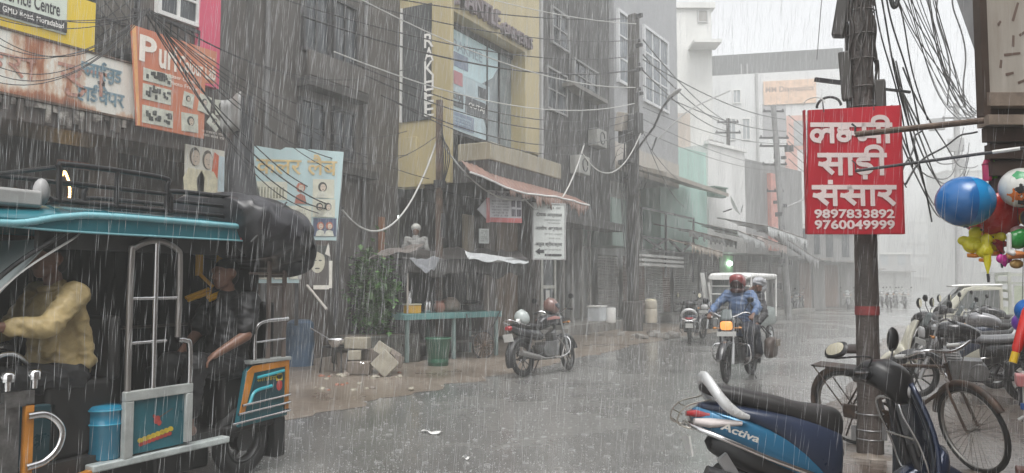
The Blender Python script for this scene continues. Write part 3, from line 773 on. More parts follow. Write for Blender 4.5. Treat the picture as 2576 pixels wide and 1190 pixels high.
MB().prism([(X(.0), Z(.0)), (X(.62), Z(-.0)), (X(.62), Z(.14)), (X(.54), Z(.3)), (X(.66), Z(.42)), (X(.66), Z(.56)), (X(0), Z(.56))], .43, .443).obj('banner', mat('pale_print_banner', (.42, .52, .56), .35, var=.2, scale=2), g)
NAVY = mat('slate_blue_print', (.20, .25, .34), .4, var=.2)
SLATE = mat('dark_slate_print', (.09, .10, .11), .4, var=.3, scale=4)
m = MB(); txt(m, 'RAKHEE', X(.17), X(.55), Z(.755), Z(.855), .42, .015, shear=0); m.obj('lettering', mat('grey_blue_lettering', (.30, .38, .44), .45), g)
MB().bx(X(.14), X(.36), .416, .424, Z(.61), Z(.74)).obj('price_panel', NAVY, g)
MB().bx(X(.02), X(.16), .416, .424, Z(.46), Z(.57)).obj('slate_panel', SLATE, g)
MB().bx(X(.18), X(.29), .416, .424, Z(.45), Z(.57)).obj('pink_panel', mat('pink_print', (.48, .22, .24), .45), g)
MB().bx(X(.02), X(.30), .416, .424, Z(.25), Z(.38)).obj('slate_panel', SLATE, g)
MB().bx(X(.33), X(.60), .416, .424, Z(.23), Z(.38)).obj('slate_panel', SLATE, g)
MB().bx(X(.50), X(.62), .416, .424, Z(.42), Z(.52)).obj('slate_panel', SLATE, g)
MB().bx(X(.02), X(.44), .416, .424, Z(.06), Z(.20)).obj('slate_panel', NAVY, g)
m = MB(); txt(m, 'OUTAJ', X(.37), X(.58), Z(.275), Z(.335), .412, .01); m.obj('lettering', WHT, g)
m = MB(); scrawl(m, X(.04), X(.27), Z(.28), Z(.36), .412, 2, 4); scrawl(m, X(.04), X(.15), Z(.48), Z(.55), .412, 2, 5); scrawl(m, X(.05), X(.4), Z(.09), Z(.17), .412, 3, 6); m.obj('worn_lettering', BAN, g)
# raised letters on the yellow band
m = MB()
def solidtext(mb, s, x0, x1, z0, z1, y0, y1, bold):
    vs, fs, dep = text_verts(s, bold); k = MB(); txt(k, s, x0, x1, z0, z1, 0, bold)
    bmm = bmesh.new(); vv = [bmm.verts.new((p[0], y0, p[2])) for p in k.v]
    for f in k.f:
        try: bmm.faces.new([vv[i] for i in f])
        except ValueError: pass
    r = bmesh.ops.extrude_face_region(bmm, geom=bmm.faces[:]); 
    for e in r['geom']:
        if isinstance(e, bmesh.types.BMVert): e.co.y = y1
    bmm.verts.index_update()
    mb.add([v.co.copy() for v in bmm.verts], [tuple(v.index for v in f.verts) for f in bmm.faces]); bmm.free()
zs = f3.uv(1142, 12)[1]
solidtext(m, 'MANTLE', xw0 - .02, xw0 + Wn * .56, zt + .16, zt + .62, -.13, -.01, .02)
solidtext(m, 'GARMENTS', xw0 + Wn * .6, xw0 + Wn * 1.06, zt + .10, zt + .42, -.13, -.01, .015)
m.obj('raised_lettering', mat('mauve_grey_lettering', (.16, .13, .14), .4, var=.2), f3.root, smooth=20)
# ledge below the show window
xl0, zl0 = f3.uv(1112, 330, .9); xl1, zl1 = f3.uv(1412, 425, .9)
lz0 = f3.uv(1120, 368, .9)[1]; lz1 = f3.uv(1120, 318, .9)[1]
MB().bx(.3, xl1 , -.9, 0, lz0, lz1).obj('ledge', mat('ledge_beige', (.30, .27, .20), .5, var=.3, scale=1.2, streak=1, bump=.15), f3.root, bevel=.02)
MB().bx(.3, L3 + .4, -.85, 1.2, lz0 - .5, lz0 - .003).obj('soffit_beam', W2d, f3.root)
# dim shop behind: shelves, counter, lamp
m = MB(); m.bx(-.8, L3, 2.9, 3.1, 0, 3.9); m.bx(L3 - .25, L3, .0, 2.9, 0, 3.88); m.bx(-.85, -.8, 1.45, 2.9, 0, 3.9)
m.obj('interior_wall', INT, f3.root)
sh = MB(); goods = []
for k in range(5): sh.bx(-.7, 1.35, 2.45, 2.85, 1.6 + k * .42, 1.63 + k * .42)
for xx in (-.7, .3, 1.33): sh.bx(xx, xx + .04, 2.45, 2.86, .4, 3.4)
so = sh.obj('shelf', mat('pale_shelf', (.42, .40, .34), .5), f3.root)
rg = random.Random(9); cols = [(.5, .48, .4), (.45, .4, .2), (.35, .42, .42), (.5, .3, .22)]
for ci, cc in enumerate(cols):
    m = MB()
    for k in range(4):
        for j in range(9):
            if rg.random() < .35:
                xx = -.62 + j * .22; m.bx(xx, xx + rg.uniform(.1, .19), 2.5, 2.8, 1.64 + k * .42, 1.64 + k * .42 + rg.uniform(.14, .34))
    m.obj('goods', mat('shop_goods_%s' % 'abcd'[ci], cc, .5, var=.3, scale=8), so)
MB().bx(-.8, 1.4, .62, 2.88, .0, 1.15).obj('raised_floor', CONCRETE, f3.root); MB().bx(-.6, 1.0, 1.9, 2.3, 1.151, 1.9).obj('counter', mat('counter_wood', (.2, .12, .08), .5), f3.root)
MB().box((.55, 2.1, 3.25), (.5, .06, .06)).obj('tube_lamp', mat('tube_lamp', (.9, .95, .95), .4, emit=(.85, 1, .97), estr=7), f3.root)
for i, (a, b, cc) in enumerate(((1.42, 1.62, (.30, .25, .18)), (1.64, 1.9, (.26, .22, .16)), (2.4, 3.0, (.12, .1, .09)), (3.1, 4.3, (.17, .12, .085)))):
    MB().bx(a, b, .5, .56, .15, 3.3).obj('shutter', mat('front_panel_%s' % 'abcd'[i], cc, .5, var=.35, scale=2.2, streak=1, bump=.1), f3.root)
MB().bx(-.8, -.68, 1.35, 1.47, 1.7, 3.1).obj('post', mat('orange_brown_post', (.26, .12, .06), .5), f3.root)
MB().bx(L3 - 1.0, L3 + 2.4, -.35, 2.8, .0, .28).obj('plinth', CONCRETE, f3.root, bevel=.02)
# ---- building four: dark unlit front
f4 = Fac((-9.75, 19.85), (-9.75, 25.6), 'dark_building', 'dark grey building with shuttered windows right of the yellow garment shop')
W4 = mat('dark_grey_plaster', (.055, .053, .052), .55, var=.4, scale=1.1, streak=1, bump=.15)
MB().bx(0, f4.L, 0, 6, 3.5, 12.5).obj('wall', W4, f4.root)
MB().bx(0, f4.L, 2.8, 6, 0, 3.5).obj('interior_wall', mat('grey_interior', (.15, .145, .14), .6, var=.3), f4.root)
MB().bx(-.05, f4.L, -.5, .2, 3.35, 3.62).obj('ledge', W4, f4.root, bevel=.02)
for (ua, va, ub, vb) in ((1385, 20, 1425, 130), (1440, 150, 1500, 250), (1372, 170, 1420, 290)):
    x0, z1 = f4.uv(ua, va); x1, z0 = f4.uv(ub, vb); window(f4, f4.root, x0, x1, z0, z1, frame=mat('window_grey', (.22, .22, .22), .4), bars=(2, 2))
MB().bx(1.6, 4.4, -.45, 0, 7.6, 7.72).obj('sunshade', CONCRETE, f4.root)
MB().bx(.0, .12, -.12, .0, 3.6, 12.4).obj('drain_pipe', GREYP, f4.root)
for xx, zz in ((2.2, 5.0), (3.7, 6.1)):
    a_ = MB().bx(xx, xx + .85, -.36, -.02, zz, zz + .58).obj('air_conditioner', mat('grimy_white_metal', (.34, .34, .32), .45, var=.3, streak=1), f4.root, bevel=.02); MB().tube([(xx + .42 + .2 * math.cos(j * .4), -.372, zz + .29 + .2 * math.sin(j * .4)) for j in range(16)], .02, 6).obj('fan_guard', DARKM, a_)
m = MB()
for k in range(5): m.tube(smoothpath([(1.2 + k * .9, -.03, 12), (1.3 + k * .8, -.05, 8 - k * .3), (1.1 + k * .95, -.04, 4)], 4), .018, 5)
m.obj('wall_cable', CABLE, f4.root)
# glazed shopfront door and its pale frame on the plinth
xd0, zd1 = f4.uv(1452, 600, -.3); xd1, zd0 = f4.uv(1490, 800, -.3)
dz = .36
m = MB(); x0 = .9
for a, b, c, d in ((0, .16, 0, 3.3), (.95, 1.08, 0, 2.6), (.16, .95, 2.5, 2.62), (.16, .95, 1.05, 1.15), (.16, .95, 0, .12)): m.bx(x0 + a, x0 + b, .35, .45, dz + c, dz + d)
d = m.obj('door', mat('pale_door_frame', (.46, .46, .42), .4, var=.15), f4.root, bevel=.008)
MB().bx(x0 + .16, x0 + .95, .39, .41, dz + .12, dz + 2.5).obj('pane', GLASS, d)
MB().bx(x0 + .3, x0 + .55, .33, .345, dz + .35, dz + 1.0).obj('notice', mat('notice_white', (.6, .6, .57), .5), d)
for i, xx in enumerate((2.4, 3.1, 3.9, 4.6)):
    MB().bx(xx, xx + .09, .3, .39, .3, 3.35).obj('post', mat('shop_post', (.26, .25, .24), .5, var=.3), f4.root)
m = MB()
for k in range(4): m.bx(2.3, 5.5, 2.4, 2.78, .8 + k * .6, .84 + k * .6)
so = m.obj('shelf', mat('grey_shelf', (.3, .29, .28), .5), f4.root)
m = MB()
for k in range(4):
    for j in range(12):
        if rg.random() < .7: m.bx(2.35 + j * .26, 2.35 + j * .26 + rg.uniform(.1, .22), 2.45, 2.72, .85 + k * .6, .85 + k * .6 + rg.uniform(.15, .42))
m.obj('goods', mat('grey_goods', (.28, .27, .25), .5, var=.6, scale=6), so)
MB().bx(-.2, 5.4, -.55, 2.8, 0, .34).obj('plinth', CONCRETE, f4.root, bevel=.03)
for k in range(4):
    MB().bx(3.1 + k * .5, 3.5 + k * .5, -.62, -.56, .02, .24).obj('step_block', CONCRETE, f4.root)

# ---- building five: tiled front with slanting glazed bays
f5 = Fac((-9.6, 25.7), (-9.2, 32.3), 'tiled_building', 'pale grey tiled building with tall mullioned glazing behind the dark electric pole')
W5 = mat('grey_tile_cladding', (.27, .275, .285), .35, var=.18, scale=1.6)
MB().bx(0, f5.L, 0, 6, 5.6, 15.5).obj('wall', W5, f5.root)
for ua, va, ub, vb, nx, nz in ((1553, 30, 1600, 225, 2, 3), (1618, 70, 1677, 280, 3, 3)):
    x0, z1 = f5.uv(ua, va); x1, z0 = f5.uv(ub, vb)
    window(f5, f5.root, x0, x1, z0, z1, frame=mat('white_mullion', (.55, .56, .57), .4), bars=(nx, nz), fw=.11, glass=mat('grey_blue_glass', (.13, .15, .17), .12, var=.3))
MB().bx(0, f5.L, -.02, 0, 5.6, 6.6).obj('spandrel', mat('beige_spandrel', (.38, .35, .31), .45, var=.15, streak=1), f5.root)
m = MB(); m.add([(0, -.1, 5.9), (f5.L + .8, -.1, 5.9), (f5.L + .8, -1.9, 5.35), (0, -1.9, 5.35), (0, -.1, 5.75), (f5.L + .8, -.1, 5.75), (f5.L + .8, -1.9, 5.2), (0, -1.9, 5.2)], [(0, 1, 2, 3), (7, 6, 5, 4), (0, 3, 7, 4), (1, 5, 6, 2), (3, 2, 6, 7), (0, 4, 5, 1)])
m.obj('canopy', mat('canopy_beige', (.3, .27, .23), .5, var=.25, streak=1), f5.root)
MB().bx(0, f5.L, 1.4, 6, 0, 5.6).obj('interior_wall', mat('white_panel_wall', (.58, .59, .58), .45, var=.1, scale=1, streak=1), f5.root)
MB().bx(-.05, 2.2, .1, 1.3, 2.9, 4.6).obj('green_panel', mat('grey_green_panel', (.25, .33, .30), .45, var=.2, streak=1), f5.root)
# open frame of a first floor terrace
m = MB()
for a, b in (((.2, -.9, 4.2), (5.8, -.9, 4.2)), ((.2, -.9, 3.2), (5.8, -.9, 3.2)), ((.2, -.9, 2.75), (5.8, -.9, 2.75)), ((5.8, -.9, 4.25), (5.6, -.9, 1.6)), ((2.6, -.9, 4.2), (2.5, -.9, 1.8)), ((.2, -.9, 4.2), (.2, -.9, 2.75)), ((.3, -.9, 3.18), (2.3, -.9, 2.78)), ((3.0, -.9, 3.18), (4.3, -.9, 2.78)), ((5.4, -.9, 3.18), (4.3, -.9, 2.78)), ((2.5, -.9, 3.18), (1.2, -.9, 2.78))): m.beam(a, b, .07)
m.obj('terrace_frame', DARKM, f5.root)
m = MB()
for k in range(3): m.bx(.1, 4.4, -.95, -.6, 2.18 + k * .16, 2.27 + k * .16)
m.obj('rolled_shutter_box', mat('pale_slats', (.42, .42, .41), .4), f5.root)
BROWNS = [mat('rolling_shutter_a', (.17, .12, .10), .5, var=.25, scale=2, streak=1, bump=.1), mat('rolling_shutter_b', (.20, .195, .19), .5, var=.25, scale=2, streak=1), mat('rolling_shutter_c', (.13, .115, .11), .5, var=.25, scale=2, streak=1)]
def shutter(parent, x0, x1, z0, z1, y, m_):
    m = MB(); n = max(3, int((z1 - z0) / .1))
    for k in range(n): 
        za = z0 + (z1 - z0) * k / n; zb = z0 + (z1 - z0) * (k + 1) / n
        m.add([(x0, y, za), (x1, y, za), (x1, y - .025, (za + zb) / 2), (x0, y - .025, (za + zb) / 2), (x1, y, zb), (x0, y, zb)], [(0, 1, 2, 3), (3, 2, 4, 5)])
    return m.obj('shutter', m_, parent, smooth=0)
shutter(f5.root, .2, 2.0, .3, 2.6, .8, BROWNS[1]); shutter(f5.root, 2.2, 4.4, .3, 2.6, .7, BROWNS[0]); shutter(f5.root, 4.5, 6.4, .3, 2.6, .7, BROWNS[1])

# ---- the low row that bends right with the street
f6 = Fac((-9.15, 32.4), (-5.7, 43.5), 'painted_row', 'low row of turquoise and white painted shops with patched awnings where the street bends')
TQ = mat('turquoise_wall', (.36, .52, .47), .5, var=.2, scale=.7, streak=1)
WW = mat('off_white_wall', (.62, .62, .61), .5, var=.14, scale=.8, streak=1)
xa = f6.uv(1712, 400)[0]; xb = f6.uv(1786, 400)[0]; xc = f6.uv(1878, 400)[0]; xd = f6.uv(1952, 400)[0]
zt1 = f6.uv(1750, 376)[1]; zt2 = f6.uv(1830, 372)[1]
MB().bx(-1.2, xb, .2, 6, 3.0, zt1).obj('turquoise_front', TQ, f6.root)
MB().bx(xb, xc, .1, 6, 3.0, zt2).obj('white_front', WW, f6.root)
MB().bx(xc, xd + 3.5, .3, 6, 3.0, f6.uv(1900, 400)[1]).obj('grey_front', mat('grey_shop_front', (.24, .24, .24), .5, var=.3, streak=1), f6.root)
MB().bx(xb - .1, xc + .1, .0, .25, zt2, zt2 + .14).obj('cornice', WHITEP, f6.root)
m = MB()
for k in range(3): m.ell((xb + .4 + k * .45, .2, zt2 + .16), (.2, .16, .12), 10, 6)
m.obj('roof_tiles', mat('dark_tiles', (.2, .19, .18), .5), f6.root)
MB().bx(xd - .4, xd + .3, .1, .3, 3.2, f6.uv(1900, 400)[1] - .5).obj('coral_panel', mat('coral_panel', (.55, .26, .22), .5), f6.root)
MB().bx(-1.2, xd + 3.5, 1.6, 6, 0, 3.0).obj('interior_wall', mat('shop_dark', (.12, .115, .11), .6, var=.3), f6.root)
for k in range(6): shutter(f6.root, -.8 + k * 2.3, 1.2 + k * 2.3, .3, 2.7, 1.4, BROWNS[k % 3])
MB().bx(-1.2, xd + 3.5, -.3, 1.6, 0, .26).obj('plinth', CONCRETE, f6.root, bevel=.03)
xg, zg = f6.uv(1803, 497, .4)
t = f6.thing('balcony_planter', 'green balcony planter box jutting from the white upper wall', 'planter', xg, zg, .4)
MB().body([(-.5, .2, .2, .2, 6), (.5, .2, .2, .2, 6)], 12).obj('box', mat('planter_green', (.06, .12, .09), .5), t); MB().bx(-.55, .55, -.25, .25, .4, .46).obj('rim', mat('rim_green', (.09, .17, .13), .5), t)
xg, zg = f6.uv(1843, 520, .6)
t = f6.thing('satellite_dish', 'round white satellite dish on the white upper wall', 'dish', xg, zg, .6)
m = MB(); Md = Matrix.Rotation(R(62), 4, 'X') @ Matrix.Rotation(R(25), 4, 'Y'); m.lathe([(.02, 0), (.25, .03), (.46, .11), (.5, .14), (.46, .125), (.25, .045), (.02, .015)], 24, Md); m.obj('reflector', WHITEP, t)
m = MB(); m.tube([(0, .05, -.1), (.05, .5, -.2)], .03); m.tube([(0, -.4, -.3), (.1, -.45, .05)], .015); m.obj('arm', DARKM, t)
# green lit doorway with a bare bulb
xg, zg = f6.uv(1835, 668, -1.2)
t = f6.thing('lit_doorway', 'bright greenish lit doorway with a glaring lamp behind the white roofed rickshaw', 'lamp', xg, zg, -1.2)
MB().bx(-.75, .5, .08, .12, -.5, .5).obj('green_wall', mat('lit_green_wall', (.25, .45, .25), .5), t)
MB().ell((.1, 0, .1), (.17, .06, .11), 14, 8).obj('lamp', mat('white_lamp', (1, 1, 1), .4, emit=(.85, 1, .9), estr=9), t)

# awnings over the low row: each patched sheet is a thing
def awning(u0, v0, u1, v1, d0, d1, out, drop, name, label, m_, fringe=0.0, seed=1, wav=.03):
    a, b = at(u0, v0, d0), at(u1, v1, d1); ax = (b - a); L = ax.length; ax.normalize()
    o = V((ax.y, -ax.x, 0)).normalized()
    t = thing(name, label, 'awning', a, 0)
    q = random.Random(seed); ph = q.uniform(0, 6)
    def fn(s, tt):
        return ax * (L * s) + o * (out * tt) + V((0, 0, -drop * tt - wav * math.sin(tt * math.pi) * (1 + math.sin(s * 9 + ph)) + wav * .5 * math.sin(s * 23 + ph) * tt))
    mb = MB(); mb.grid(fn, 22, 6); sh = mb.obj('sheet', m_, t, solid=.012)
    if fringe:
        mb = MB()
        for k in range(22):
            p, p2 = fn(k / 22, 1), fn((k + .92) / 22, 1); l1 = fringe * q.uniform(.5, 1.1)
            mb.add([p, p2, p2 - V((0, 0, l1)), p.lerp(p2, .5) - V((0, 0, l1 * 1.15)), p - V((0, 0, l1))], [(0, 1, 2, 3, 4)])
        mb.obj('fringe', m_, t, solid=.006)
    mb = MB()
    for s in (0.03, .5, .97): mb.beam(fn(s, 0) - V((0, 0, .05)), fn(s, 1) - V((0, 0, .03)), .03)
    mb.beam(fn(0, 1) - V((0, 0, .025)), fn(1, 1) - V((0, 0, .025)), .03)
    mb.obj('rod', RUSTY, t)
    return t
SALM = mat('salmon_tin', (.27, .165, .135), .42, var=.3, scale=2.5, streak=1)
def corrug(t0): pass
# salmon sheet over the garment shop front
a = at(1160, 404, 17.3); b = at(1445, 496, 22.0); a1 = at(1183, 432, 16.0); b1 = at(1482, 516, 20.4)
t = thing('salmon_awning', 'long faded salmon tin awning with a torn fringe sloping over the shop front', 'awning', a, 0)
def afn(s, tt):
    p = a.lerp(b, s).lerp(a1.lerp(b1, s), tt)
    return p - a + V((0, 0, .010 * math.sin(s * 190) - .22 * tt * math.sin(math.pi * min(1, s * 1.25)) ** 2 * (1 - s)))
mb = MB(); mb.grid(afn, 150, 4); mb.obj('sheet', SALM, t, smooth=60, solid=.006)
mb = MB(); q = random.Random(2)
for k in range(30):
    p, p2 = afn(.28 + .72 * k / 30, 1), afn(.28 + .72 * (k + .95) / 30, 1); l1 = q.uniform(.1, .34) * (1 if k > 8 else .4)
    mb.add([p, p2, p2 - V((0, 0, l1)), p.lerp(p2, .5) - V((0, 0, l1 * 1.3)), p - V((0, 0, l1 * .8))], [(0, 1, 2, 3, 4)])
mb.obj('fringe', mat('salmon_cloth', (.26, .17, .14), .6, var=.3, scale=4), t, solid=.006)
mb = MB(); mb.tube([afn(k / 12, 1) - V((0, 0, .01)) for k in range(13)], .022, 8); mb.obj('edge_pipe', WHITEP, t)

awning(1640, 560, 1765, 590, 30, 33, 1.6, .35, 'tin_awning', 'sagging dark tin awning left of the grey tilted panel', mat('dark_tin', (.13, .13, .13), .45, var=.4, scale=3), 0.3, 3)
awning(1728, 552, 1800, 580, 32, 34, 2.2, .55, 'tilted_panel', 'tilted pale grey sheet propped over the low shops', mat('grey_sheet', (.36, .37, .37), .4, var=.2), .35, 4)
awning(1800, 545, 1905, 580, 34, 37, 2.4, .5, 'tin_awning', 'long light grey tin roof over shops behind the riders', mat('light_tin', (.44, .45, .45), .35, var=.3, scale=2), .4, 5)
awning(1850, 580, 1925, 606, 33, 35, 1.0, .25, 'cloth_awning', 'short pinkish white cloth awning hanging below the tin roof', mat('pink_white_cloth', (.52, .43, .40), .6, var=.2), .35, 6)
awning(1905, 575, 2010, 640, 36, 41, 1.0, .3, 'tin_awning', 'dark tin roof stepping down at the far end of the row', mat('slate_tin', (.22, .22, .225), .4, var=.3), .45, 7)
awning(1680, 600, 1760, 622, 27, 29, .9, .2, 'cloth_awning', 'ragged pale brown cloth awning left of the parked scooter', mat('tan_cloth', (.34, .29, .24), .6, var=.3), .28, 8)

# ---- taller buildings behind
def block(name, label, u0, u1, vtop, d, depth, m_, cat='building', u1d=None):
    A, B = plan(u0, d), plan(u1, u1d or d); f = Fac(A, B, name, label, cat)
    ztop = at((u0 + u1) / 2, vtop, d).z
    MB().bx(0, f.L, 0, depth, 0, ztop).obj('wall', m_, f.root)
    return f, ztop
WF = mat('weathered_white_wall', (.52, .52, .50), .5, var=.22, scale=.5, streak=1, lo=.25, hi=.5)
f7, z7 = block('white_tower', 'tall weathered white tower block rising behind the grey tiled building', 1640, 1800, 22, 47, 8, WF)
x0, z1 = f7.uv(1757, 28); x1, z0 = f7.uv(1778, 55)
window(f7, f7.root, x0, x1, z0, z1, frame=mat('tower_frame', (.4, .4, .4), .5), glass=mat('tower_vent', (.25, .24, .22), .6))
MB().bx(f7.L * .62, f7.L * 1.05, -1.6, 0, f7.uv(1740, 118)[1] - .2, f7.uv(1740, 118)[1]).obj('slab', WF, f7.root)
MB().bx(-.2, f7.L + .2, -.2, 8.2, z7, z7 + .35).obj('parapet', WF, f7.root)
f8, z8 = block('white_block', 'wide white block with a dark grey upper storey and a peach sign', 1640, 2140, 200, 57, 10, mat('clean_white_wall', (.60, .61, .61), .45, var=.08, scale=.5, streak=1), u1d=54)
zz = at(1900, 135, 56).z
MB().bx(f8.uv(1742, 180)[0], f8.L, .6, 9, z8, zz).obj('upper_storey', mat('slate_cladding', (.085, .088, .092), .5, var=.15, scale=.6, streak=1), f8.root)
m = MB()
for u in (1865, 1880): xx = f8.uv(u, 180)[0]; m.bx(xx, xx + .08, .52, .6, z8 + .1, z8 + .9)
m.obj('vent_pipe', GREYP, f8.root)
x0, z1 = f8.uv(1920, 205, .12); x1, z0 = f8.uv(2054, 258, .12)
t = f8.thing('diagnostics_sign', 'peach fascia sign with faded brown lettering high on the wide white block', 'sign', x0, z0, .12)
MB().bx(0, x1 - x0, 0, .1, 0, z1 - z0).obj('panel', mat('peach_panel', (.66, .46, .33), .45), t)
m = MB(); txt(m, 'MM Diagnostics', .15, x1 - x0 - .15, (z1 - z0) * .45, (z1 - z0) * .75, -.012, .02); m.obj('lettering', mat('brown_grey_lettering', (.30, .22, .18), .5), t)
for (ua, va, ub, vb, mm) in ((1918, 262, 1978, 345, mat('grey_shade_panel', (.30, .30, .31), .5)), (1978, 292, 2140, 372, mat('coral_frame', (.60, .36, .30), .5)), (1996, 305, 2140, 362, mat('grey_recess', (.34, .35, .36), .5))):
    x0, z1 = f8.uv(ua, va); x1, z0 = f8.uv(ub, vb); MB().bx(x0, x1, -.06 if mm.name != 'grey_recess' else -.1, 0.02, z0, z1).obj('front_panel', mm, f8.root)
x0, z1 = f8.uv(1975, 372); x1, z0 = f8.uv(2010, 640)
MB().bx(x0, x1, -.25, 0, 0, z1).obj('coral_column', mat('coral_column', (.55, .30, .25), .5), f8.root)
m = MB()
for u, v in ((1700, 285), (1745, 285)): pass
x0, z1 = f8.uv(1690, 285); x1, z0 = f8.uv(1765, 372); MB().bx(x0, x1, -.12, 0, z0, z1).obj('grey_bay', mat('pale_grey_bay', (.5, .52, .53), .45), f8.root)
for (ua, va, ub, vb) in ((1700, 225, 1716, 262), (1740, 232, 1756, 268), (1830, 300, 1850, 350), (1868, 300, 1886, 350), (1845, 228, 1862, 258)):
    x0, z1 = f8.uv(ua, va); x1, z0 = f8.uv(ub, vb); window(f8, f8.root, x0, x1, z0, z1, frame=WHITEP, bars=(2, 1), glass=mat('pale_sky_glass', (.30, .33, .35), .15))
m = MB(); m.tube([(f8.uv(1905, 300)[0], -.1, 2), (f8.uv(1905, 300)[0], -.1, z8)], .09, 8); m.obj('drain_pipe', GREYP, f8.root)
# small beige house end between
f9, z9 = block('beige_house', 'beige gable end between the tiled building and turquoise wall', 1668, 1742, 285, 37, 5, mat('beige_wall', (.46, .40, .35), .5, var=.15, streak=1))
# blocks at the far end; farthest walls, panes, shutters painted pale to imitate haze
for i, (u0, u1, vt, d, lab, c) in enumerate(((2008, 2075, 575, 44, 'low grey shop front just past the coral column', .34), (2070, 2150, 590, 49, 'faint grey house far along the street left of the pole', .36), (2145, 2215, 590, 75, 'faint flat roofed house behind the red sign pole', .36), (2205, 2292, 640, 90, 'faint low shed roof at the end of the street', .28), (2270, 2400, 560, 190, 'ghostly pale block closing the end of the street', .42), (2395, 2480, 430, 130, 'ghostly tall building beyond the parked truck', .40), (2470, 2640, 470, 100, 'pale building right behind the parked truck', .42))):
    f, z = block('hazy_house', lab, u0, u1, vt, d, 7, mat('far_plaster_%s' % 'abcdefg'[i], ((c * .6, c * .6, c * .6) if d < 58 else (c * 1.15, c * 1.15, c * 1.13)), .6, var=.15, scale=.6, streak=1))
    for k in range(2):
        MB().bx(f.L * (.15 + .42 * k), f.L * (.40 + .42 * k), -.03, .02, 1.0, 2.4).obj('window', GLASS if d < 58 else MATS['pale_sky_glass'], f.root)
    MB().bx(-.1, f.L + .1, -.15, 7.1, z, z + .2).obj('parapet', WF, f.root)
    for k in range(max(2, int(f.L / 3))):
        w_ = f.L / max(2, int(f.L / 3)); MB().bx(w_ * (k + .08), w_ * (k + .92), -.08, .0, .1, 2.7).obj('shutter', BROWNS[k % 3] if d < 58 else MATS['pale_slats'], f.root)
        MB().bx(w_ * (k + .02), w_ * (k + .98), -1.3, 0, 2.85, 2.95).obj('awning', mat('far_awning_%s' % 'ab'[k % 2], ((.12, .12, .12), (.22, .2, .19))[k % 2], .5), f.root)
    n_ = max(2, int(f.L / 1.6))
    for r_ in range(1, max(2, int(z / 2.9))):
        if f.L > 2.5: MB().bx(.1, f.L - .1, -.6, 0, r_ * 2.9 - .1, r_ * 2.9 + .02).obj('balcony_slab', WF, f.root); MB().bx(.1, f.L - .1, -.6, -.54, r_ * 2.9 + .02, r_ * 2.9 + .7).obj('balcony_railing', GREYP, f.root)
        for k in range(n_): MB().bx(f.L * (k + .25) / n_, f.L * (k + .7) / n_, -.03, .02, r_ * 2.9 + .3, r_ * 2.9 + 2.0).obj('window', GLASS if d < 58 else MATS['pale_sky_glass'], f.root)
MB()

# ---- right hand shop front (mostly outside the frame) with its projecting sign
RX = 1.05
BRN = mat('brown_tin', (.075, .05, .04), .5, var=.35, scale=3, streak=1, bump=.1)
f10 = Fac((2.3, 13.0), (2.3, -3.0), 'toy_shop', 'brown fronted toy shop at the right edge of the picture')
MB().bx(0, f10.L, 0, 4, 0, 7).obj('wall', mat('shop_brown_wall', (.12, .09, .075), .6, var=.3), f10.root)
# board that faces the camera, hung out over the pavement
n = -RT.cross(V((0, 0, 1)))
bd = 4.6
pA = at(2472, 285, bd); pB = at(3450, 285, bd)
t = thing('hanging_board', 'weathered white board with brown streaks projecting over the pavement at top right', 'sign', pA, math.atan2((pB - pA).y, (pB - pA).x))
wB = (pB - pA).length; hB = at(2472, -160, bd).z - pA.z
WB = mat('weathered_board', (.50, .44, .37), .5, var=.35, scale=1.5, streak=1, col2=(.60, .58, .53), lo=.4, hi=.62)
MB().bx(.03, wB, 0, .035, .12, hB).obj('panel', WB, t); MB().bx(.10, wB, .10, .13, -.62, .12).obj('backing', BRN, t)
m = MB(); m.bx(-.012, .03, -.03, .04, -.02, hB); m.obj('edge_trim', mat('dark_brown_trim', (.06, .04, .03), .5, var=.3), t)
m = MB(); m.bx(.01, wB, -.03, .05, .04, .12); m.bx(.0, wB, -.06, .06, -.08, -.02); m.obj('ledge_trim', mat('tan_trim', (.25, .2, .16), .5, var=.4, scale=6), t)
m = MB()
for k in range(4): m.bx(.02 + k * .025, wB, .0 + k * .02, .05 + k * .02, -.17 - k * .1, -.085 - k * .1)
m.obj('valance', BRN, t)
m = MB()
q = random.Random(4)
for (xx, zz, ln, an) in ((.22, .62, .12, 1.2), (.28, .5, .1, .5), (.2, .44, .07, 1.4), (.19, .36, .1, .05), (.17, .24, .05, .1), (.26, .2, .09, .3), (.3, .78, .16, 1.0), (.16, .85, .04, .2), (.15, .9, .03, 1), (.12, .3, .05, 1.3), (.12, .55, .03, .7), (.35, .34, .08, .4)):
    c = V((xx, -.002, zz)); dd = V((math.cos(an), 0, math.sin(an))) * ln / 2; nn = V((-dd.z, 0, dd.x)).normalized() * .011
    m.add([c - dd - nn, c + dd - nn * .3, c + dd + nn, c - dd + nn * .5], [(0, 1, 2, 3)])
m.obj('scratched_marks', mat('scratch_brown', (.16, .11, .09), .6), t)
# grey slab above left
pC = at(2398, -40, 6.5)
t = thing('balcony_slab', 'grey underside of a balcony slab at the top right edge', 'balcony', pC, 0)
q4 = [at(u, v, d) - pC for u, v, d in ((2385, -60, 6.3), (2452, 128, 5.6), (2478, 128, 5.4), (2520, -60, 5.4))]
MB().add([tuple(p) for p in q4] + [tuple(p + V((.15, .25, .25))) for p in q4], [(0, 1, 2, 3), (7, 6, 5, 4), (0, 4, 5, 1), (1, 5, 6, 2), (2, 6, 7, 3), (3, 7, 4, 0)]).obj('slab', mat('slab_grey', (.2, .2, .2), .6, var=.2), t)
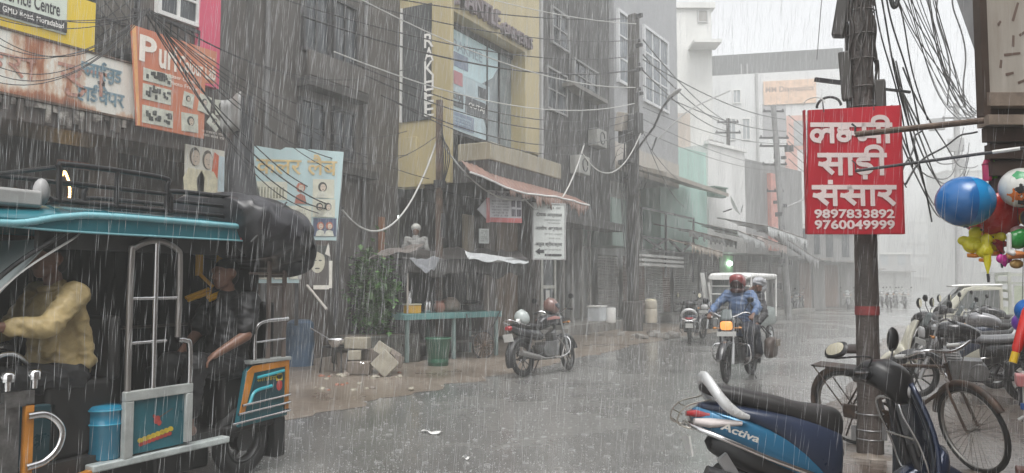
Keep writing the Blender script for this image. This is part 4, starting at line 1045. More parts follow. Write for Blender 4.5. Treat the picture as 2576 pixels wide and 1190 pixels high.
# pipes jutting from under the board
for nm, lab, ps, rr_ in (('awning_pipe', 'thick rusty pipe reaching across the red sign from the shop', ((2475, 303, 4.55), (2152, 338, 4.9)), .019), ('awning_rod', 'thin dark rod tipped in white below the thick pipe', ((2576, 372, 4.4), (2152, 430, 4.95)), .0095)):
    a, b = at(*ps[0]), at(*ps[1])
    t = thing(nm, lab, 'pipe', a, 0)
    MB().tube([(0, 0, 0), b - a], rr_, 10).obj('shaft', RUSTY if rr_ > .01 else DARKM, t)
    MB().tube([b - a, b - a + V((0, 0, .05)), b - a + V((-.02, 0, .07))], rr_ * .35, 6).obj('hook', DARKM, t)
    if rr_ < .01: MB().tube([(b - a) * .02, (b - a) * .17], rr_ * 1.15, 8).obj('white_sleeve', WHITEP, t)
# ------------------------------------------------------------------ free standing hoarding of the colour lab
hc0 = at(632, 600, 13.3); hc1 = at(862, 600, 13.6)
t = thing('photo_hoarding', 'pale blue photo lab hoarding with faded yellow heading and printed portraits', 'hoarding', hc0, math.atan2((hc1 - hc0).y, (hc1 - hc0).x))
w = (hc1 - hc0).length; h = at(640, 368, 13.3).z - hc0.z
PB = mat('pale_blue_print_sheet', (.42, .55, .56), .42, var=.16, scale=1.0, streak=1)
wv = lambda f: V((w * f, .012 * math.sin(f * 11), 0))
MB().prism([(0, 0), (w * .93, -.02), (w * 1.0, h * .97), (w * .35, h * 1.0), (w * .30, h * .97), (.02, h * 1.01)], 0, .04).obj('panel', PB, t)
m = MB(); m.beam((0, .06, -1.5), (0, .06, h), .07); m.beam((w * .93, .06, -1.5), (w * .97, .06, h), .07); m.beam((w * .5, .06, -1.5), (w * .5, .06, h), .06)
m.obj('stand', DARKM, t)
m = MB(); txt(m, 'कलर लैब', w * .04, w * .93, h * .70, h * .93, -.012, .012); m.obj('lettering', mat('faded_ochre_lettering', (.60, .46, .22), .5, var=.25, scale=7), t)
CRW = mat('cream_paper', (.58, .58, .48), .5, var=.15, scale=5)
REDH = mat('red_print_hair', (.40, .12, .07), .5, var=.2)
photo(t, w * .66, w * .90, h * .45, h * .66, -.001, 21, 0, CRW); photo(t, w * .66, w * .91, h * .24, h * .44, -.001, 22, 0, CRW, two=True)
photo(t, w * .67, w * .93, h * .03, h * .23, -.001, 23, 0, mat('navy_print', (.08, .10, .16), .4), REDH, two=True)
photo(t, w * .41, w * .63, h * .38, h * .69, -.001, 24, 0, PB, REDH, mat('red_print_dress', (.36, .13, .09), .5))
p = MB().bx(w * .04, w * .38, -.006, -.001, h * .42, h * .62).obj('photograph', CRW, t)
m = MB(); q = random.Random(8)
for k in range(9): xx = w * (.06 + .033 * k); m.prism([(xx, h * .44), (xx + .035, h * .44), (xx + .03, h * .53), (xx + .005, h * .53)], -.009, -.0065); m.prism([(xx + .008, h * .53), (xx + .03, h * .53), (xx + .03, h * .56), (xx + .008, h * .56)], -.0095, -.0065)
m.obj('printed_group', mat('printed_olive', (.25, .25, .18), .5, var=.5, scale=9), p)
MB().bx(w * .37, w * .65, -.006, -.001, h * .06, h * .36).obj('text_panel', CRW, t)
m = MB(); scrawl(m, w * .40, w * .62, h * .09, h * .33, -.01, 6, 14); m.obj('worn_lettering', mat('grey_print', (.4, .38, .34), .5), t)
m = MB(); scrawl(m, w * .03, w * .33, h * .07, h * .36, -.01, 7, 15); m.obj('worn_lettering', mat('grey_print', (.4, .38, .34), .5), t)
# torn lower sheet with one face, hung below the hoarding
a = at(776, 722, 13.4); b = at(828, 722, 13.4)
t = thing('portrait_poster', 'torn dark poster with a pale face hanging below the blue hoarding', 'poster', a, math.atan2((b - a).y, (b - a).x))
w2 = (b - a).length; h2 = at(776, 616, 13.4).z - a.z
MB().bx(0, w2, 0, .02, 0, h2).obj('panel', mat('dark_poster', (.10, .09, .085), .45, var=.3), t)
e = lambda cx, cz, rx, rz: [(cx + rx * math.cos(2 * math.pi * k / 18), cz + rz * math.sin(2 * math.pi * k / 18)) for k in range(18)]
MB().prism(e(w2 * .42, h2 * .60, w2 * .36, h2 * .27), -.006, -.001).obj('printed_face', mat('pale_face_print', (.52, .50, .40), .5), t)
m = MB(); m.prism([(w2 * .0, h2 * .98), (w2 * .95, h2 * .98), (w2 * .9, h2 * .6), (w2 * .72, h2 * .76), (w2 * .4, h2 * .84), (w2 * .1, h2 * .7)], -.011, -.007); m.prism(e(w2 * .30, h2 * .63, .03, .012), -.010, -.007); m.prism(e(w2 * .56, h2 * .63, .03, .012), -.010, -.007); m.prism(e(w2 * .42, h2 * .44, .045, .012), -.010, -.007)
m.obj('printed_hair', PICD, t)
m = MB(); m.bx(w2, w2 + .05, -.02, .02, -.02, h2 * .62); m.bx(w2 * .25, w2, -.02, .02, -.04, .03); m.obj('torn_edge', mat('white_edge', (.66, .64, .58), .5), t)
m = MB(); m.prism([(w2 * .8, h2 * .78), (w2 * 1.05, h2 * .72), (w2 * .95, h2 * 1.05)], -.03, -.02); m.obj('folded_corner', mat('white_edge', (.66, .64, .58), .5), t)
a = at(640, 712, 13.2); b = at(752, 712, 13.2)
t = thing('black_white_poster', 'low poster strip of small grey pictures glimpsed through the three wheeler', 'poster', a, math.atan2((b - a).y, (b - a).x))
MB().bx(0, (b - a).length, 0, .03, 0, .55).obj('panel', PB, t)
for k in range(3): photo(t, .06 + k * .26, .28 + k * .26, .06, .48, -.001, 30 + k, 0, mat('grey_photo', (.36, .36, .34), .5, var=.4, scale=8))
# leaning prop of the hoarding
a = at(772, 748, 13.0); b = at(822, 778, 12.6)
t = thing('leaning_pole', 'pale bamboo prop leaning under the hoarding', 'pole', b, 0)
MB().tube([(0, 0, 0), (a - b) * 1.0 + V((0, 0, .2))], .022, 8).obj('shaft', mat('pale_bamboo', (.36, .33, .3), .5), t)

# ------------------------------------------------------------------ signs under the salmon awning
def hung_sign(name, label, u0, v0, u1, v1, d, face, cat='sign', dd=0.3):
    a, b = at(u0, v1, d), at(u1, v1, d + dd)
    t = thing(name, label, cat, a, math.atan2((b - a).y, (b - a).x)); w = V((b.x - a.x, b.y - a.y, 0)).length; h = at(u0, v0, d).z - a.z
    MB().bx(0, w, 0, .04, 0, h).obj('panel', face, t)
    return t, w, h
t, w, h = hung_sign('hair_oil_sign', 'grey white hair oil banner with a red lower band hanging under the salmon awning', 1228, 478, 1312, 558, 17.6, mat('pale_grey_banner', (.50, .50, .52), .45, var=.12))
m = MB(); txt(m, 'म हेयर ऑयल', w * .04, w * .90, h * .80, h * .97, -.012, .014); scrawl(m, w * .1, w * .62, h * .16, h * .70, -.012, 6, 40); m.bx(w * .70, w * .80, -.014, -.002, h * .5, h * .7); m.bx(w * .86, w * .97, -.014, -.002, h * .48, h * .7); m.bx(w * .70, w * .82, -.014, -.002, h * .2, h * .42); m.bx(w * .86, w * .98, -.014, -.002, h * .2, h * .42)
m.obj('lettering', mat('purple_black_lettering', (.07, .06, .08), .5), t)
RED = mat('dull_red_print', (.48, .14, .14), .45, var=.15)
m = MB(); m.bx(0, w, -.02, 0, -.005, h * .14); m.bx(-.05, .03, -.02, 0, -.02, h * .75); m.obj('red_band', RED, t)
MB().prism([(-.05, h * .1), (-.02, h * .75), (-.26, h * .38)], -.01, .03).obj('folded_side', mat('pale_grey_banner', (.5, .5, .52), .45), t)
t, w, h = hung_sign('notice_board', 'tall white notice board with lines of black Hindi names and an arrow', 1342, 512, 1420, 650, 18.6, mat('board_white', (.56, .59, .57), .42, var=.12, scale=1.5, streak=1))
m = MB()
txt(m, 'दीपक अग्रवाल', w * .08, w * .92, h * .75, h * .85, -.012, .014); txt(m, 'आशीष अग्रवाल', w * .06, w * .92, h * .50, h * .60, -.012, .014); txt(m, 'अतुल श्रीवास्तव', w * .06, w * .92, h * .21, h * .31, -.012, .014)
scrawl(m, w * .35, w * .92, h * .68, h * .73, -.012, 1, 41); scrawl(m, w * .35, w * .92, h * .43, h * .47, -.012, 1, 42); scrawl(m, w * .5, w * .85, h * .35, h * .39, -.012, 1, 43); scrawl(m, w * .35, w * .9, h * .14, h * .18, -.012, 1, 44); scrawl(m, w * .45, w * .88, h * .90, h * .96, -.012, 1, 45); scrawl(m, w * .45, w * .88, h * .63, h * .67, -.012, 1, 46)
m.prism([(w * .06, h * .13), (w * .2, h * .19), (w * .2, h * .16), (w * .34, h * .16), (w * .34, h * .10), (w * .2, h * .10), (w * .2, h * .07)], -.012, -.002); m.bx(w * .36, w * .9, -.012, -.002, h * .045, h * .085)
m.obj('lettering', BLK, t)
m = MB(); m.bx(-.03, 0, -.02, .05, -.03, h + .03); m.bx(w, w + .03, -.02, .05, -.03, h + .03); m.bx(0, w, -.02, .05, -.03, 0); m.bx(0, w, -.02, .05, h, h + .03); m.obj('frame', GREYP, t)
t, w, h = hung_sign('small_notice', 'small white paper notice low beside the hair oil banner', 1206, 575, 1230, 612, 17.5, mat('paper_white', (.52, .55, .53), .5), 'notice', .1)
m = MB(); scrawl(m, w * .1, w * .9, h * .1, h * .9, -.012, 6, 47); m.obj('lettering', BLK, t)

# ------------------------------------------------------------------ poles
def insul(mb, p):
    mb.lathe([(.01, 0), (.045, .01), (.05, .05), (.03, .07), (.045, .09), (.02, .13)], 10, Matrix.Translation(p))
# tall electric pole in front of the dark building
b0 = gp(1592, 835); pz = at(1612, 40, (b0 - EYE).dot(FH)).z
t = thing('electric_pole', 'tall dark electric pole with transformer boxes, tangled wires and a street lamp arm', 'electric pole', b0, R(-20))
m = MB(); m.beam((0, 0, 0), (.16, 0, pz), .30, .26); m.obj('shaft', POLEC, t, bevel=.02)
MB().box((.02, -.02, .5), (.5, .46, 1.0)).obj('base_block', POLEC, t, bevel=.05)
m = MB(); m.box((.30, -.05, pz - .12), (.5, .09, .12)); m.box((.26, -.05, pz - 1.1), (.55, .09, .1)); m.box((.26, -.05, pz - 1.9), (.55, .09, .1)); m.box((.26, -.05, pz - 2.7), (.55, .09, .1))
for zz in (1.0, 1.8, 2.6):
    for xx in (.1, .42): insul(m, V((xx, -.05, pz - zz)))
m.obj('cross_arm', DARKM, t)
m = MB(); m.box((.32, -.16, pz - 3.7), (.42, .3, .7)); m.box((-.16, -.16, pz - 4.05), (.3, .26, .4)); m.box((.02, -.2, pz - 4.9), (.55, .35, .16)); m.obj('junction_box', mat('box_black', (.05, .05, .05), .4), t, bevel=.02)
MB().box((-.22, -.2, pz - 3.55), (.34, .28, .62), (0, R(12), 0)).obj('meter_box', mat('meter_box_beige', (.42, .38, .33), .45), t, bevel=.02)
m = MB()
q = random.Random(31)
for k in range(9):
    rr_ = q.uniform(.2, .55); c = V((q.uniform(-.2, .6), -.25, pz - q.uniform(4.6, 6.2)))
    m.tube([c + V((rr_ * math.cos(a * .33), .03 * math.sin(a), rr_ * math.sin(a * .33) * q.uniform(.8, 1.2))) for a in range(20)], .008, 5)
for k in range(14): 
    x = q.uniform(-.15, .3); m.tube(smoothpath([(x, -.18, pz - 4), (x + q.uniform(-.2, .2), -.2, pz - 6), (x * .3, -.17, q.uniform(.8, 2.5))], 6), .012, 5)
m.obj('loose_cable', CABLE, t)
la = t.matrix_basis.inverted()
p0 = la @ at(1645, 320, 23.2); p1 = la @ at(1668, 268, 23.0); p2 = la @ at(1694, 238, 22.8)
m = MB(); m.tube([V((.1, 0, p0.z - .5)), p0, p1, p2], .035, 8); m.obj('lamp_arm', DARKM, t)
MB().body([(-.25, 0, .04, .03, 2), (-.1, .01, .09, .05, 2.5), (.15, .01, .1, .05, 2.5), (.3, 0, .05, .03, 2)], 12, M=Matrix.Translation(p2) @ Matrix.Rotation(R(-25), 4, 'Y')).obj('lamp_head', GREYP, t)
# long pale rod slung across behind it
a, b = at(1640, 365, 23.3), at(1836, 228, 23.6); c = at(1730, 280, 23.4)
t = thing('bent_conduit', 'long thin bent conduit rising right from the dark electric pole', 'conduit', a, 0)
MB().tube(smoothpath([(0, 0, 0), c - a, b - a], 8), .022, 6).obj('shaft', GREYP, t)
MB().tube([at(1652, 345, 23.3) - a, at(1640, 378, 23.3) - a], .03, 6).obj('bracket', DARKM, t)
# iron post in front of the garment shop
b0 = gp(1104, 905); d0 = (b0 - EYE).dot(FH); pz = at(1102, 252, d0).z
t = thing('iron_post', 'rusty iron wire post standing between the food cart and garment shop', 'post', b0, R(10))
m = MB(); m.beam((0, 0, 0), (-.02, 0, pz), .12, .10); m.obj('shaft', RUSTY, t)
m = MB(); q = random.Random(6)
for k in range(4): m.tube(smoothpath([(.06, -.07, pz - .5 - .1 * k), (.12 + .05 * k, -.1, pz - 1.2), (.08, -.07, pz - 1.9)], 5), .012, 5)
m.bx(-.1, .1, -.1, .1, pz - 1.85, pz - 1.7); m.bx(.06, .14, -.08, .0, pz - 2.9, pz - 2.4)
m.obj('loose_cable', CABLE, t)
# dark wrapped column left of the hoarding
a = at(604, 712, 12.2); 
t = thing('wrapped_column', 'thick dark concrete column swathed in black sheeting behind the three wheeler', 'column', (a.x, a.y, 0), R(15))
zt_ = at(600, 245, 12.2).z; zm_ = at(600, 470, 12.2).z
m = MB(); rings = []
for k in range(15):
    z = zt_ * k / 14; r_ = .27 if z < zm_ else .27 - .16 * ((z - zm_) / (zt_ - zm_)) ** .8
    rings.append([V((r_ * (1 + .12 * math.sin(5 * i + k * 1.3)) * math.cos(2 * math.pi * i / 18) + .05 * math.sin(k), r_ * (1 + .1 * math.cos(3 * i + k)) * math.sin(2 * math.pi * i / 18), z)) for i in range(18)])
m.loft(rings); m.obj('sheeting', mat('black_sheeting', (.035, .036, .04), .38, var=.4, scale=4, streak=1, bump=.3), t, smooth=60)
m = MB(); m.beam((0, 0, zt_ - .3), (-.12, 0, zt_ + 3.5), .26, .22); m.obj('shaft', POLEC, t)
a = at(575, 260, 12); 
t = thing('bent_tin_sheet', 'crumpled pale tin sheet wedged between the orange sign and dark column', 'tin sheet', a, R(30))
m = MB(); m.grid(lambda s, tt: V((-.12 + .34 * s, .1 * math.sin(s * 5), .05 - .5 * tt + .12 * s * (1 - tt))), 8, 4); m.obj('sheet', mat('pale_tin', (.24, .24, .235), .4, var=.25), t, solid=.01)
# far poles
def plain_pole(name, label, u, vt, vb, d, r, arms=(), m_=POLEC, group=None, lean=0):
    p = plan(u, d); zt = at(u, vt, d).z
    t = thing(name, label, 'pole', p, 0, group)
    MB().tube([(0, 0, 0), (lean, 0, zt)], [r, r * .75], 10).obj('shaft', m_, t)
    if arms:
        mm = MB()
        for z, L in arms:
            mm.beam(V((lean, 0, zt - z)) - RT * L, V((lean, 0, zt - z)) + RT * L, .09)
            for s in (-.9, 0, .9): insul(mm, V((lean, 0, zt - z)) + RT * L * s)
        mm.obj('cross_arm', DARKM, t)
    return t, zt
PALEC = mat('haze_paled_concrete', (.20, .20, .20), .5, var=.3)  # far poles lightened, distance haze put into their concrete colour
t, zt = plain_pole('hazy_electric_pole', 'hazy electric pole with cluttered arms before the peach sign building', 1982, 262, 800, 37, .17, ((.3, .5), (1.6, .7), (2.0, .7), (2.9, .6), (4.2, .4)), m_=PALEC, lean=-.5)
m = MB(); m.tube([(0, 0, zt - 5), V((0, 0, zt - 4.6)) + RT * .9], .04, 6); m.box(tuple(V((0, 0, zt - 4.55)) + RT * 1.1), (.5, .2, .12)); m.obj('lamp_arm', GREYP, t)
m = MB(); q = random.Random(12)
for k in range(16): m.box((q.uniform(-.5, .25), q.uniform(-.2, .2), zt - q.uniform(1.5, 9)), (q.uniform(.1, .4), .2, q.uniform(.1, .3)))
m.obj('fittings', DARKM, t)
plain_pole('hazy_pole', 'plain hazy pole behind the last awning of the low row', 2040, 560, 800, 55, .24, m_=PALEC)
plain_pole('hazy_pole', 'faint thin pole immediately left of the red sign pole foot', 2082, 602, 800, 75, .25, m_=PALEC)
plain_pole('insulator_pole', 'far pole topped by two crossed arms over the white block roofline', 1838, 298, 640, 40, .12, ((.2, .55), (.75, .65)))
t, zt = plain_pole('hazy_electric_pole', 'ghostly electric pole with transformers behind the tangle of wires at right', 2412, 262, 700, 48, .22, ((.2, .5), (.9, .9)), m_=mat('haze_paled_grey', (.36, .36, .36), .5), lean=.2)
m = MB(); m.box((-.9, 0, zt - 1.2), (.9, .5, .7)); m.box((.1, 0, zt - 2.6), (.9, .4, .8)); m.box((.2, 0, zt - 3.7), (.7, .4, .9)); m.obj('transformer', GREYP, t)

# ------------------------------------------------------------------ near pole with the red sari shop sign
pd = 7.0; pb = plan(2178, pd)
t = thing('utility_pole', 'near leaning concrete utility pole wrapped in old cables with a faded red band', 'utility pole', pb, 0)
ztop = 5.2
def pc(z):   # centre of the leaning shaft
    return V((.004 * (z - .2), 0, z))
m = MB(); rings = []; q = random.Random(14)
K = 40
for k in range(K + 1):
    z = ztop * k / K; r_ = (.115 if z < .35 else .098) * (1 + .03 * q.uniform(-1, 1))
    rings.append([pc(z) + V((r_ * (1 + q.uniform(-.035, .035)) * math.cos(2 * math.pi * i / 20), r_ * (1 + q.uniform(-.035, .035)) * math.sin(2 * math.pi * i / 20), 0)) for i in range(20)])
m.loft(rings); m.obj('shaft', mat('old_pole_concrete', (.085, .07, .062), .5, var=.5, scale=7, streak=1, bump=.6, bscale=40), t, smooth=60)
zb1, zb0 = at(2178, 770, pd).z, at(2178, 792, pd).z
MB().tube([pc(zb0), pc(zb1)], .104, 20).obj('red_band', mat('faded_red_band', (.24, .04, .04), .5, var=.4, scale=9), t, smooth=60)
# bundles of cable and strapping up the shaft
m = MB(); zs_ = at(2178, 590, pd).z
for k in range(34):
    a0 = q.uniform(0, 6.28); pts = []; z = q.uniform(zs_ + .9, zs_ + 2.2); zz = z + q.uniform(.5, 1.6); rr_ = q.uniform(.10, .145)
    for j in range(8):
        zc_ = z + (zz - z) * j / 7; aa = a0 + q.uniform(-.25, .25) + j * .08
        pts.append(pc(zc_) + V((rr_ * math.cos(aa), rr_ * math.sin(aa), 0)))
    m.tube(smoothpath(pts, 3), q.uniform(.006, .013), 5)
for k in range(9):
    zc_ = zs_ + .95 + k * .21 + q.uniform(-.05, .05); m.torus(pc(zc_), .118, .008, 'z', 18, 5)
m.obj('cable_bundle', mat('dusty_cable', (.06, .052, .047), .5, var=.5, scale=14), t)
m = MB(); zx = at(2178, 70, pd).z
m.box(tuple(pc(zx) + V((-.16, -.02, .12))), (.11, .12, .38), (0, R(10), 0)); m.box(tuple(pc(zx) + V((-.13, -.05, -.45))), (.1, .1, .45), (0, R(-3), 0)); m.box(tuple(pc(zx) + V((.15, -.05, -.68))), (.09, .1, .32))
m.obj('junction_box', mat('pole_box', (.05, .045, .04), .5, var=.4), t, bevel=.015)
m = MB(); a = at(2050, 200, pd); b = at(2290, 232, pd)
m.beam(a - pb, pc(at(2170, 215, pd).z), .035); m.beam(pc(at(2170, 218, pd).z), b - pb, .022)
m.obj('cross_arm', DARKM, t)
for (u, v, rx, rz) in ((2085, 268, .10, .085), (2048, 262, .09, .06)):
    c = at(u, v, pd - .12) - pb
    MB().tube([c + V((rx * math.cos(a * .2), 0, rz * math.sin(a * .2))) for a in range(0, 17)], .012 if u > 2060 else .005, 7).obj('cable_loop', CABLE if u > 2060 else GREYCABLE, t)
MB().body([(-.16, .03, .15, .03, 2), (0, .05, .19, .05, 2), (.17, .03, .14, .03, 2)], 14).obj('mud_collar', DIRTM, t)
m = MB()
for zc_ in (.42, .2, .28): m.torus(pc(zc_), .115, .007, 'z', 18, 5)
m.bx(-.15, -.11, -.05, .03, .18, .3); m.bx(.1, .14, -.06, .02, .2, .34)
m.obj('wire_strap', mat('grey_wire', (.2, .2, .2), .4, .5), t)
# the red sign
sd = 6.78
a = at(2031, 587, sd); b = at(2274, 585, sd); c = at(2031, 277, sd); d = at(2274, 265, sd)
t = thing('sari_shop_sign', 'bright red sari shop sign with white Hindi words and two phone numbers', 'sign', a, math.atan2((b - a).y, (b - a).x))
w, h = (b - a).length, c.z - a.z; h2_ = d.z - b.z; lean_ = (c - a).dot((b - a).normalized())
REDS = mat('red_sign_paint', (.48, .022, .038), .3, var=.22, scale=2.2, streak=1)
MB().prism([(0, 0), (w, 0), (w, h + .045), (lean_, h)], 0, .025).obj('panel', REDS, t)
SW = mat('sign_white', (.72, .62, .60), .45, var=.08)
m = MB()
fx = lambda u: (u - 2031) / 243 * w
fz = lambda v: (586 - v) / 315 * h
devtext(m, ['l', 'ksh', 'm', 'ii'], fx(2044), fx(2252), fz(352), fz(309), -.006, .040)
devtext(m, ['s', 'aa', 'd', 'nukta', 'ii'], fx(2060), fx(2236), fz(434), fz(387), -.006, .040)
devtext(m, ['s', 'dot', 's', 'aa', 'r'], fx(2044), fx(2258), fz(512), fz(469), -.006, .040)
m.obj('hindi_lettering', SW, t)
m = MB(); txt(m, '9897833892', fx(2049), fx(2251), fz(548), fz(525), -.006, .03); txt(m, '9760049999', fx(2049), fx(2251), fz(576), fz(552), -.006, .03)
m.obj('phone_lettering', SW, t)
m = MB(); m.bx(-.008, .006, -.006, .03, -.006, h); m.bx(w - .004, w + .008, -.006, .03, -.006, h + .04); m.bx(.006, w - .004, -.006, .03, -.008, .005); m.obj('frame', mat('red_frame', (.34, .02, .03), .35), t)
m = MB(); 
for u, v in ((2072, 268), (2198, 262)): p = t.matrix_basis.inverted() @ at(u, v, sd); m.tube([p + V((0, 0, -.05)), p + V((0, .02, .05))], .006, 6)
m.obj('hook', DARKM, t)

# ------------------------------------------------------------------ wires
WG = ('overhead wires strung from pole to pole', 'slack cables looping at the right hand pole')
def wire(a, b, sag, r, label, m_=CABLE, group=None, n=18, wob=0.0, cat='cable', name='overhead_cable', seed=0):
    t = None; pts = []; q = random.Random(seed)
    for k in range(n + 1):
        s = k / n; pts.append((b - a) * s + V((wob * math.sin(9 * s + seed), wob * math.cos(7 * s + seed), -4 * sag * s * (1 - s) + wob * .6 * math.sin(13 * s + seed))))
    o = MB().tube(pts, r, 6).obj(name, m_, None, smooth=80)
    o.location = a
    return tag(o, label, cat, group)
# heavy bundle from the left building, over the hoarding, toward the post
ends = [(372, 22, 10.2, 862, 524, 14.0, .55, .013), (376, 30, 10.2, 862, 527, 14.0, .72, .012), (366, 28, 10.2, 1100, 345, 16.6, 1.2, .009), (370, 36, 10.2, 850, 500, 14.3, .45, .010), (380, 34, 10.2, 1010, 470, 15.6, .6, .008), (362, 20, 10.2, 870, 540, 14.2, .8, .009)]
for i, (u0, v0, d0, u1, v1, d1, sg, r_) in enumerate(ends):
    wire(at(u0, v0, d0), at(u1, v1, d1), sg, r_, 'thick black cable of the bundle swooping down across the blue hoarding', group='heavy cables sweeping past the hoarding', seed=i, wob=.02)
q = random.Random(17)
for i in range(9):
    v0 = 20 + 14 * i + q.uniform(-6, 6)
    wire(at(-40, v0 - 30 + 12 * i, 9.2), at(372 + q.uniform(-6, 6), 24 + q.uniform(-5, 10), 10.2), q.uniform(.1, .5), .006, 'thin black wire crossing the yellow sign to the cable bracket', group='wires crossing the yellow sign', seed=i + 20)
for i in range(6):
    wire(at(380, 26 + i * 4, 10.2), at(1004 + q.uniform(-20, 90), 150 + i * 60, 15.8), q.uniform(.2, .7), .008, 'thin dark wire sagging across the grey cement building', group='wires across the cement building', seed=i + 40)
# pale hose to the post and on to the awning
wire(at(858, 524, 14.0), at(1100, 350, 16.3), 1.05, .02, 'pale hose looping up from the hoarding to the iron post', GREYCABLE, name='pale_hose', cat='hose')
wire(at(1106, 352, 16.3), at(1330, 500, 18.2), .45, .018, 'pale hose swinging from the iron post down to the salmon awning', GREYCABLE, name='pale_hose', cat='hose')
wire(at(1318, 498, 18.2), at(1470, 362, 20.5), .9, .02, 'pale hose curling up right of the salmon awning', GREYCABLE, name='pale_hose', cat='hose')
wire(at(1462, 380, 22), at(1612, 335, 23), .9, .018, 'pale hose drooping to the dark electric pole', GREYCABLE, name='pale_hose', cat='hose')
# line wires to the tall electric pole
for i, (v0, v1, u1, c_, r_) in enumerate(((-30, 45, 1600, CABLE, .014), (-150, 60, 1600, GREYCABLE, .012), (0, 100, 1604, CABLE, .013), (60, 140, 1602, CABLE, .013), (100, 175, 1600, CABLE, .018), (20, 220, 1598, GREYCABLE, .013), (190, 260, 1596, GREYCABLE, .012), (215, 285, 1594, CABLE, .012), (250, 300, 1594, CABLE, .012), (300, 330, 1592, CABLE, .012), (320, 350, 1590, CABLE, .01))):
    wire(at(600 + 40 * i, v0 - 60 if i != 5 else -60, 12.5), at(u1, v1, 23.0), .35 + .03 * i, r_, 'wire with wet glint painted pale, running across the yellow shop to the tall pole' if c_ is GREYCABLE else 'dark wire running across the yellow shop to the tall electric pole', c_, group='pale wires to the tall pole' if c_ is GREYCABLE else 'line wires to the tall electric pole', seed=i + 60)  # pale cable colour paints the wet glint on some wires
for i, (v0, u1, v1, d1, r_) in enumerate(((100, 1838, 310, 40, .02), (138, 1838, 318, 40, .022), (178, 1830, 330, 40, .022), (150, 1975, 300, 37, .02), (215, 1978, 330, 37, .018), (270, 1980, 360, 37, .012), (300, 1985, 420, 37, .01), (330, 1990, 430, 37, .01), (345, 1750, 470, 30, .01), (330, 1720, 520, 29, .01))):
    wire(at(1618, v0, 23.0), at(u1, v1, d1), .35, r_, 'dark wire running on from the tall electric pole toward the white block', group='wires leaving the tall electric pole', seed=i + 80)
for i in range(6):
    wire(at(1984, 290 + i * 22, 37), at(2150, 430 + i * 24 - 60, 60), .5, .02, 'faint wire fading into the rain past the hazy electric pole', group='faint wires into the rain', seed=i + 100)
# thick braided drops beside the near pole
for i, (u0, v0, u1, v1, sg, r_) in enumerate(((2188, -120, 2345, 560, .05, .008), (2205, -120, 2320, 330, .05, .008), (2190, -60, 2300, 420, .08, .007), (2170, 90, 2280, 470, .15, .006), (2225, -140, 2330, 300, .05, .007))):
    wire(at(u0, v0, 7.0), at(u1, v1, 7.6), sg, r_, 'thick braided cable dropping steeply right of the near pole', group='braided cables at the near pole', seed=i + 120, wob=.015)
wire(at(2320, 330, 7.4), at(2268, 470, 7.2), -.12, .009, 'black cable curling back under the braided drops', seed=3, wob=.02)
wire(at(2462, 330, 8.0), at(2276, 460, 7.1), -.1, .010, 'black cable rising from the red sign edge to the hanging board', seed=4, wob=.02)
for i in range(16):
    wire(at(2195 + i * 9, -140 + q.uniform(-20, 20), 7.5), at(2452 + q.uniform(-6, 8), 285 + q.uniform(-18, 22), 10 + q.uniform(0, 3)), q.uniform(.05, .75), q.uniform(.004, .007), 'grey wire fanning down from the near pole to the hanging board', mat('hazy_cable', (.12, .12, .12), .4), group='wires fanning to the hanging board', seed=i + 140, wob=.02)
for i in range(7):
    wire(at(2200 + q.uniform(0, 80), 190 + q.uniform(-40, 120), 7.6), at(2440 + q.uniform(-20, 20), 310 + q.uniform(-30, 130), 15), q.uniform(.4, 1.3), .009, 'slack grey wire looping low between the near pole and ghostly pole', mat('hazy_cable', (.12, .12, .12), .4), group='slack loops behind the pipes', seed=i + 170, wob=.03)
wire(at(2232, -60, 6.6), at(2262, -30, 6.6), .22, .02, 'short black cable loop hanging at the top edge', seed=9)
for i, u in enumerate((2352, 2396)):
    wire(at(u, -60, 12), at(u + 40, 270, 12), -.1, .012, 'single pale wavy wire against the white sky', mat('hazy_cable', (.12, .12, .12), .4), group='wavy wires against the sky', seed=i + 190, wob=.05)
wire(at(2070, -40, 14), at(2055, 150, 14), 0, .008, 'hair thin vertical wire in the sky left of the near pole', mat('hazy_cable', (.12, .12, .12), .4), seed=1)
# ------------------------------------------------------------------ two wheelers (local x forward, y left)
def wheel(parent, x, z, r, w, spokes=0, disc=True, rim=None, rz=0.0, y=0.0, hub=.05):
    o = bpy.data.objects.new('wheel', None)
    k = MB(); k.torus((0, 0, 0), r - w / 2, w / 2, 'y', 32, 10, sq=.95)
    t = k.obj('wheel', RUBBER, parent, smooth=50); t.location = (x, y, z); t.rotation_euler = (0, 0, rz)
    k = MB(); rr = r - w
    k.torus((0, 0, 0), rr, w * .22, 'y', 32, 8, sq=1.6)
    if spokes:
        for i in range(spokes):
            a = 2 * math.pi * i / spokes; b = a + (.35 if i % 2 else -.35); s = .02 if i % 4 < 2 else -.02
            k.tube([(hub * .6 * math.cos(b), s, hub * .6 * math.sin(b)), (rr * math.cos(a), 0, rr * math.sin(a))], .0022 if spokes > 20 else .012, 4)
    k.tube([(0, -.05, 0), (0, .05, 0)], hub * .6, 12)
    if disc and not spokes:
        for i in range(5):
            a = 2 * math.pi * i / 5; k.beam((hub * .5 * math.cos(a), 0, hub * .5 * math.sin(a)), (rr * math.cos(a + .2), 0, rr * math.sin(a + .2)), .02, .035)
        k.tube([(0, -.045, 0), (0, .045, 0)], rr * .5, 18)
    k.obj('rim', rim or SILVER, t, smooth=50)
    bpy.data.objects.remove(o)
    return t
